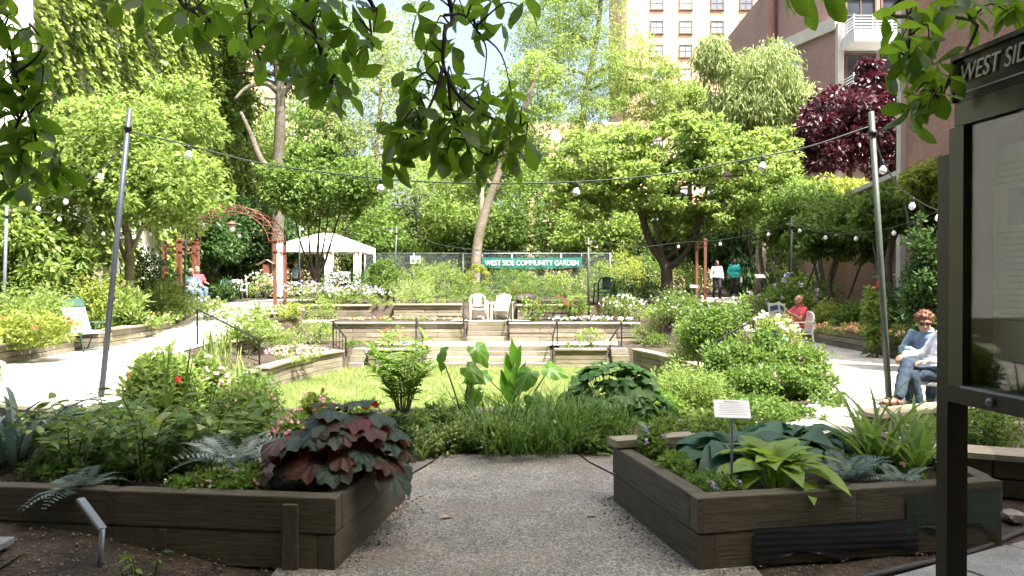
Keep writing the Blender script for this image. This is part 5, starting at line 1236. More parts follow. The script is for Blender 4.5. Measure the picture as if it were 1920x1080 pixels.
# auburn haired sitter behind
J = sitting(0.06, 0.52, 0.45, 0.12); J.update(wrL=(0.06, -0.30, 0.70), wrR=(-0.08, -0.30, 0.69), elL=(0.27, -0.02, 0.70), elR=(-0.27, -0.02, 0.70), hdL=(-0.12, -0.12, -0.03), hdR=(0.12, -0.12, -0.01), che=(0, 0.05, 0.77), nek=(0, 0.0, 0.945), shL=(0.175, 0.02, 0.895), shR=(-0.175, 0.02, 0.895), hed=(-0.02, -0.07, 1.06), cuL=(0.8, 0, 0), cuR=(0.8, 0, 0))
person('person with short curly auburn hair, sunglasses and a denim shirt, sitting', CH1 + Vector((-0.13, -0.02, 0.0)), R(-38), J, M['skin'], M['chambray'], M['denim'], M['sandal'], M['auburn'], 'curly', 1.0, 1.0, (0.25, -1, -0.38), 0.012, shirt_hem=0.05, glasses=True)
# far sitters behind the left beds
x = pxX(362, 24); person('grey haired person in a pale blue shirt half hidden behind the left plants', (x, 24, H(x, 24) + 0.15), R(40), sitting(0.18), M['skin'], M['chambray'], M['denim_light'], M['sandal'], M['grey_hair'], 'short', 0.5, 1.05, (0.1, -1, 0), 0.024)
x = pxX(372, 25.5); person('second sitter with dark hair just behind the pale blue shirt', (x, 25.5, H(x, 25.5) + 0.1), R(40), sitting(0.14), M['skin'], M['red_shirt'], M['denim_light'], M['sandal'], M['brown_hair'], 'short', 0.5, 1.0, (0.1, -1, 0), 0.024)
plastic_chair('plastic_chair', 'green plastic chair under the grey haired sitter on the left', (pxX(362, 24), 24, H(pxX(362, 24), 24) + 0.15), R(40), mat='green_chair')
x = pxX(512, 31.5); person('person in white sitting by the left leg of the canopy tent', (x, 31.5, 0.82), R(-50), sitting(0.10), M['skin'], M['white_shirt'], M['black_cloth'], M['sandal'], M['grey_hair'], 'short', 0.5, 1.05, (0, -1, 0), 0.026)
x = pxX(556, 32.8); person('person in a grey top standing under the canopy tent', (x, 32.8, 0.82), R(-30), standing(), M['skin'], M['chambray'], M['black_cloth'], M['black_cloth'], M['brown_hair'], 'short', 0.5, 1.05, (0, -1, 0), 0.026)

# ================================================================== TREES
def tree(name, label, trunk, r0, blobs, mat, leaf, nclump, per, bark='bark', limbs=10, T=T_SMALL, flat=0.6, droop=0.3, group='trees of the garden', extra=(), clump=0.30, hollow=0.30, cat='tree'):
    """trunk: world points; blobs: (px, py, Y, rx_px, ry_px) ellipsoids in the crown"""
    trunk = [Vector(p) for p in trunk]; root = thing(name, label, cat, trunk[0], group)
    tp = catmull(trunk, 5) if len(trunk) > 2 else trunk
    MB().tube(tp, [r0 * (1 - 0.62 * i / (len(tp) - 1)) * (1.25 if i == 0 else 1) for i in range(len(tp))], 9).build('trunk', M[bark], root)
    for pts, ra in extra:
        q = catmull(pts, 5); MB().tube(q, [ra * (1 - 0.6 * i / (len(q) - 1)) for i in range(len(q))], 7).build('limb', M[bark], root)
    C, Rr = [], []; tot = sum(b[3] * b[4] for b in blobs)
    for (px, py, Y, rx, ry) in blobs:
        k = max(2, int(nclump * rx * ry / tot)); c = at(px, py, Y); sx = rx * Y / FPX; sz = ry * Y / FPX; sy = (sx + sz) / 2
        d = rand_dirs(k); q = RNG.uniform(hollow ** 3, 1, (k, 1)) ** (1 / 3) * 0.86
        p = np.array(c) + d * q * np.array([sx, sy, sz]); C.append(p); Rr.append(np.full(k, clump * min(sx, sz) * 1.0) * RNG.uniform(0.6, 1.35, k))
    C = np.concatenate(C); Rr = np.concatenate(Rr)
    zmin = max(trunk[0].z + 0.5, 0.9); keep = C[:, 2] > zmin; C, Rr = C[keep], Rr[keep]
    P, D = clump_cloud(C, Rr, per * 1.3, flat, droop)
    S = 1.3 * leaf * RNG.uniform(0.6, 1.3, len(P))
    leaf_obj('crown', P, D, S, T, M_leaf(mat), root, roll=0.7)
    idx = RNG.choice(len(C), min(limbs, len(C)), replace=False)
    for i in idx:
        e = Vector(C[i]); cand = tp[len(tp) // 3:]
        s = min(cand, key=lambda v: (v - e).length + 0.6 * max(0, v.z - e.z)); ti = tp.index(s); rs = r0 * (1 - 0.62 * ti / (len(tp) - 1)) * 0.55
        m1 = s.lerp(e, 0.4) + Vector((random.uniform(-.1, .1), random.uniform(-.1, .1), 0.12 * (e - s).length)); q = catmull([s, m1, e], 4)
        MB().tube(q, [max(0.008, rs * (1 - 0.85 * j / (len(q) - 1))) for j in range(len(q))], 6).build('limb', M[bark], root)
    return root
def M_leaf(k): return G[k] if k in G else FL[k]
def tz(px, py, Y): return at(px, py, Y)
def tb(px, Y, dz=0.0): x = pxX(px, Y); return Vector((x, Y, H(x, Y) - 0.05 + dz))

tree('small_tree', 'light green small tree with slim forked trunk in front of the ivy wall', [tb(240, 21), tz(243, 470, 21), tz(235, 420, 21), tz(225, 340, 21)], 0.15,
     [(230, 290, 21, 150, 120), (300, 360, 20.5, 130, 90), (140, 330, 21, 110, 80), (330, 220, 22, 80, 90)], 'light', 0.13, 330, 60, 'pale_bark', 12, extra=[([tz(243, 480, 21), tz(262, 440, 21), tz(285, 390, 20.8)], 0.08), ([tz(241, 500, 21), tz(222, 450, 21), tz(205, 400, 21.2)], 0.07)])
tree('tall_tree', 'tall tree with grey forked trunk and bent side limb at upper left', [tb(520, 34), tz(522, 330, 34), tz(527, 200, 34), tz(520, 110, 34), tz(500, 10, 34), tz(480, -90, 34)], 0.30,
     [(430, 60, 36, 120, 110), (560, 20, 35, 130, 120), (420, 180, 36, 80, 60), (330, 130, 37, 80, 110), (600, 130, 36, 90, 80)], 'mid', 0.16, 300, 60, 'bark', 12,
     extra=[([tz(524, 175, 34), tz(500, 158, 33.6), tz(465, 165, 33.2), tz(441, 188, 33)], 0.15), ([tz(518, 330, 34), tz(490, 300, 33.8), tz(470, 250, 33.6), tz(452, 210, 33.5)], 0.2), ([tz(530, 180, 34), tz(545, 160, 34.2), tz(565, 120, 34.5)], 0.14)])
tree('birch_tree', 'thin airy tree with pale leaves against the bright sky', [tb(700, 44), tz(705, 330, 44), tz(715, 180, 44), tz(720, 40, 44)], 0.22, [(690, 150, 44, 110, 150), (760, 90, 45, 80, 110), (640, 270, 43, 80, 70)], 'willow', 0.15, 260, 42, 'pale_bark', 14, hollow=0.2)
tree('vase_tree', 'vase shaped young tree with many dark stems in front of the tent', [tb(592, 27), tz(592, 520, 27), tz(596, 470, 27), tz(600, 410, 27)], 0.085,
     [(600, 365, 27, 100, 60), (545, 345, 27, 65, 55), (665, 345, 27, 75, 60), (590, 300, 27.5, 60, 40)], 'mid', 0.12, 260, 55, 'dark_bark', 6,
     extra=[([tz(592, 530, 27), tz(575, 490, 27), tz(560, 440, 27), tz(550, 390, 27)], 0.05), ([tz(592, 530, 27), tz(582, 480, 26.8), tz(578, 420, 26.8), tz(575, 380, 26.8)], 0.05), ([tz(593, 530, 27), tz(610, 490, 27), tz(625, 440, 27), tz(640, 390, 27)], 0.055), ([tz(593, 530, 27), tz(603, 480, 27.2), tz(612, 430, 27.2), tz(618, 380, 27.2)], 0.045)])
tree('locust_tree', 'feathery yellow green tree filling the top centre before the tan tower', [tb(1080, 48), tz(1085, 330, 48), tz(1095, 200, 48), tz(1120, 60, 48), tz(1130, -60, 48)], 0.3,
     [(1080, 110, 48, 140, 130), (1190, 150, 47, 90, 90), (1020, 40, 48, 90, 90), (1120, 230, 46, 110, 60), (1100, -40, 48, 120, 90), (1230, 170, 46, 60, 70)], 'light', 0.20, 460, 66, 'bark', 16, T=T_LANCE, hollow=0.3, clump=0.26)
tree('leaning_tree', 'slender leaning tree with pale double trunk beside the banner', [tb(888, 35), tz(895, 460, 35), tz(912, 390, 35), tz(930, 340, 35), tz(950, 280, 35), tz(985, 200, 35), tz(1010, 120, 35)], 0.26,
     [(960, 250, 36, 90, 60), (880, 330, 37, 90, 60), (1000, 160, 36, 80, 70)], 'light', 0.14, 150, 50, 'pale_bark', 8, extra=[([tz(905, 420, 35), tz(903, 360, 35.2), tz(908, 320, 35.4), tz(915, 250, 35.6)], 0.14)])
tree('dogwood_tree', 'spreading layered dogwood with dark forked trunk on the right', [tb(1250, 26), tz(1250, 515, 26), tz(1243, 490, 26), tz(1222, 460, 26), tz(1205, 410, 26), tz(1190, 350, 26)], 0.23,
     [(1130, 300, 26, 125, 70), (1260, 270, 26, 150, 65), (1380, 310, 25.6, 120, 70), (1220, 350, 25.5, 130, 55), (1100, 370, 26, 90, 50), (1370, 390, 25.5, 110, 55), (1270, 420, 26.4, 80, 40), (1440, 270, 26, 70, 45)], 'light', 0.14, 460, 60, 'dark_bark', 18, flat=0.30, droop=0.1,
     extra=[([tz(1248, 505, 26), tz(1270, 490, 25.8), tz(1298, 455, 25.6), tz(1315, 400, 25.5), tz(1330, 330, 25.4)], 0.13), ([tz(1243, 492, 26), tz(1235, 450, 25.8), tz(1240, 400, 25.8), tz(1250, 340, 25.8)], 0.10)])
tree('willow_tree', 'pale drooping willow like tree in front of the mauve building', [tb(1425, 34), tz(1428, 330, 34), tz(1430, 200, 34), tz(1432, 110, 34)], 0.24, [(1430, 170, 34, 75, 95), (1380, 200, 34, 55, 60), (1480, 200, 34, 50, 70), (1340, 110, 34, 45, 45)], 'willow', 0.22, 360, 45, 'pale_bark', 8, T=T_LANCE, flat=1.3, droop=1.6)
tree('burgundy_tree', 'dark burgundy leaved tree in front of the balconies', [tb(1590, 30), tz(1590, 420, 30), tz(1592, 330, 30), tz(1600, 200, 30)], 0.2, [(1580, 240, 30, 105, 85), (1640, 220, 30, 75, 85), (1530, 280, 29.5, 60, 55), (1632, 145, 30, 32, 38), (1665, 290, 30, 50, 60)], 'burgundy', 0.16, 380, 55, 'dark_bark', 8, clump=0.26)
# trees closing the back of the garden
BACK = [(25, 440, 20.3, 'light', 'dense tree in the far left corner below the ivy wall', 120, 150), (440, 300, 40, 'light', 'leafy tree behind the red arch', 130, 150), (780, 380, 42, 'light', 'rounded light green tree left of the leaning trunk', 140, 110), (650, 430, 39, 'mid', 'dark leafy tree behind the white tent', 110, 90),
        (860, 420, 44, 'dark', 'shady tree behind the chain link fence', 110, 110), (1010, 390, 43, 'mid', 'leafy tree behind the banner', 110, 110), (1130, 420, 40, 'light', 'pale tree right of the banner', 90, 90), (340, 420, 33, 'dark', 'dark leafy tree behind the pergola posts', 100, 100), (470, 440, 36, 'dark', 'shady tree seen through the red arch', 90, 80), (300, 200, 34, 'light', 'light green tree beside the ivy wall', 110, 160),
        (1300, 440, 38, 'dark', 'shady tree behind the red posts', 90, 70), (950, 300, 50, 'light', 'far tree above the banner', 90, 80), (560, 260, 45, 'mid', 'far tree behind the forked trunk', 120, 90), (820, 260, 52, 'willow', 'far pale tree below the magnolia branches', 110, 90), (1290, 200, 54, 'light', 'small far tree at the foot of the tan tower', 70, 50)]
for px, py, Y, mt_, lab, rx, ry in BACK:
    tree('leafy_tree', lab, [tb(px, Y), tz(px + 4, py + ry * 0.5, Y), tz(px - 3, py - ry * 0.3, Y)], 0.2, [(px, py, Y, rx, ry), (px - rx * 0.6, py + ry * 0.4, Y - 0.7, rx * 0.6, ry * 0.5), (px + rx * 0.6, py + ry * 0.35, Y - 0.4, rx * 0.6, ry * 0.55)], mt_, 0.17, 200, 50, 'bark', 5, group='trees closing the back of the garden')
tree('weeping_conifer', 'dark weeping conifer behind the two walking women', [tb(1392, 37), tz(1392, 470, 37), tz(1392, 400, 37)], 0.18, [(1392, 500, 37, 45, 55), (1400, 440, 37, 50, 50), (1380, 400, 37.4, 40, 40)], 'dark', 0.22, 150, 60, 'dark_bark', 4, T=T_LANCE, flat=1.2, droop=1.8)
RT = [(1500, 400, 24, 'mid', 'leafy tree above the far barred window', 80, 75), (1580, 420, 22, 'mid', 'wide leafy tree in front of the brick wing', 100, 70), (1690, 390, 18.5, 'mid', 'leafy small tree with bare stems by the near barred window', 90, 60), (1750, 340, 17, 'yellow', 'yellow green small tree beside the notice board', 60, 40), (1450, 360, 29, 'light', 'bright small tree between the dogwood and the burgundy tree', 80, 60), (1560, 370, 27, 'yellow', 'yellowish small tree below the burgundy crown', 90, 45)]
for px, py, Y, mt_, lab, rx, ry in RT:
    b_ = tb(px - 10, Y); tree('small_tree', lab, [b_, tz(px - 25, py + ry + 40, Y), tz(px - 5, py + ry * 0.6, Y), tz(px, py, Y)], 0.09, [(px, py, Y, rx, ry), (px - rx * 0.6, py + ry * 0.5, Y, rx * 0.55, ry * 0.5), (px + rx * 0.5, py + ry * 0.5, Y - 0.4, rx * 0.5, ry * 0.6)], mt_, 0.105, 190, 46, 'bark', 8, flat=0.45, hollow=0.2,
         extra=[([b_, tz(px + 18, py + ry + 50, Y), tz(px + 45, py + ry * 0.6, Y - 0.3)], 0.05), ([b_, tz(px - 45, py + ry + 45, Y), tz(px - 60, py + ry * 0.4, Y + 0.2)], 0.045)], group='small trees by the brick wing')

# ================================================================== SHRUBS AND BORDER PLANTS
def shrub(name, label, px, pytop, Y, wpx, mat, leaf=0.07, dens=1.0, flower=None, nfl=0, flsize=0.05, T=T_SMALL, group='garden plants', cat='shrub', zb=None, hollow=0.3, droop=0.1, flat=0.8, depth=None, stems=5, smooth=False):
    x = pxX(px, Y); z0 = H(x, Y) if zb is None else zb; zt = pyZ(pytop, Y); hgt = max(0.12, zt - z0); rx = wpx * Y / FPX / 2; ry = (depth or rx * 0.85)
    root = thing(name, label, cat, (x, Y, z0), group); c = np.array([x, Y, z0 + hgt * 0.5])
    n = int(dens * 0.5 * max(500, wpx * (hgt * FPX / Y) * 0.42)); n = min(n, 5200)
    k = max(6, int(n / 26)); d = rand_dirs(k); q = RNG.uniform(hollow, 1, (k, 1)) ** 0.5
    if smooth: q = RNG.uniform(0.8, 1, (k, 1))
    ph = RNG.uniform(0, 6.28, 4); th_ = np.arctan2(d[:, 1], d[:, 0])
    lump = 1 + 0.20 * np.sin(3 * th_ + ph[0]) * np.cos(2.2 * d[:, 2] + ph[1]) + 0.14 * np.sin(5 * th_ + 4 * d[:, 2] + ph[2])
    if smooth: lump = 1 + 0 * lump
    C = c + d * q * lump[:, None] * np.array([rx * 0.86, ry * 0.86, hgt * 0.44])
    if not smooth:
        sh_ = RNG.random(k) < 0.10; C[sh_, 2] += hgt * RNG.uniform(0.05, 0.25, sh_.sum()); C[:, 2] = np.maximum(C[:, 2], z0 + 0.03)
    Rr = np.full(k, 0.25 * min(rx, hgt)) * RNG.uniform(0.5, 1.3, k); 
    if smooth: Rr = np.full(k, 0.13 * min(rx, hgt))
    P, D = clump_cloud(C, Rr, n / k, flat, droop); D[:, 2] += 0.35; P[:, 2] = np.maximum(P[:, 2], z0 + 0.02)
    leaf_obj('foliage', P, D, leaf * RNG.uniform(0.6, 1.3, len(P)), T, M_leaf(mat), root)
    if stems:
        st = MB()
        for i in range(stems):
            e = C[RNG.integers(k)]; st.tube([(x + random.uniform(-.3, .3) * rx, Y + random.uniform(-.3, .3) * ry, z0 - 0.02), (x + (e[0] - x) * 0.5, Y + (e[1] - Y) * 0.5, z0 + hgt * 0.35), tuple(e)], [0.012, 0.009, 0.004], 4)
        tag(st.build('stems', M['stem'], root), kind='stuff')
    if flower:
        fk = int(nfl); di = rand_dirs(fk); di[:, 2] = np.abs(di[:, 2]) * 0.9 + 0.1; di[:, 1] = -np.abs(di[:, 1]) * 0.9 + 0.1; di /= np.linalg.norm(di, axis=1, keepdims=True)
        Pf = c + di * np.array([rx, ry, hgt * 0.52]) * RNG.uniform(0.88, 1.06, (fk, 1)); reps = 7
        Pf = np.repeat(Pf, reps, 0) + RNG.normal(0, flsize * 0.30, (fk * reps, 3)); 
        leaf_obj('blossoms', Pf, rand_dirs(len(Pf)), flsize * 0.52 * RNG.uniform(0.6, 1.2, len(Pf)), T_PETAL, M_leaf(flower), root, up=np.tile([[0, -1.0, 0.8]], (len(Pf), 1)), roll=0.5)
    return root

def blade(p, phi, L, wd, e0, bend, k=6, twist=0.0):
    pts = []; p = Vector(p); e = e0; q = p.copy(); vs, fs = [], []; dirh = Vector((math.cos(phi), math.sin(phi), 0)); side = Vector((-math.sin(phi), math.cos(phi), 0))
    for i in range(k + 1):
        t = i / k; wv = wd * (0.75 + 0.5 * t) * (1 - t ** 2.2) + 0.0005; up_ = dirh * (-math.sin(e)) + Vector((0, 0, math.cos(e)))
        vs += [q - side * wv / 2 + up_ * wv * 0.18, q.copy(), q + side * wv / 2 + up_ * wv * 0.18]
        q = q + (dirh * math.cos(e) + Vector((0, 0, math.sin(e)))) * L / k; e -= bend / k * (0.4 + 1.2 * t)
    for i in range(k): a = i * 3; fs += [(a, a + 1, a + 4, a + 3), (a + 1, a + 2, a + 5, a + 4)]
    return vs, fs
def straps(name, label, px, Y, zb, n, L, wd, e0, bend, mat, spread=0.12, single=True, group='garden plants', cat='plant', flower=None, nfl=0, phis=None):
    x = pxX(px, Y); z0 = H(x, Y) if zb is None else zb; root = thing(name, label, cat, (x, Y, z0), group); jm = MB()
    for i in range(n):
        phi = random.uniform(0, 2 * math.pi) if phis is None else random.uniform(*phis); r = spread * math.sqrt(random.random()); a = random.uniform(0, 6.28)
        vs, fs = blade((x + r * math.cos(a), Y + r * math.sin(a), z0), phi, random.uniform(*L), wd * random.uniform(0.75, 1.2), random.uniform(*e0), random.uniform(*bend))
        if single: MB().add(vs, fs, True).build('leaf', M_leaf(mat), root)
        else: jm.add(vs, fs, True)
    if not single: tag(jm.build('foliage', M_leaf(mat), root), kind='stuff')
    if flower:
        Pf = np.array([[x + random.gauss(0, spread * 1.1), Y + random.gauss(0, spread * 1.1), z0 + L[1] * random.uniform(0.75, 1.1)] for _ in range(nfl)]); Pf = np.repeat(Pf, 4, 0) + RNG.normal(0, 0.03, (nfl * 4, 3))
        leaf_obj('blossoms', Pf, rand_dirs(len(Pf)), 0.06 * RNG.uniform(0.6, 1.3, len(Pf)), T_PETAL, M_leaf(flower), root)
    return root

# ---- rear and side beds, far to near (px, top py, Y, width px)
S = shrub
RY = 'planting at the back of the garden'
S('yew_ball', 'round clipped dark yellow green shrub left of the fence sign', 720, 482, 28, 66, 'mid', 0.09, 3.5, group=RY, smooth=True)
S('round_shrub', 'rounded light green shrub right of the dark clipped ball', 785, 489, 30.5, 76, 'light', 0.09, 2.0, group=RY)
S('golden_ball_shrub', 'small golden clipped ball shrub below the leaning tree', 896, 491, 32, 48, 'yellow', 0.08, 3.0, group=RY, smooth=True)
S('dark_shrub', 'dark green brown shrub below the canopy tent', 645, 508, 30, 110, 'dark', 0.09, 1.6, group=RY)
S('low_hedge', 'low pale green planting behind the left upper wall', 640, 540, 27.2, 200, 'light', 0.07, 1.2, 'white', 60, 0.05, group=RY)
S('lavender_plant', 'pale mauve flower spikes in front of the vase shaped tree', 570, 528, 26.6, 120, 'willow', 0.07, 1.0, 'mauve', 90, 0.05, group=RY)
S('lavender_plant', 'mauve and white flower drift right of the vase shaped tree', 670, 535, 26.4, 110, 'light', 0.07, 1.0, 'mauve', 70, 0.05, group=RY)
S('grassy_plant', 'pale grassy mound behind the upper wall near the thin pole', 770, 528, 27.5, 100, 'willow', 0.13, 1.5, T=T_LANCE, group=RY)
S('leafy_perennial', 'bright leafy plants behind the wall left of the white chairs', 800, 548, 26.5, 150, 'light', 0.08, 1.4, group=RY)
S('leafy_perennial', 'low green planting between the golden ball and the white chair', 880, 528, 29, 130, 'mid', 0.08, 1.4, group=RY)
S('rose_shrub', 'brownish green shrub below the banner', 1010, 518, 30, 120, 'mid', 0.08, 1.4, 'yellow', 14, 0.06, group=RY)
S('juniper_shrub', 'spreading yellow green shrub behind the slatted chair', 960, 536, 28.5, 120, 'yellow', 0.10, 1.4, T=T_LANCE, group=RY)
S('juniper_shrub', 'dark spreading shrub right of the banner', 1130, 505, 31, 150, 'dark', 0.10, 1.6, T=T_LANCE, group=RY)
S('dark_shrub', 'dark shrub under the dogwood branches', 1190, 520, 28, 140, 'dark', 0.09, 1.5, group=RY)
S('yellow_shrub', 'sunlit yellow green shrub left of the dogwood trunk', 1175, 470, 33, 90, 'yellow', 0.10, 1.4, group=RY)
S('leafy_perennial', 'green plants behind the white chairs', 915, 552, 26.3, 130, 'mid', 0.08, 1.2, group=RY)
S('rose_shrub', 'red flowering plant on the terrace right of the white chairs', 1040, 556, 25.2, 90, 'mid', 0.07, 1.0, 'red', 7, 0.07, group=RY, zb=0.5)
S('variegated_shrub', 'white edged leafy plant on the terrace by the narrow steps', 995, 558, 24.9, 55, 'varieg', 0.10, 1.4, group=RY)
S('leafy_perennial', 'upright leafy plant on the right of the terrace pole', 1080, 545, 25.0, 60, 'light', 0.09, 1.5, group=RY)
S('flowering_shrub', 'white flowering leafy plant in front of the pale green chair', 1165, 552, 24.8, 90, 'varieg', 0.09, 1.4, 'white', 30, 0.06, group=RY)
S('bedding_flowers', 'strip of small pink and white flowers on the right terrace wall', 1110, 594, 24.0, 170, 'light', 0.06, 0.8, 'white', 70, 0.05, group=RY, zb=0.28, depth=0.25, stems=0)
S('bedding_flowers', 'strip of small mixed flowers on the left terrace wall', 760, 594, 24.0, 220, 'light', 0.06, 0.8, 'mixed', 50, 0.05, group=RY, zb=0.28, depth=0.25, stems=0)
S('leafy_perennial', 'pale leafy plants at the foot of the right arch post', 520, 572, 23.6, 110, 'light', 0.08, 1.4, 'white', 50, 0.05, group=RY)
S('leafy_perennial', 'bushy green plant left of the terrace end', 548, 568, 22.6, 70, 'yellow', 0.09, 1.6, group=RY)
S('leafy_perennial', 'pale green plants along the path below the red arch', 460, 572, 22.4, 110, 'light', 0.08, 1.3, 'white', 24, 0.05, group=RY)
S('grassy_plant', 'dark grassy tuft beside the path under the arch', 428, 528, 28, 70, 'dark', 0.20, 1.2, T=T_LANCE, group=RY)
S('flowering_shrub', 'white flowering shrub by the path beyond the arch', 490, 508, 31, 70, 'varieg', 0.09, 1.2, 'white', 40, 0.07, group=RY)
S('daisy_plant', 'tall yellow green leafy shrub under the thin arch pole', 315, 525, 21.8, 100, 'light', 0.10, 1.7, group=RY)
LY = 'planting in the left beds'
S('rose_shrub', 'large reddish green rose bush at the far left', 65, 475, 19.5, 170, 'light', 0.09, 1.3, 'yellow', 14, 0.06, group=LY)
S('rose_shrub', 'yellow pink leafed shrub by the small tree trunk', 190, 510, 19.5, 120, 'yellow', 0.09, 1.2, 'pink', 12, 0.05, group=LY)
S('leafy_perennial', 'bright leafy planting behind the folding chair', 60, 545, 16.5, 150, 'light', 0.09, 1.5, group=LY)
S('leafy_perennial', 'leafy planting on the far left planter with a red bloom', 60, 590, 14.6, 170, 'yellow', 0.09, 1.5, 'red', 8, 0.07, group=LY, zb=0.32)
S('iris_leaves', 'grassy upright leaves behind the far left planter', 215, 545, 19.6, 120, 'light', 0.22, 1.2, T=T_LANCE, droop=-0.5, group=LY)
S('bedding_flowers', 'low mixed flowers along the planter beyond the folding chair', 275, 584, 20.0, 130, 'light', 0.07, 1.2, 'mixed', 26, 0.05, group=LY, zb=0.35)
S('leafy_perennial', 'leafy mound beyond the left planters', 390, 555, 22.8, 90, 'light', 0.08, 1.3, 'white', 16, 0.05, group=LY)
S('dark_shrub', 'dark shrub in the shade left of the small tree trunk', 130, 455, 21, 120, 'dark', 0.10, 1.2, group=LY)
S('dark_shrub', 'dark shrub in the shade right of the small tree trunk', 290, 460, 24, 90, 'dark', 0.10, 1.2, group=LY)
# beds inside the amphitheatre
AY = 'planting inside the amphitheatre'
S('bedding_flowers', 'pink and white bedding flowers between the left walls of the lawn', 560, 648, 17.6, 130, 'light', 0.06, 1.0, 'pink', 90, 0.05, group=AY, zb=-0.3, depth=0.5, stems=0)
S('bedding_flowers', 'pale bedding flowers beside the left walkway edge', 320, 655, 14.8, 80, 'light', 0.06, 1.0, 'white', 60, 0.05, group=AY)
S('small_shrub', 'small leafy shrub with red flowers left of the wide steps', 735, 618, 21.0, 60, 'light', 0.07, 1.2, 'red', 8, 0.05, group=AY, zb=-0.28)
S('small_shrub', 'small upright shrub on the wall right of the wide steps', 1105, 615, 21.0, 70, 'light', 0.07, 1.0, 'pink', 6, 0.05, group=AY, zb=-0.28)
S('ground_cover', 'low pale foliage along the short wall right of the wide steps', 1090, 642, 20.9, 95, 'varieg', 0.06, 1.0, group=AY, zb=-0.3, depth=0.22, stems=0)
S('ground_cover', 'low foliage spilling over the short wall left of the wide steps', 715, 645, 20.9, 80, 'varieg', 0.06, 1.0, group=AY, zb=-0.3, depth=0.22, stems=0)
S('leafy_perennial', 'pale leafy plants below the left handrail', 470, 590, 19.5, 120, 'light', 0.09, 1.4, 'white', 26, 0.05, group=AY, zb=-0.1)
straps('iris_clump', 'clump of upright iris leaves behind the left handrail', 408, 17.6, -0.15, 46, (0.5, 0.85), 0.045, (1.1, 1.5), (0.2, 0.9), 'light', 0.35, True, AY)
straps('iris_clump', 'clump of upright iris leaves at the end of the low curved wall', 425, 13.0, -0.1, 40, (0.35, 0.65), 0.035, (1.1, 1.5), (0.2, 0.8), 'light', 0.3, True, AY)
# right side mound and beds
RG = 'planting on the right mound'
S('leafy_perennial', 'leafy green mound right of the middle terrace', 1255, 570, 22.5, 110, 'light', 0.08, 1.5, 'white', 14, 0.05, group=RG)
S('leafy_perennial', 'leafy green plants behind the right curved lawn wall', 1318, 590, 18.4, 120, 'light', 0.085, 1.6, group=RG, zb=-0.25)
S('leafy_perennial', 'broad leafy bush behind the right handrail', 1340, 565, 17.5, 140, 'mid', 0.10, 1.7, group=RG)
S('hydrangea_shrub', 'hydrangea bush with mauve heads below the walking women', 1410, 552, 21, 110, 'varieg', 0.10, 1.6, 'mauve', 10, 0.09, group=RG)
S('hydrangea_shrub', 'hydrangea bush with pale blue heads behind the newspaper', 1480, 520, 20, 110, 'mid', 0.11, 1.8, 'mauve', 12, 0.10, group=RG)
S('astilbe_plant', 'feathery yellow green plant with white plumes before the reading man', 1445, 588, 14.6, 110, 'yellow', 0.09, 1.7, 'white', 30, 0.07, T=T_LANCE, group=RG)
S('viola_plant', 'blue and white flowered plant at the top of the right handrail', 1435, 618, 13.4, 80, 'mid', 0.08, 1.5, 'blue', 8, 0.08, group=RG)
S('leafy_perennial', 'dense leafy bush below the right handrail', 1370, 640, 12.2, 120, 'mid', 0.085, 1.8, group=RG, zb=-0.2)
S('leafy_perennial', 'pink flecked leafy mound beside the right walkway', 1500, 650, 12.0, 120, 'mid', 0.08, 1.8, 'pink', 8, 0.03, group=RG)
S('azalea_mound', 'wide dark leafy mound in front of the right walkway', 1490, 690, 10.4, 180, 'mid', 0.075, 2.0, 'pink', 12, 0.035, group=RG)
S('azalea_mound', 'brownish leafy mound right of the ferny bush', 1400, 690, 10.2, 120, 'mid', 0.07, 1.8, group=RG, zb=-0.1)
S('ferny_bush', 'ferny bright green bush left of the brownish mound', 1300, 695, 9.0, 140, 'light', 0.06, 2.2, T=T_LANCE, group=RG)
S('pansy_bed', 'colourful pansies filling the planter beside the right walkway', 1580, 605, 17.6, 130, 'yellow', 0.07, 1.4, 'mixed', 70, 0.06, group=RG, zb=0.35, depth=1.4, stems=0)
S('pansy_bed', 'red and white pansies in the planter behind the seated couple', 1680, 610, 15.6, 100, 'light', 0.07, 1.2, 'mixed', 40, 0.07, group=RG, zb=0.33, depth=0.6, stems=0)
S('round_shrub', 'rounded dark green shrub behind the pansy bed', 1620, 555, 18.5, 110, 'mid', 0.10, 1.8, group=RG)
S('rose_shrub', 'bronze tinted shrub behind the reading man', 1545, 560, 19.2, 80, 'yellow', 0.09, 1.4, group=RG)
S('dark_shrub', 'dark evergreen shrub against the brick wall by the notice board', 1745, 410, 13.0, 110, 'dark', 0.10, 1.5, group=RG)
S('dark_shrub', 'dark low shrub under the near barred window', 1690, 540, 16.6, 120, 'dark', 0.09, 1.3, group=RG)
S('lily_plant', 'upright leafy lily beside the right light pole', 1640, 530, 15.5, 50, 'light', 0.11, 1.2, 'red', 3, 0.08, group=RG)
S('dark_shrub', 'shaded shrub at the foot of the brick wing', 1530, 520, 25, 120, 'mid', 0.09, 1.3, group=RG)
S('leafy_perennial', 'leafy planting along the walkway below the red posts', 1270, 545, 22.5, 110, 'mid', 0.08, 1.3, 'white', 12, 0.05, group=RG)
S('boxwood_hedge', 'small leaved hedge seen under the notice board case', 1850, 755, 6.7, 150, 'mid', 0.035, 2.0, group=RG, zb=0.0)
S('boxwood_hedge', 'low leafy plants seen beside the notice board post behind the timber wall', 1735, 785, 7.3, 90, 'light', 0.04, 1.6, group=RG, zb=0.0)
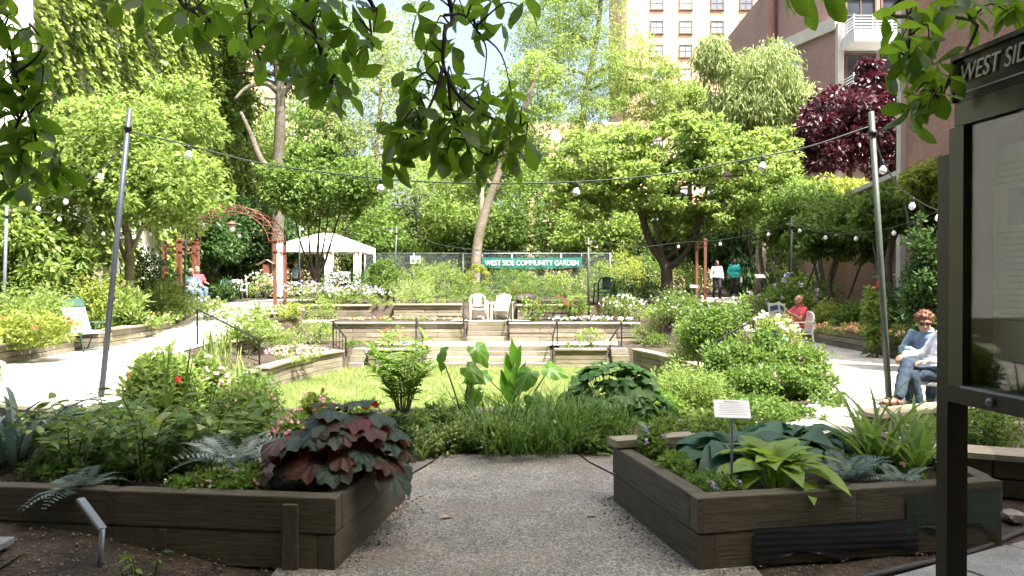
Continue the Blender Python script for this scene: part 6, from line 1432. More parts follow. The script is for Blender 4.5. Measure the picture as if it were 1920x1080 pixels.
# central island and beds behind the front planters
IY = 'planting in the central island and near beds'
S('ground_cover', 'cream edged ground cover at the left front of the island', 800, 805, 6.85, 130, 'varieg', 0.045, 2.4, group=IY, zb=0.0, depth=0.3, stems=0)
S('ground_cover', 'cream edged ground cover creeping through the island grass', 930, 785, 6.95, 220, 'varieg', 0.045, 2.2, group=IY, zb=0.02, depth=0.35, stems=0)
S('ground_cover', 'leafy ground cover at the right front of the island', 1120, 790, 6.95, 120, 'mid', 0.05, 2.0, group=IY, zb=0.02, depth=0.35, stems=0)
straps('lilyturf_mound', 'large dark grassy mound in the middle of the island', 985, 7.15, 0.05, 560, (0.36, 0.72), 0.016, (0.7, 1.45), (0.9, 2.2), 'turf', 0.66, False, IY)
straps('lilyturf_mound', 'dark grassy tuft on the right of the island', 1110, 7.35, 0.08, 300, (0.30, 0.55), 0.016, (0.8, 1.45), (0.8, 2.0), 'turf', 0.4, False, IY)
straps('spider_plant', 'small variegated plant with pale striped arching leaves on the island', 792, 6.6, 0.02, 18, (0.18, 0.32), 0.02, (0.6, 1.2), (0.8, 1.6), 'varieg', 0.03, True, IY)
straps('spider_plant', 'small variegated striped plant behind the right raised bed corner', 1160, 6.5, 0.02, 16, (0.18, 0.32), 0.02, (0.7, 1.3), (0.6, 1.4), 'varieg', 0.03, True, IY)
S('impatiens_plant', 'dark leaved plant with magenta flowers beside the raised bed', 742, 785, 6.3, 60, 'dark', 0.06, 1.6, 'magenta', 7, 0.045, group=IY, zb=0.0)
S('impatiens_bush', 'rounded bush with tiny pink flowers behind the left raised bed', 460, 728, 7.4, 150, 'fresh', 0.05, 2.4, 'pink', 40, 0.028, group=IY)
S('leafy_bush', 'light green leafy bush with red blooms beside the left walkway', 300, 665, 8.2, 140, 'light', 0.08, 1.7, 'red', 2, 0.07, group=IY)
S('flowering_bush', 'loose leafy plant with red and pink blooms behind the leafy bush', 375, 670, 9.0, 110, 'light', 0.08, 1.4, 'pink', 22, 0.05, group=IY)
S('young_leafy_plant', 'thin light green stems in front of the lawn', 590, 735, 7.6, 80, 'yellow', 0.07, 0.8, 'pink', 6, 0.05, group=IY)
S('geranium_plant', 'pale pink flowers behind the dark bronze leaves', 545, 780, 6.6, 90, 'fresh', 0.05, 1.6, 'pink', 28, 0.04, group=IY)
S('fill_bush', 'green undergrowth between the left raised bed and the walkway', 180, 770, 7.2, 260, 'fresh', 0.06, 1.4, group=IY)
straps('cordyline_clump', 'tall narrow brownish upright leaves rising above the left bed', 318, 6.0, 0.1, 9, (0.7, 1.15), 0.028, (1.2, 1.55), (0.0, 0.5), 'mid', 0.10, True, IY)
straps('cordyline_clump', 'single tall dark leaves leaning over the left bed', 385, 6.2, 0.1, 6, (0.6, 0.95), 0.03, (1.0, 1.5), (0.0, 0.4), 'dark', 0.06, True, IY)

FILL = [(1222, 575, 24.2, 80, 'light', 'leafy planting at the right end of the middle terrace wall'), (1228, 625, 21.6, 70, 'mid', 'low leafy planting behind the right corner steps'), (1290, 640, 17.6, 80, 'light', 'leafy planting spilling over the right curved wall'), (1215, 600, 22.6, 70, 'light', 'leafy planting between the right wall and the corner steps'),(1420, 745, 9.2, 150, 'mid', 'leafy edge planting between the two dark mounds'), (1555, 745, 9.6, 90, 'mid', 'leafy tuft at the bend of the right walkway'), (1230, 735, 8.7, 110, 'fresh', 'bright leafy planting behind the lobed leaf plant'), (1400, 790, 7.2, 200, 'mid', 'leafy planting just behind the right raised bed'),(590, 598, 22.7, 90, 'light', 'leafy planting at the left end of the middle terrace wall'), (610, 560, 25.0, 80, 'light', 'leafy planting in the gap between the two left upper walls'), (715, 572, 25.9, 60, 'light', 'leafy planting in the gap left of the thin pole'), (530, 610, 20.2, 90, 'light', 'leafy planting on the left bed below the terrace steps'), (660, 640, 21.4, 40, 'mid', 'small leafy tuft by the left corner steps'),(700, 790, 7.6, 130, 'mid', 'low leafy planting under the narrow leaved bush'), (820, 775, 7.8, 130, 'mid', 'low leafy planting at the foot of the dark stemmed taro'),(640, 770, 9.0, 170, 'mid', 'low green planting at the front left edge of the lawn'), (880, 770, 9.2, 200, 'light', 'low leafy planting behind the island grass'), (1060, 765, 9.6, 160, 'mid', 'low leafy planting behind the taro leaves'), (1240, 760, 9.6, 150, 'mid', 'low leafy planting behind the lobed leaf plant'),
        (1230, 790, 7.6, 130, 'mid', 'low leafy planting between the lobed plant and the right bed'), (1350, 775, 8.0, 150, 'light', 'low leafy planting in front of the ferny bush'), (1480, 768, 8.6, 170, 'mid', 'low leafy edge of the mound by the right walkway'), (1270, 690, 12.5, 120, 'light', 'low planting by the end of the right lawn wall'),
        (470, 700, 11.8, 110, 'mid', 'low planting in front of the low curved wall'), (60, 790, 6.6, 150, 'mid', 'shaded low planting at the left end behind the raised bed'), (370, 790, 6.7, 140, 'mid', 'shaded low planting behind the arching stems')]
for px_, pt_, Y_, w_, m_, l_ in FILL: S('low_planting', l_, px_, pt_, Y_, w_, m_, 0.06, 1.8, group=IY, depth=0.5)
FS = [(705, 500, 34.5, 110, 'light', 'pale shrub in front of the left end of the fence'), (830, 497, 35, 120, 'light', 'pale shrub in front of the fence beside the golden ball'), (960, 506, 35, 120, 'mid', 'green shrub in front of the fence under the banner'), (1060, 508, 34.6, 110, 'light', 'pale shrub under the right half of the banner'), (1140, 485, 35, 110, 'light', 'tall pale shrub at the right end of the fence'), (1215, 480, 34, 100, 'mid', 'tall green shrub behind the dogwood trunk'), (1280, 490, 36, 110, 'mid', 'green shrub left of the red posts')]
for px_, pt_, Y_, w_, m_, l_ in FS: S('fence_shrub', l_, px_, pt_, Y_, w_, m_, 0.11, 1.6, group='shrubs in front of the fence', depth=0.7)
HB = [(760, 455, 41, 190, 'tall dark hedge bush behind the left part of the fence'), (900, 460, 42, 170, 'tall dark hedge bush behind the golden ball'), (1040, 455, 41, 190, 'tall dark hedge bush behind the banner'), (1180, 450, 42, 190, 'tall dark hedge bush left of the red posts'), (1330, 455, 43, 190, 'tall dark hedge bush behind the walking women'), (1450, 440, 39, 170, 'tall dark hedge bush right of the walking women'), (560, 460, 42, 190, 'tall dark hedge bush behind the white tent'), (430, 455, 40, 170, 'tall dark hedge bush beyond the red arch')]
for px_, pt_, Y_, w_, l_ in HB: S('tall_bush', l_, px_, pt_, Y_, w_, 'mid', 0.16, 1.5, group='hedge closing the back of the garden', depth=1.2)
# ---- lobed dark plant
def fan(outline, dish=0.08, rings=2):
    n = len(outline); vs = [(0, 0, 0)]; fs = []
    for j in range(1, rings + 1):
        f = j / rings
        for i, (a, b) in enumerate(outline): vs.append((a * f, b * f, -dish * f * f * (1 + 0.5 * math.sin(i * 1.7)) ))
    for i in range(n): fs.append((0, 1 + i, 1 + (i + 1) % n))
    for j in range(rings - 1):
        for i in range(n): a = 1 + j * n + i; b = 1 + j * n + (i + 1) % n; fs.append((a, a + n, b + n, b))
    return np.array(vs, float), fs
def lobes(k, amp, n=28, cut=0.5):
    out = []
    for i in range(n):
        a = 2 * math.pi * i / n; r = 0.5 * (1 + amp * math.cos(k * a) + 0.03 * math.sin(a * 23)); r *= 1 - cut * math.exp(-((a - 1.5 * math.pi) / 0.28) ** 2); out.append((r * math.cos(a), r * math.sin(a) + 0.12))
    return out
T_BRONZE = fan(lobes(7, 0.10), 0.14); T_LOBE = fan(lobes(5, 0.30, 30), 0.12)
def heart(n=26):
    out = []
    for i in range(n):
        a = 2 * math.pi * i / n - math.pi / 2; s, c = math.sin(a), math.cos(a)
        x = 0.36 * c * (1 + 0.25 * (0.5 - 0.5 * s)); y = 0.5 * s + 0.08 - 0.10 * abs(c) * (s < 0) ; y += 0.22 * math.exp(-(c / 0.22) ** 2) * (1 if s > 0 else 0.9); out.append((x, y + 0.12))
    return out
T_HEART = fan(heart(), 0.12)
def dome_leaves(name, label, c, rx, ry, rz, n, T, mat, size, group, z0, key, lean=(0, 0, 0), up_bias=0.7, cat='plant', phi=(0, 6.283)):
    root = thing(name, label, cat, (c[0], c[1], z0), group); ms = big_leaf_meshes(key, T, G[mat], 5, len(key)); st = MB()
    for i in range(n):
        a = random.uniform(*phi); u = random.uniform(0.02, 1.0); e = math.asin(min(1, u ** 0.8)); q = random.uniform(0.82, 1.04)
        d = Vector((math.cos(e) * math.cos(a), math.cos(e) * math.sin(a), math.sin(e))); p = Vector((c[0] + d.x * rx * q, c[1] + d.y * ry * q, z0 + 0.06 + d.z * rz * q))
        nrm = Vector((d.x * 0.8, d.y * 0.8, d.z + up_bias)).normalized(); tang = Vector((d.x, d.y, -0.55 + 0.1 * random.random())); tang = (tang - nrm * tang.dot(nrm)).normalized()
        place_leaf(ms, p, tang, size * random.uniform(0.65, 1.2), root, nrm, roll=0.18)
        st.tube([(c[0] + d.x * 0.1 * rx, c[1] + d.y * 0.1 * ry, z0), (c[0] + d.x * 0.6 * rx, c[1] + d.y * 0.6 * ry, z0 + d.z * rz * 0.55 + 0.02), p], [0.006, 0.005, 0.004], 4)
    tag(st.build('stalks', M['dark_stem'] if mat == 'bronze' else M['stem'], root), kind='stuff'); return root
dome_leaves('bronze_leaf_plant', 'dark bronze and red lobed leaves spilling over the left raised bed', (pxX(635, 4.62), 4.62), 0.42, 0.34, 0.44, 92, T_BRONZE, 'bronze', 0.22, 'foreground plants', 0.34, 'bronze', up_bias=1.0)
dome_leaves('lobed_leaf_plant', 'large dark green lobed leaf plant right of the island', (pxX(1150, 8.1), 8.1), 0.60, 0.5, 0.66, 120, T_LOBE, 'lobe', 0.22, 'foreground plants', 0.0, 'lobe')
dome_leaves('hosta_plant', 'small blue grey hosta in the bed beyond the notice board', (pxX(1832, 6.1), 6.1), 0.14, 0.12, 0.08, 12, tmpl([(0, .01), (.2, .2), (.5, .3), (.8, .18), (1, 0)], .2), 'silver', 0.14, 'foreground plants', 0.02, 'hs')
# ---- hostas
def hosta_t(pet=0.45, wd=0.20, droop=1.0):
    st = [(0, .010), (pet * 0.5, .010), (pet * 0.92, .014), (pet, .05), (pet + (1 - pet) * .14, wd * .74), (pet + (1 - pet) * .32, wd), (pet + (1 - pet) * .55, wd * .86), (pet + (1 - pet) * .78, wd * .5), (pet + (1 - pet) * .92, wd * .2), (1, 0)]
    vs, fs = tmpl(st, 0, 0.22)
    y = vs[:, 1].copy(); vs[:, 2] += 0.95 * y - droop * y ** 2.2; vs[:, 1] = y * 0.92; return vs, fs
T_HOSTA, T_HOSTA_B = hosta_t(0.42, 0.20, 0.95), hosta_t(0.36, 0.24, 1.12)
def hosta(name, label, px, Y, z0, n, size, T, mat, key, tilt=(0.0, 0.5)):
    x = pxX(px, Y); root = thing(name, label, 'plant', (x, Y, z0), 'foreground plants'); ms = big_leaf_meshes(key, T, G[mat], 5, 3)
    for i in range(n):
        a = 2.399 * i + random.uniform(-.3, .3); f = (i + 0.5) / n; d = Vector((math.cos(a), math.sin(a), tilt[1] * (1 - f) * 1.3 - 0.15 * f + tilt[0])); r = 0.03 + 0.05 * f
        place_leaf(ms, (x + r * math.cos(a), Y + r * math.sin(a), z0), d, size * random.uniform(0.75, 1.1) * (0.8 + 0.3 * f), root, (0, 0, 1), roll=0.15)
    return root
hosta('hosta_plant', 'lime green hosta beside the white plant label', 1455, 4.58, 0.33, 46, 0.40, T_HOSTA, 'lime', 'lime', (0.15, 1.3))
hosta('hosta_plant', 'large blue green hosta behind the white plant label', 1380, 5.1, 0.33, 60, 0.46, T_HOSTA_B, 'blue', 'bluehosta', (0.0, 0.75))
hosta('hosta_plant', 'second blue green hosta at the back of the right raised bed', 1490, 5.45, 0.33, 40, 0.48, T_HOSTA_B, 'blue', 'bluehosta')
# ---- arching strap leaves
FG = 'foreground plants'
straps('daylily_clump', 'arching strap leaved clump in the right raised bed before the seated couple', 1650, 5.1, 0.33, 42, (0.5, 0.85), 0.036, (0.7, 1.35), (0.9, 2.2), 'fresh', 0.12, True, FG)
straps('daylily_clump', 'broad strap leaved clump next to the notice board post', 1715, 4.85, 0.33, 26, (0.4, 0.7), 0.045, (0.8, 1.4), (0.9, 2.4), 'fresh', 0.10, True, FG)
straps('agapanthus_clump', 'blue green strap leaves drooping at the left edge', 22, 5.1, 0.36, 30, (0.55, 0.9), 0.055, (0.8, 1.4), (1.2, 3.0), 'grey', 0.10, True, FG)
# ---- ferns
def fern_mesh(mat, n=13, L=1.0, key=''):
    mb = MB()
    def mid(t): return Vector((0, t * 0.93, 0.55 * t - 0.75 * t * t))
    mb.tube([mid(t) for t in np.linspace(0, 1, 9)], [0.010 * (1 - 0.8 * t) for t in np.linspace(0, 1, 9)], 4)
    for i in range(n):
        t = 0.16 + 0.82 * i / n; l = 0.30 * math.sin(math.pi * min(1, 0.18 + t * 0.82)) ** 0.8 * (1.08 - 0.55 * t); p = mid(t)
        for s in (-1, 1):
            e = p + Vector((s * l, l * 0.42, -0.10 * l)); m_ = p.lerp(e, 0.45); w_ = 0.036 * (1.2 - t * 0.6); f_ = (e - p).normalized(); sd = f_.cross(Vector((0, 0, 1))).normalized() * w_
            mb.add([p, m_ + sd, e, m_ - sd], [(0, 1, 2, 3)])
    return mb.mesh('frond', mat)
_fm = {k: fern_mesh(G[k]) for k in ('grey', 'silver')}
def fern(label, px, Y, z0, n, size, mat, phis=(0, 6.283), el=(0.1, 0.9)):
    x = pxX(px, Y); root = thing('fern', label, 'fern', (x, Y, z0), FG)
    for i in range(n):
        a = phis[0] + (phis[1] - phis[0]) * (i + random.uniform(0.1, 0.9)) / n; place_leaf([_fm[mat]], (x + 0.02 * math.cos(a), Y + 0.02 * math.sin(a), z0), (math.cos(a), math.sin(a), random.uniform(*el)), size * random.uniform(0.8, 1.2), root, (0, 0, 1), name='frond', roll=0.12)
fern('grey green fern hanging over the front edge of the left raised bed', 150, 4.42, 0.36, 13, 0.30, 'grey', el=(-0.1, 0.5))
fern('silvery fern in the middle of the left raised bed', 440, 4.68, 0.42, 18, 0.38, 'silver', el=(0.1, 0.9))
fern('silvery fern in front of the strap leaves in the right raised bed', 1690, 4.62, 0.33, 12, 0.26, 'silver')
fern('dark grey green fern between the hostas and the strap leaves', 1590, 4.72, 0.33, 14, 0.30, 'grey')
# ---- taro and canna on the island
def stalk_leaf(root, base, tip, d, up, size, ms, r=0.011, mat='stem', bow=0.1):
    base, tip = Vector(base), Vector(tip); m_ = base.lerp(tip, 0.55) + Vector((random.uniform(-1, 1) * bow * 0.3, 0, 0)); q = catmull([base, m_, tip], 5)
    MB().tube(q, [r * (1 - 0.5 * i / (len(q) - 1)) for i in range(len(q))], 6).build('stalk', M[mat], root); return place_leaf(ms, tip, d, size, root, up, roll=0.06)
ms = big_leaf_meshes('taro', T_HEART, G['taro'], 4, 9)
Y = 8.3; ta = thing('taro_plant', 'taro plant with big heart shaped leaves on the island', 'plant', (pxX(1000, Y), Y, 0.1), FG); tb0 = Vector((pxX(985, Y), Y, 0.12))
for px, py, d, up, s in ((890, 735, (-0.3, -0.3, -0.9), (0.1, -1, 0.1), 0.26), (905, 700, (-0.8, -0.3, -0.2), (-0.1, -0.5, 0.9), 0.30), (1030, 690, (0.9, -0.2, -0.3), (0.2, -0.6, 0.8), 0.26), (990, 700, (-0.55, -0.4, -0.7), (-0.3, -0.9, 0.4), 0.29), (1000, 745, (0.4, -0.4, -0.8), (0.2, -0.9, 0.5), 0.25)):
    stalk_leaf(ta, tb0 + Vector((random.uniform(-.15, .15), 0, 0)), at(px, py, Y - random.uniform(0, 0.4)), d, up, s, ms)
tb1 = Vector((pxX(868, 7.9), 7.9, 0.12)); tp_ = thing('dark_stem_taro', 'dark stemmed taro with narrow hanging leaves left of the island centre', 'plant', tb1, FG)
stalk_leaf(tp_, tb1, at(825, 662, 7.8), (-0.15, -0.25, -1), (-0.9, -0.4, 0.2), 0.26, ms, 0.010, 'dark_stem'); stalk_leaf(tp_, tb1, at(895, 652, 7.9), (0.55, -0.3, -0.8), (0.5, -0.8, 0.35), 0.27, ms, 0.010, 'dark_stem'); stalk_leaf(tp_, tb1 + Vector((0.03, 0, 0)), at(880, 690, 7.7), (0.7, -0.3, -0.55), (0.3, -0.8, 0.5), 0.26, ms, 0.010, 'dark_stem')
ca = thing('canna_plant', 'upright canna with pointed striped leaves on the island', 'plant', (pxX(965, 8.2), 8.2, 0.1), FG); T_CAN = tmpl([(0, .02), (.2, .12), (.45, .17), (.7, .12), (.9, .04), (1, 0)], .05, .5); mc = big_leaf_meshes('canna', T_CAN, G['taro'], 3, 4); cb = Vector((pxX(962, 8.2), 8.2, 0.1))
MB().tube([cb, at(966, 660, 8.2)], [0.014, 0.006], 6).build('stalk', M['stem'], ca)
for py, dx, s in ((760, -0.35, 0.42), (745, 0.3, 0.42), (725, -0.22, 0.40), (705, 0.16, 0.36), (690, -0.05, 0.34), (750, 0.5, 0.4)): place_leaf(mc, at(963, py, 8.2), (dx, -0.1, 0.95), s, ca, (-dx, -1, 0.1), roll=0.3)
# ---- leafy arching stems in the left bed
T_OV = tmpl([(0, .01), (.12, .10), (.35, .21), (.6, .20), (.82, .10), (1, 0)], .14, .2); mv = big_leaf_meshes('ovate', T_OV, G['fresh'], 5, 6) + big_leaf_meshes('ovate_l', T_OV, G['mid'], 2, 12); mv2 = big_leaf_meshes('ovate_v', T_OV, G['varieg'], 4, 7)
def leafy_stems(label, px, Y, z0, n, h_, spread, lean=(0, 0), size=0.11, vari=0.25, per=15, meshes=None, name='leafy_plant', rise=(-0.25, 0.35)):
    x = pxX(px, Y); root = thing(name, label, 'plant', (x, Y, z0), FG)
    for i in range(n):
        a = 2 * math.pi * (i + random.random() * 0.7) / n; hh = random.uniform(*h_); sp = spread * random.uniform(0.6, 1.2); b = Vector((x + 0.06 * math.cos(a), Y + 0.05 * math.sin(a), z0))
        q = catmull([b, b + Vector((math.cos(a) * sp * 0.35 + lean[0] * .4, math.sin(a) * sp * 0.28 + lean[1] * .4, hh * 0.62)), b + Vector((math.cos(a) * sp + lean[0], math.sin(a) * sp * 0.75 + lean[1], hh))], 8)
        MB().tube(q, [0.007 * (1 - 0.6 * j / (len(q) - 1)) for j in range(len(q))], 5).build('stem', M['stem'], root)
        for j in range(per):
            t = 0.22 + 0.78 * j / (per - 1); p = q[min(len(q) - 1, int(t * (len(q) - 1)))]; an = a + (1.3 if j % 2 else -1.3) + random.uniform(-.5, .5); d = Vector((math.cos(an), math.sin(an) * 0.9, random.uniform(*rise)))
            place_leaf(meshes or (mv2 if random.random() < vari else mv), p, d, size * random.uniform(0.7, 1.2), root, (0, 0, 1), roll=0.35)
    return root
T_NAR = tmpl([(0, .01), (.2, .07), (.5, .095), (.8, .05), (1, 0)], .2, .2); mn = big_leaf_meshes('narrow', T_NAR, G['fresh'], 4, 15)
leafy_stems('upright bush with narrow bright leaves in front of the lawn', 755, 8.3, H(pxX(755, 8.3), 8.3), 26, (0.42, 0.86), 0.36, size=0.18, per=24, meshes=mn, name='narrow_leaf_bush', rise=(0.1, 0.9))
leafy_stems('large leafy plant with arching stems in the middle of the left raised bed', 275, 4.75, 0.33, 17, (0.30, 0.58), 0.36, size=0.125)
leafy_stems('leafy plant with pale edged leaves at the left of the raised bed', 130, 4.95, 0.33, 14, (0.24, 0.50), 0.34, vari=0.4)
leafy_stems('leafy plant behind the silvery fern in the left raised bed', 400, 5.05, 0.33, 13, (0.28, 0.55), 0.33, size=0.125)
leafy_stems('leafy plant at the back left corner of the raised bed', 210, 5.45, 0.33, 9, (0.30, 0.52), 0.36)
leafy_stems('tiny seedling on the bare soil in front of the left raised bed', 268, 3.85, H(pxX(268, 3.85), 3.85), 3, (0.08, 0.14), 0.06, size=0.06, per=5, vari=0.0)
S('impatiens_plant', 'low plant with small pink and white flowers at the front of the left bed', 425, 878, 4.42, 150, 'fresh', 0.032, 1.6, 'pink', 10, 0.022, group=FG, zb=0.32, depth=0.16, stems=0)
S('impatiens_plant', 'low green plant with white dots in front of the bronze leaves', 360, 890, 4.40, 110, 'fresh', 0.03, 1.5, 'white', 7, 0.018, group=FG, zb=0.32, depth=0.13, stems=0)
S('viola_plant', 'low violas with mauve flowers in the front corner of the right bed', 1345, 885, 4.42, 90, 'fresh', 0.03, 1.4, 'mauve', 4, 0.032, group=FG, zb=0.32, depth=0.16, stems=0)
S('viola_plant', 'small viola with blue and pink flowers at the back corner of the right bed', 1225, 800, 5.25, 60, 'fresh', 0.035, 1.3, 'mauve', 4, 0.035, group=FG, zb=0.32, depth=0.14, stems=4)
S('viola_plant', 'low leafy violas along the left timber of the right bed', 1265, 850, 4.85, 80, 'fresh', 0.03, 1.5, group=FG, zb=0.32, depth=0.2, stems=0)
S('ground_cover', 'dark leafy filler under the strap leaves of the right bed', 1620, 845, 5.2, 260, 'mid', 0.05, 1.4, 'pink', 5, 0.03, group=FG, zb=0.32, depth=0.4, stems=0)
S('ground_cover', 'dark leafy filler under the arching stems of the left bed', 240, 850, 5.0, 420, 'mid', 0.05, 1.3, group=FG, zb=0.32, depth=0.4, stems=0)
# ---- fallen leaves and rocks
mdry = big_leaf_meshes('dry', T_MAG, G['dry'], 4, 8)
for px, py, s, lab in ((823, 979, 0.10, 'pale dry leaf lying on the left of the path'), (748, 963, 0.11, 'blue green fallen leaf at the foot of the left raised bed'), (1098, 975, 0.09, 'grey dry leaf lying on the right of the path'), (1730, 1010, 0.10, 'tan fallen leaf in front of the right raised bed'), (1018, 872, 0.06, 'tiny pale leaf at the front of the island'), (65, 1002, 0.07, 'pale fallen leaf on the soil before the left bed')):
    Yd = EYE * FPX / (py - HOR); Yd = (EYE - H(pxX(px, Yd), Yd)) * FPX / (py - HOR); pos = Vector((pxX(px, Yd), Yd, H(pxX(px, Yd), Yd) + 0.028)); root = thing('fallen_leaf', lab, 'leaf', pos, 'fallen leaves'); place_leaf(mdry, pos, (random.uniform(-1, 1), random.uniform(-.3, .3), 0), s, root, (0, 0, 1), roll=0.1, name='blade')
def rock(label, px, Y, r, zb=None):
    x = pxX(px, Y); z = H(x, Y) if zb is None else zb; bm = bmesh.new(); bmesh.ops.create_icosphere(bm, subdivisions=2, radius=r)
    for v in bm.verts: v.co = v.co * random.uniform(0.85, 1.12); v.co.z *= 0.6
    me = bpy.data.meshes.new('rock'); bm.to_mesh(me); bm.free(); me.materials.append(M['mole']); o = link(bpy.data.objects.new('rock', me)); o.location = (x, Y, z + r * 0.3); tag(o, label, 'rock', 'garden rocks')
rock('brown rock lying under the slatted chair', 942, 25.5, 0.2, ZU); rock('pale rock lying under the white plastic chair', 900, 25.5, 0.16, ZU); rock('flat grey stone behind the right end of the raised bed', 1900, 5.0, 0.08)
rock('rounded grey boulder behind the slatted chair', 985, 27.5, 0.4)

# ================================================================== MAGNOLIAS OVERHEAD
mm_ = big_leaf_meshes('magnolia', T_MAG, G['magnolia'], 6, 2)
def magnolia(label, trunk, whorls, twigs, crown, seed, nmax=300):
    random.seed(seed); root = thing('magnolia_tree', label, 'tree', trunk[0], 'magnolias over the entrance'); tq = catmull(trunk, 5)
    MB().tube(tq, [0.17 * (1 - 0.5 * i / (len(tq) - 1)) for i in range(len(tq))], 10).build('trunk', M['bark'], root)
    BR = []
    for pts, r in twigs:
        P_ = [at(*p) if len(p) == 3 and p[2] > 0.5 and abs(p[0]) > 12 else Vector(p) for p in pts]; q = catmull(P_, 5); BR += q; MB().tube(q, [max(0.003, r * (1 - 0.75 * i / (len(q) - 1))) for i in range(len(q))], 6).build('branch', M['dark_bark'], root)
    cnt = 0
    for (px, py, Y, n, s) in whorls:
        c = at(px, py, Y); ax = Vector((random.uniform(-.5, .5), random.uniform(-.5, .2), random.uniform(-0.9, 0.1))).normalized()
        nb = min(BR, key=lambda v: (v - c).length + 0.8 * max(0, c.z - v.z)); q = catmull([nb, nb.lerp(c, 0.55) + Vector((random.uniform(-.03, .03), 0, 0.05)), c], 4)
        MB().tube(q, [0.0045 - 0.0025 * i / (len(q) - 1) for i in range(len(q))], 5).build('twig', M['dark_bark'], root)
        for i in range(n):
            a = 2 * math.pi * i / n + random.uniform(-.35, .35); u = ax.orthogonal().normalized(); v = ax.cross(u); d = (u * math.cos(a) + v * math.sin(a)) * random.uniform(0.75, 1.1) + ax * random.uniform(0.25, 0.7) + Vector((0, 0, -0.28)); pos = c - ax * random.uniform(0, 0.07)
            place_leaf(mm_, pos, d, s * random.uniform(0.72, 1.15), root, -ax * 0.7 + Vector((0, 0, 0.5)), roll=0.35); cnt += 1
    # the crown above the picture, too high and too dense to tell single leaves apart
    C, Rr = [], []
    (x0, x1), (y0, y1), nc = crown
    while len(C) < nc:
        x, y = random.uniform(x0, x1), random.uniform(y0, y1); ymax = 6.4 + 0.7 * math.sin(x * 0.9 + 1)
        zlo = max(3.9, EYE + 0.40 * max(0, y) + 1.35)
        z = zlo + 2.6 * random.random() ** 1.4
        if y > ymax: continue
        C.append((x, y, z)); Rr.append(random.uniform(0.55, 0.85))
    P, D = clump_cloud(C, Rr, 62, 0.55, 0.5); leaf_obj('crown', P, D, RNG.uniform(0.17, 0.27, len(P)), T_ROUND, G['magnolia'], root)
    for i in range(12):
        e = Vector(C[i * 7 % nc]); s = tq[-1]; q = catmull([s, s.lerp(e, 0.5) + Vector((0, 0, 0.5)), e], 5); MB().tube(q, [0.07 * (1 - 0.8 * j / (len(q) - 1)) for j in range(len(q))], 6).build('limb', M['bark'], root)
    return root
WL = [(5, 45, 2.9), (15, 120, 3.0), (62, 62, 2.8), (90, 95, 2.9), (40, 130, 3.0), (80, 165, 2.9), (20, 190, 3.0), (75, 215, 2.9), (60, 260, 2.9), (20, 265, 3.0), (95, 295, 2.8), (115, 310, 2.8), (40, 320, 2.9), (15, 350, 3.0), (60, 235, 3.1), (10, 230, 2.9), (30, 75, 3.0), (5, 155, 2.9), (50, 185, 3.0), (35, 295, 2.9), (80, 330, 2.9), (120, 330, 2.85), (5, 300, 3.0), (45, 355, 3.0), (70, 130, 3.0), (10, 10, 2.9)]
WC = [(255, 18, 3.0), (215, 8, 3.1), (288, 12, 3.2), (350, 45, 2.6), (385, 62, 2.6), (410, 30, 2.8), (470, 35, 2.9), (480, 110, 3.2), (520, 30, 2.6), (545, 60, 2.6), (580, 95, 2.7), (600, 130, 2.7), (560, 120, 2.9), (620, 165, 2.8), (610, 195, 2.9), (650, 60, 2.8), (640, 110, 2.8), (690, 90, 2.8), (700, 60, 3.0), (575, 25, 2.8), (560, 170, 3.0), (630, 20, 3.0), (445, 75, 3.1), (335, 20, 2.9), (375, 25, 3.0), (500, 70, 2.8), (525, 95, 3.0), (545, 145, 2.9), (590, 60, 2.9), (585, 155, 2.8), (660, 140, 3.0), (670, 15, 2.8), (610, 90, 3.0), (640, 190, 2.95), (505, 10, 3.0), (560, 5, 2.9), (600, 15, 2.7)]
WR = [(785, 25, 2.9), (815, 60, 2.9), (800, 100, 2.8), (790, 145, 2.8), (765, 165, 2.8), (785, 205, 2.7), (755, 230, 2.7), (745, 275, 2.7), (790, 260, 2.6), (800, 300, 2.7), (835, 225, 2.8), (850, 150, 2.8), (870, 195, 2.9), (865, 255, 2.7), (900, 235, 2.8), (880, 290, 2.7), (925, 290, 2.8), (945, 240, 2.7), (975, 220, 2.7), (985, 270, 2.7), (905, 165, 3.0), (960, 180, 3.0), (895, 55, 2.9), (925, 70, 2.9), (870, 25, 3.0), (980, 15, 2.7), (920, 5, 2.9), (720, 310, 2.8), (835, 305, 2.75), (775, 190, 2.9), (810, 180, 2.9), (820, 260, 2.8), (760, 300, 2.8), (860, 225, 2.9), (900, 200, 2.9), (930, 215, 2.9), (905, 270, 2.8), (955, 275, 2.75), (850, 275, 2.85), (735, 245, 2.8), (950, 300, 2.8), (890, 325, 2.8), (845, 100, 2.9), (780, 230, 2.75)]
def whl(L, n=5): return [(a, b, c, random.choice((n, n + 1, n + 1)), 0.118) for a, b, c in L]
random.seed(5)
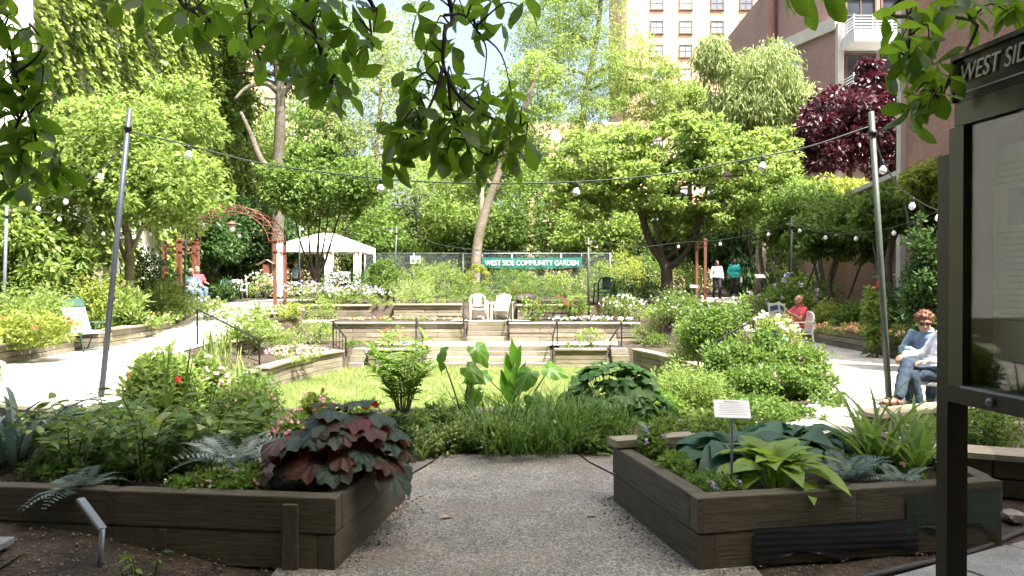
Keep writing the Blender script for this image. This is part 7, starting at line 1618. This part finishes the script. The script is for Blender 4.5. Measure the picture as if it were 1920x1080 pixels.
magnolia('magnolia with broad leaves hanging across the top centre and left', [(-2.6, -2.2, -0.05), (-2.5, -2.1, 1.6), (-2.2, -1.8, 3.1), (-1.8, -1.0, 4.4)], whl(WC, 4) + whl(WR, 4),
         [([(-1.9, -0.9, 4.0), (-1.3, 1.2, 3.6), (430, -60, 3.0), (470, 60, 2.9), (490, 115, 3.1)], 0.014), ([(-1.3, 1.2, 3.6), (540, -60, 2.8), (590, 60, 2.75), (615, 160, 2.8)], 0.013), ([(-1.9, -0.9, 4.0), (-0.6, 1.5, 3.6), (832, -40, 2.85), (834, 60, 2.8), (832, 125, 2.8), (860, 180, 2.8), (905, 215, 2.8), (975, 240, 2.75)], 0.013),
          ([(832, 125, 2.8), (815, 180, 2.75), (790, 230, 2.7), (770, 270, 2.7)], 0.008), ([(840, 140, 2.8), (850, 215, 2.75), (890, 275, 2.75), (930, 300, 2.8)], 0.008), ([(834, 30, 2.8), (870, 30, 2.9), (895, 60, 2.9)], 0.007), ([(-1.3, 1.2, 3.6), (300, -60, 2.9), (380, 20, 2.7), (400, 60, 2.65)], 0.014), ([(-1.3, 1.2, 3.6), (660, -50, 2.9), (690, 20, 2.9), (700, 90, 2.85)], 0.014)],
         ((-8.5, 2.0), (-6, 5.0), 120), 21)
magnolia('magnolia branch with broad leaves hanging at the left edge', [(-5.2, -1.2, -0.05), (-5.1, -1.0, 1.6), (-4.8, -0.4, 3.2), (-4.4, 0.4, 4.4)], whl(WL, 5),
         [([(-4.6, 0.1, 4.0), (-2.9, 2.4, 3.4), (-40, 20, 2.95), (30, 140, 2.95), (60, 230, 2.95), (80, 300, 2.85)], 0.013), ([(30, 140, 2.95), (70, 110, 2.85), (85, 80, 2.85)], 0.007), ([(50, 200, 2.95), (20, 270, 3.0), (15, 340, 3.0)], 0.007)],
         ((-9.5, -4.0), (-3, 4.5), 40), 22)
WRT = [(1490, -10, 2.6), (1560, -15, 2.6), (1520, -5, 2.7), (1665, 35, 2.8), (1690, 70, 2.7), (1715, 30, 2.8), (1700, 100, 2.6), (1740, 75, 2.7), (1765, 30, 2.8), (1720, 135, 2.7), (1760, 120, 2.8), (1715, 175, 2.6), (1745, 185, 2.6), (1770, 165, 2.7), (1735, 215, 2.55), (1700, 200, 2.6), (1825, 40, 2.9), (1860, 15, 2.9), (1895, 30, 2.8), (1690, 140, 2.65), (1900, 5, 2.8), (1800, 10, 2.8)]
magnolia('magnolia branch with broad leaves hanging above the notice board', [(4.6, -2.4, -0.05), (4.5, -2.2, 1.6), (4.2, -1.8, 3.1), (3.8, -1.0, 4.4)], whl(WRT, 5),
         [([(3.9, -1.2, 4.0), (3.0, 1.2, 3.5), (1840, -60, 2.85), (1830, 50, 2.8), (1790, 130, 2.75), (1760, 190, 2.65)], 0.012), ([(3.0, 1.2, 3.5), (1760, -50, 2.8), (1710, 40, 2.75), (1700, 110, 2.65)], 0.014), ([(3.0, 1.2, 3.5), (1600, -80, 2.7), (1530, -30, 2.65), (1500, 0, 2.62)], 0.010)],
         ((1.0, 10.5), (-6, 5.0), 120), 23)
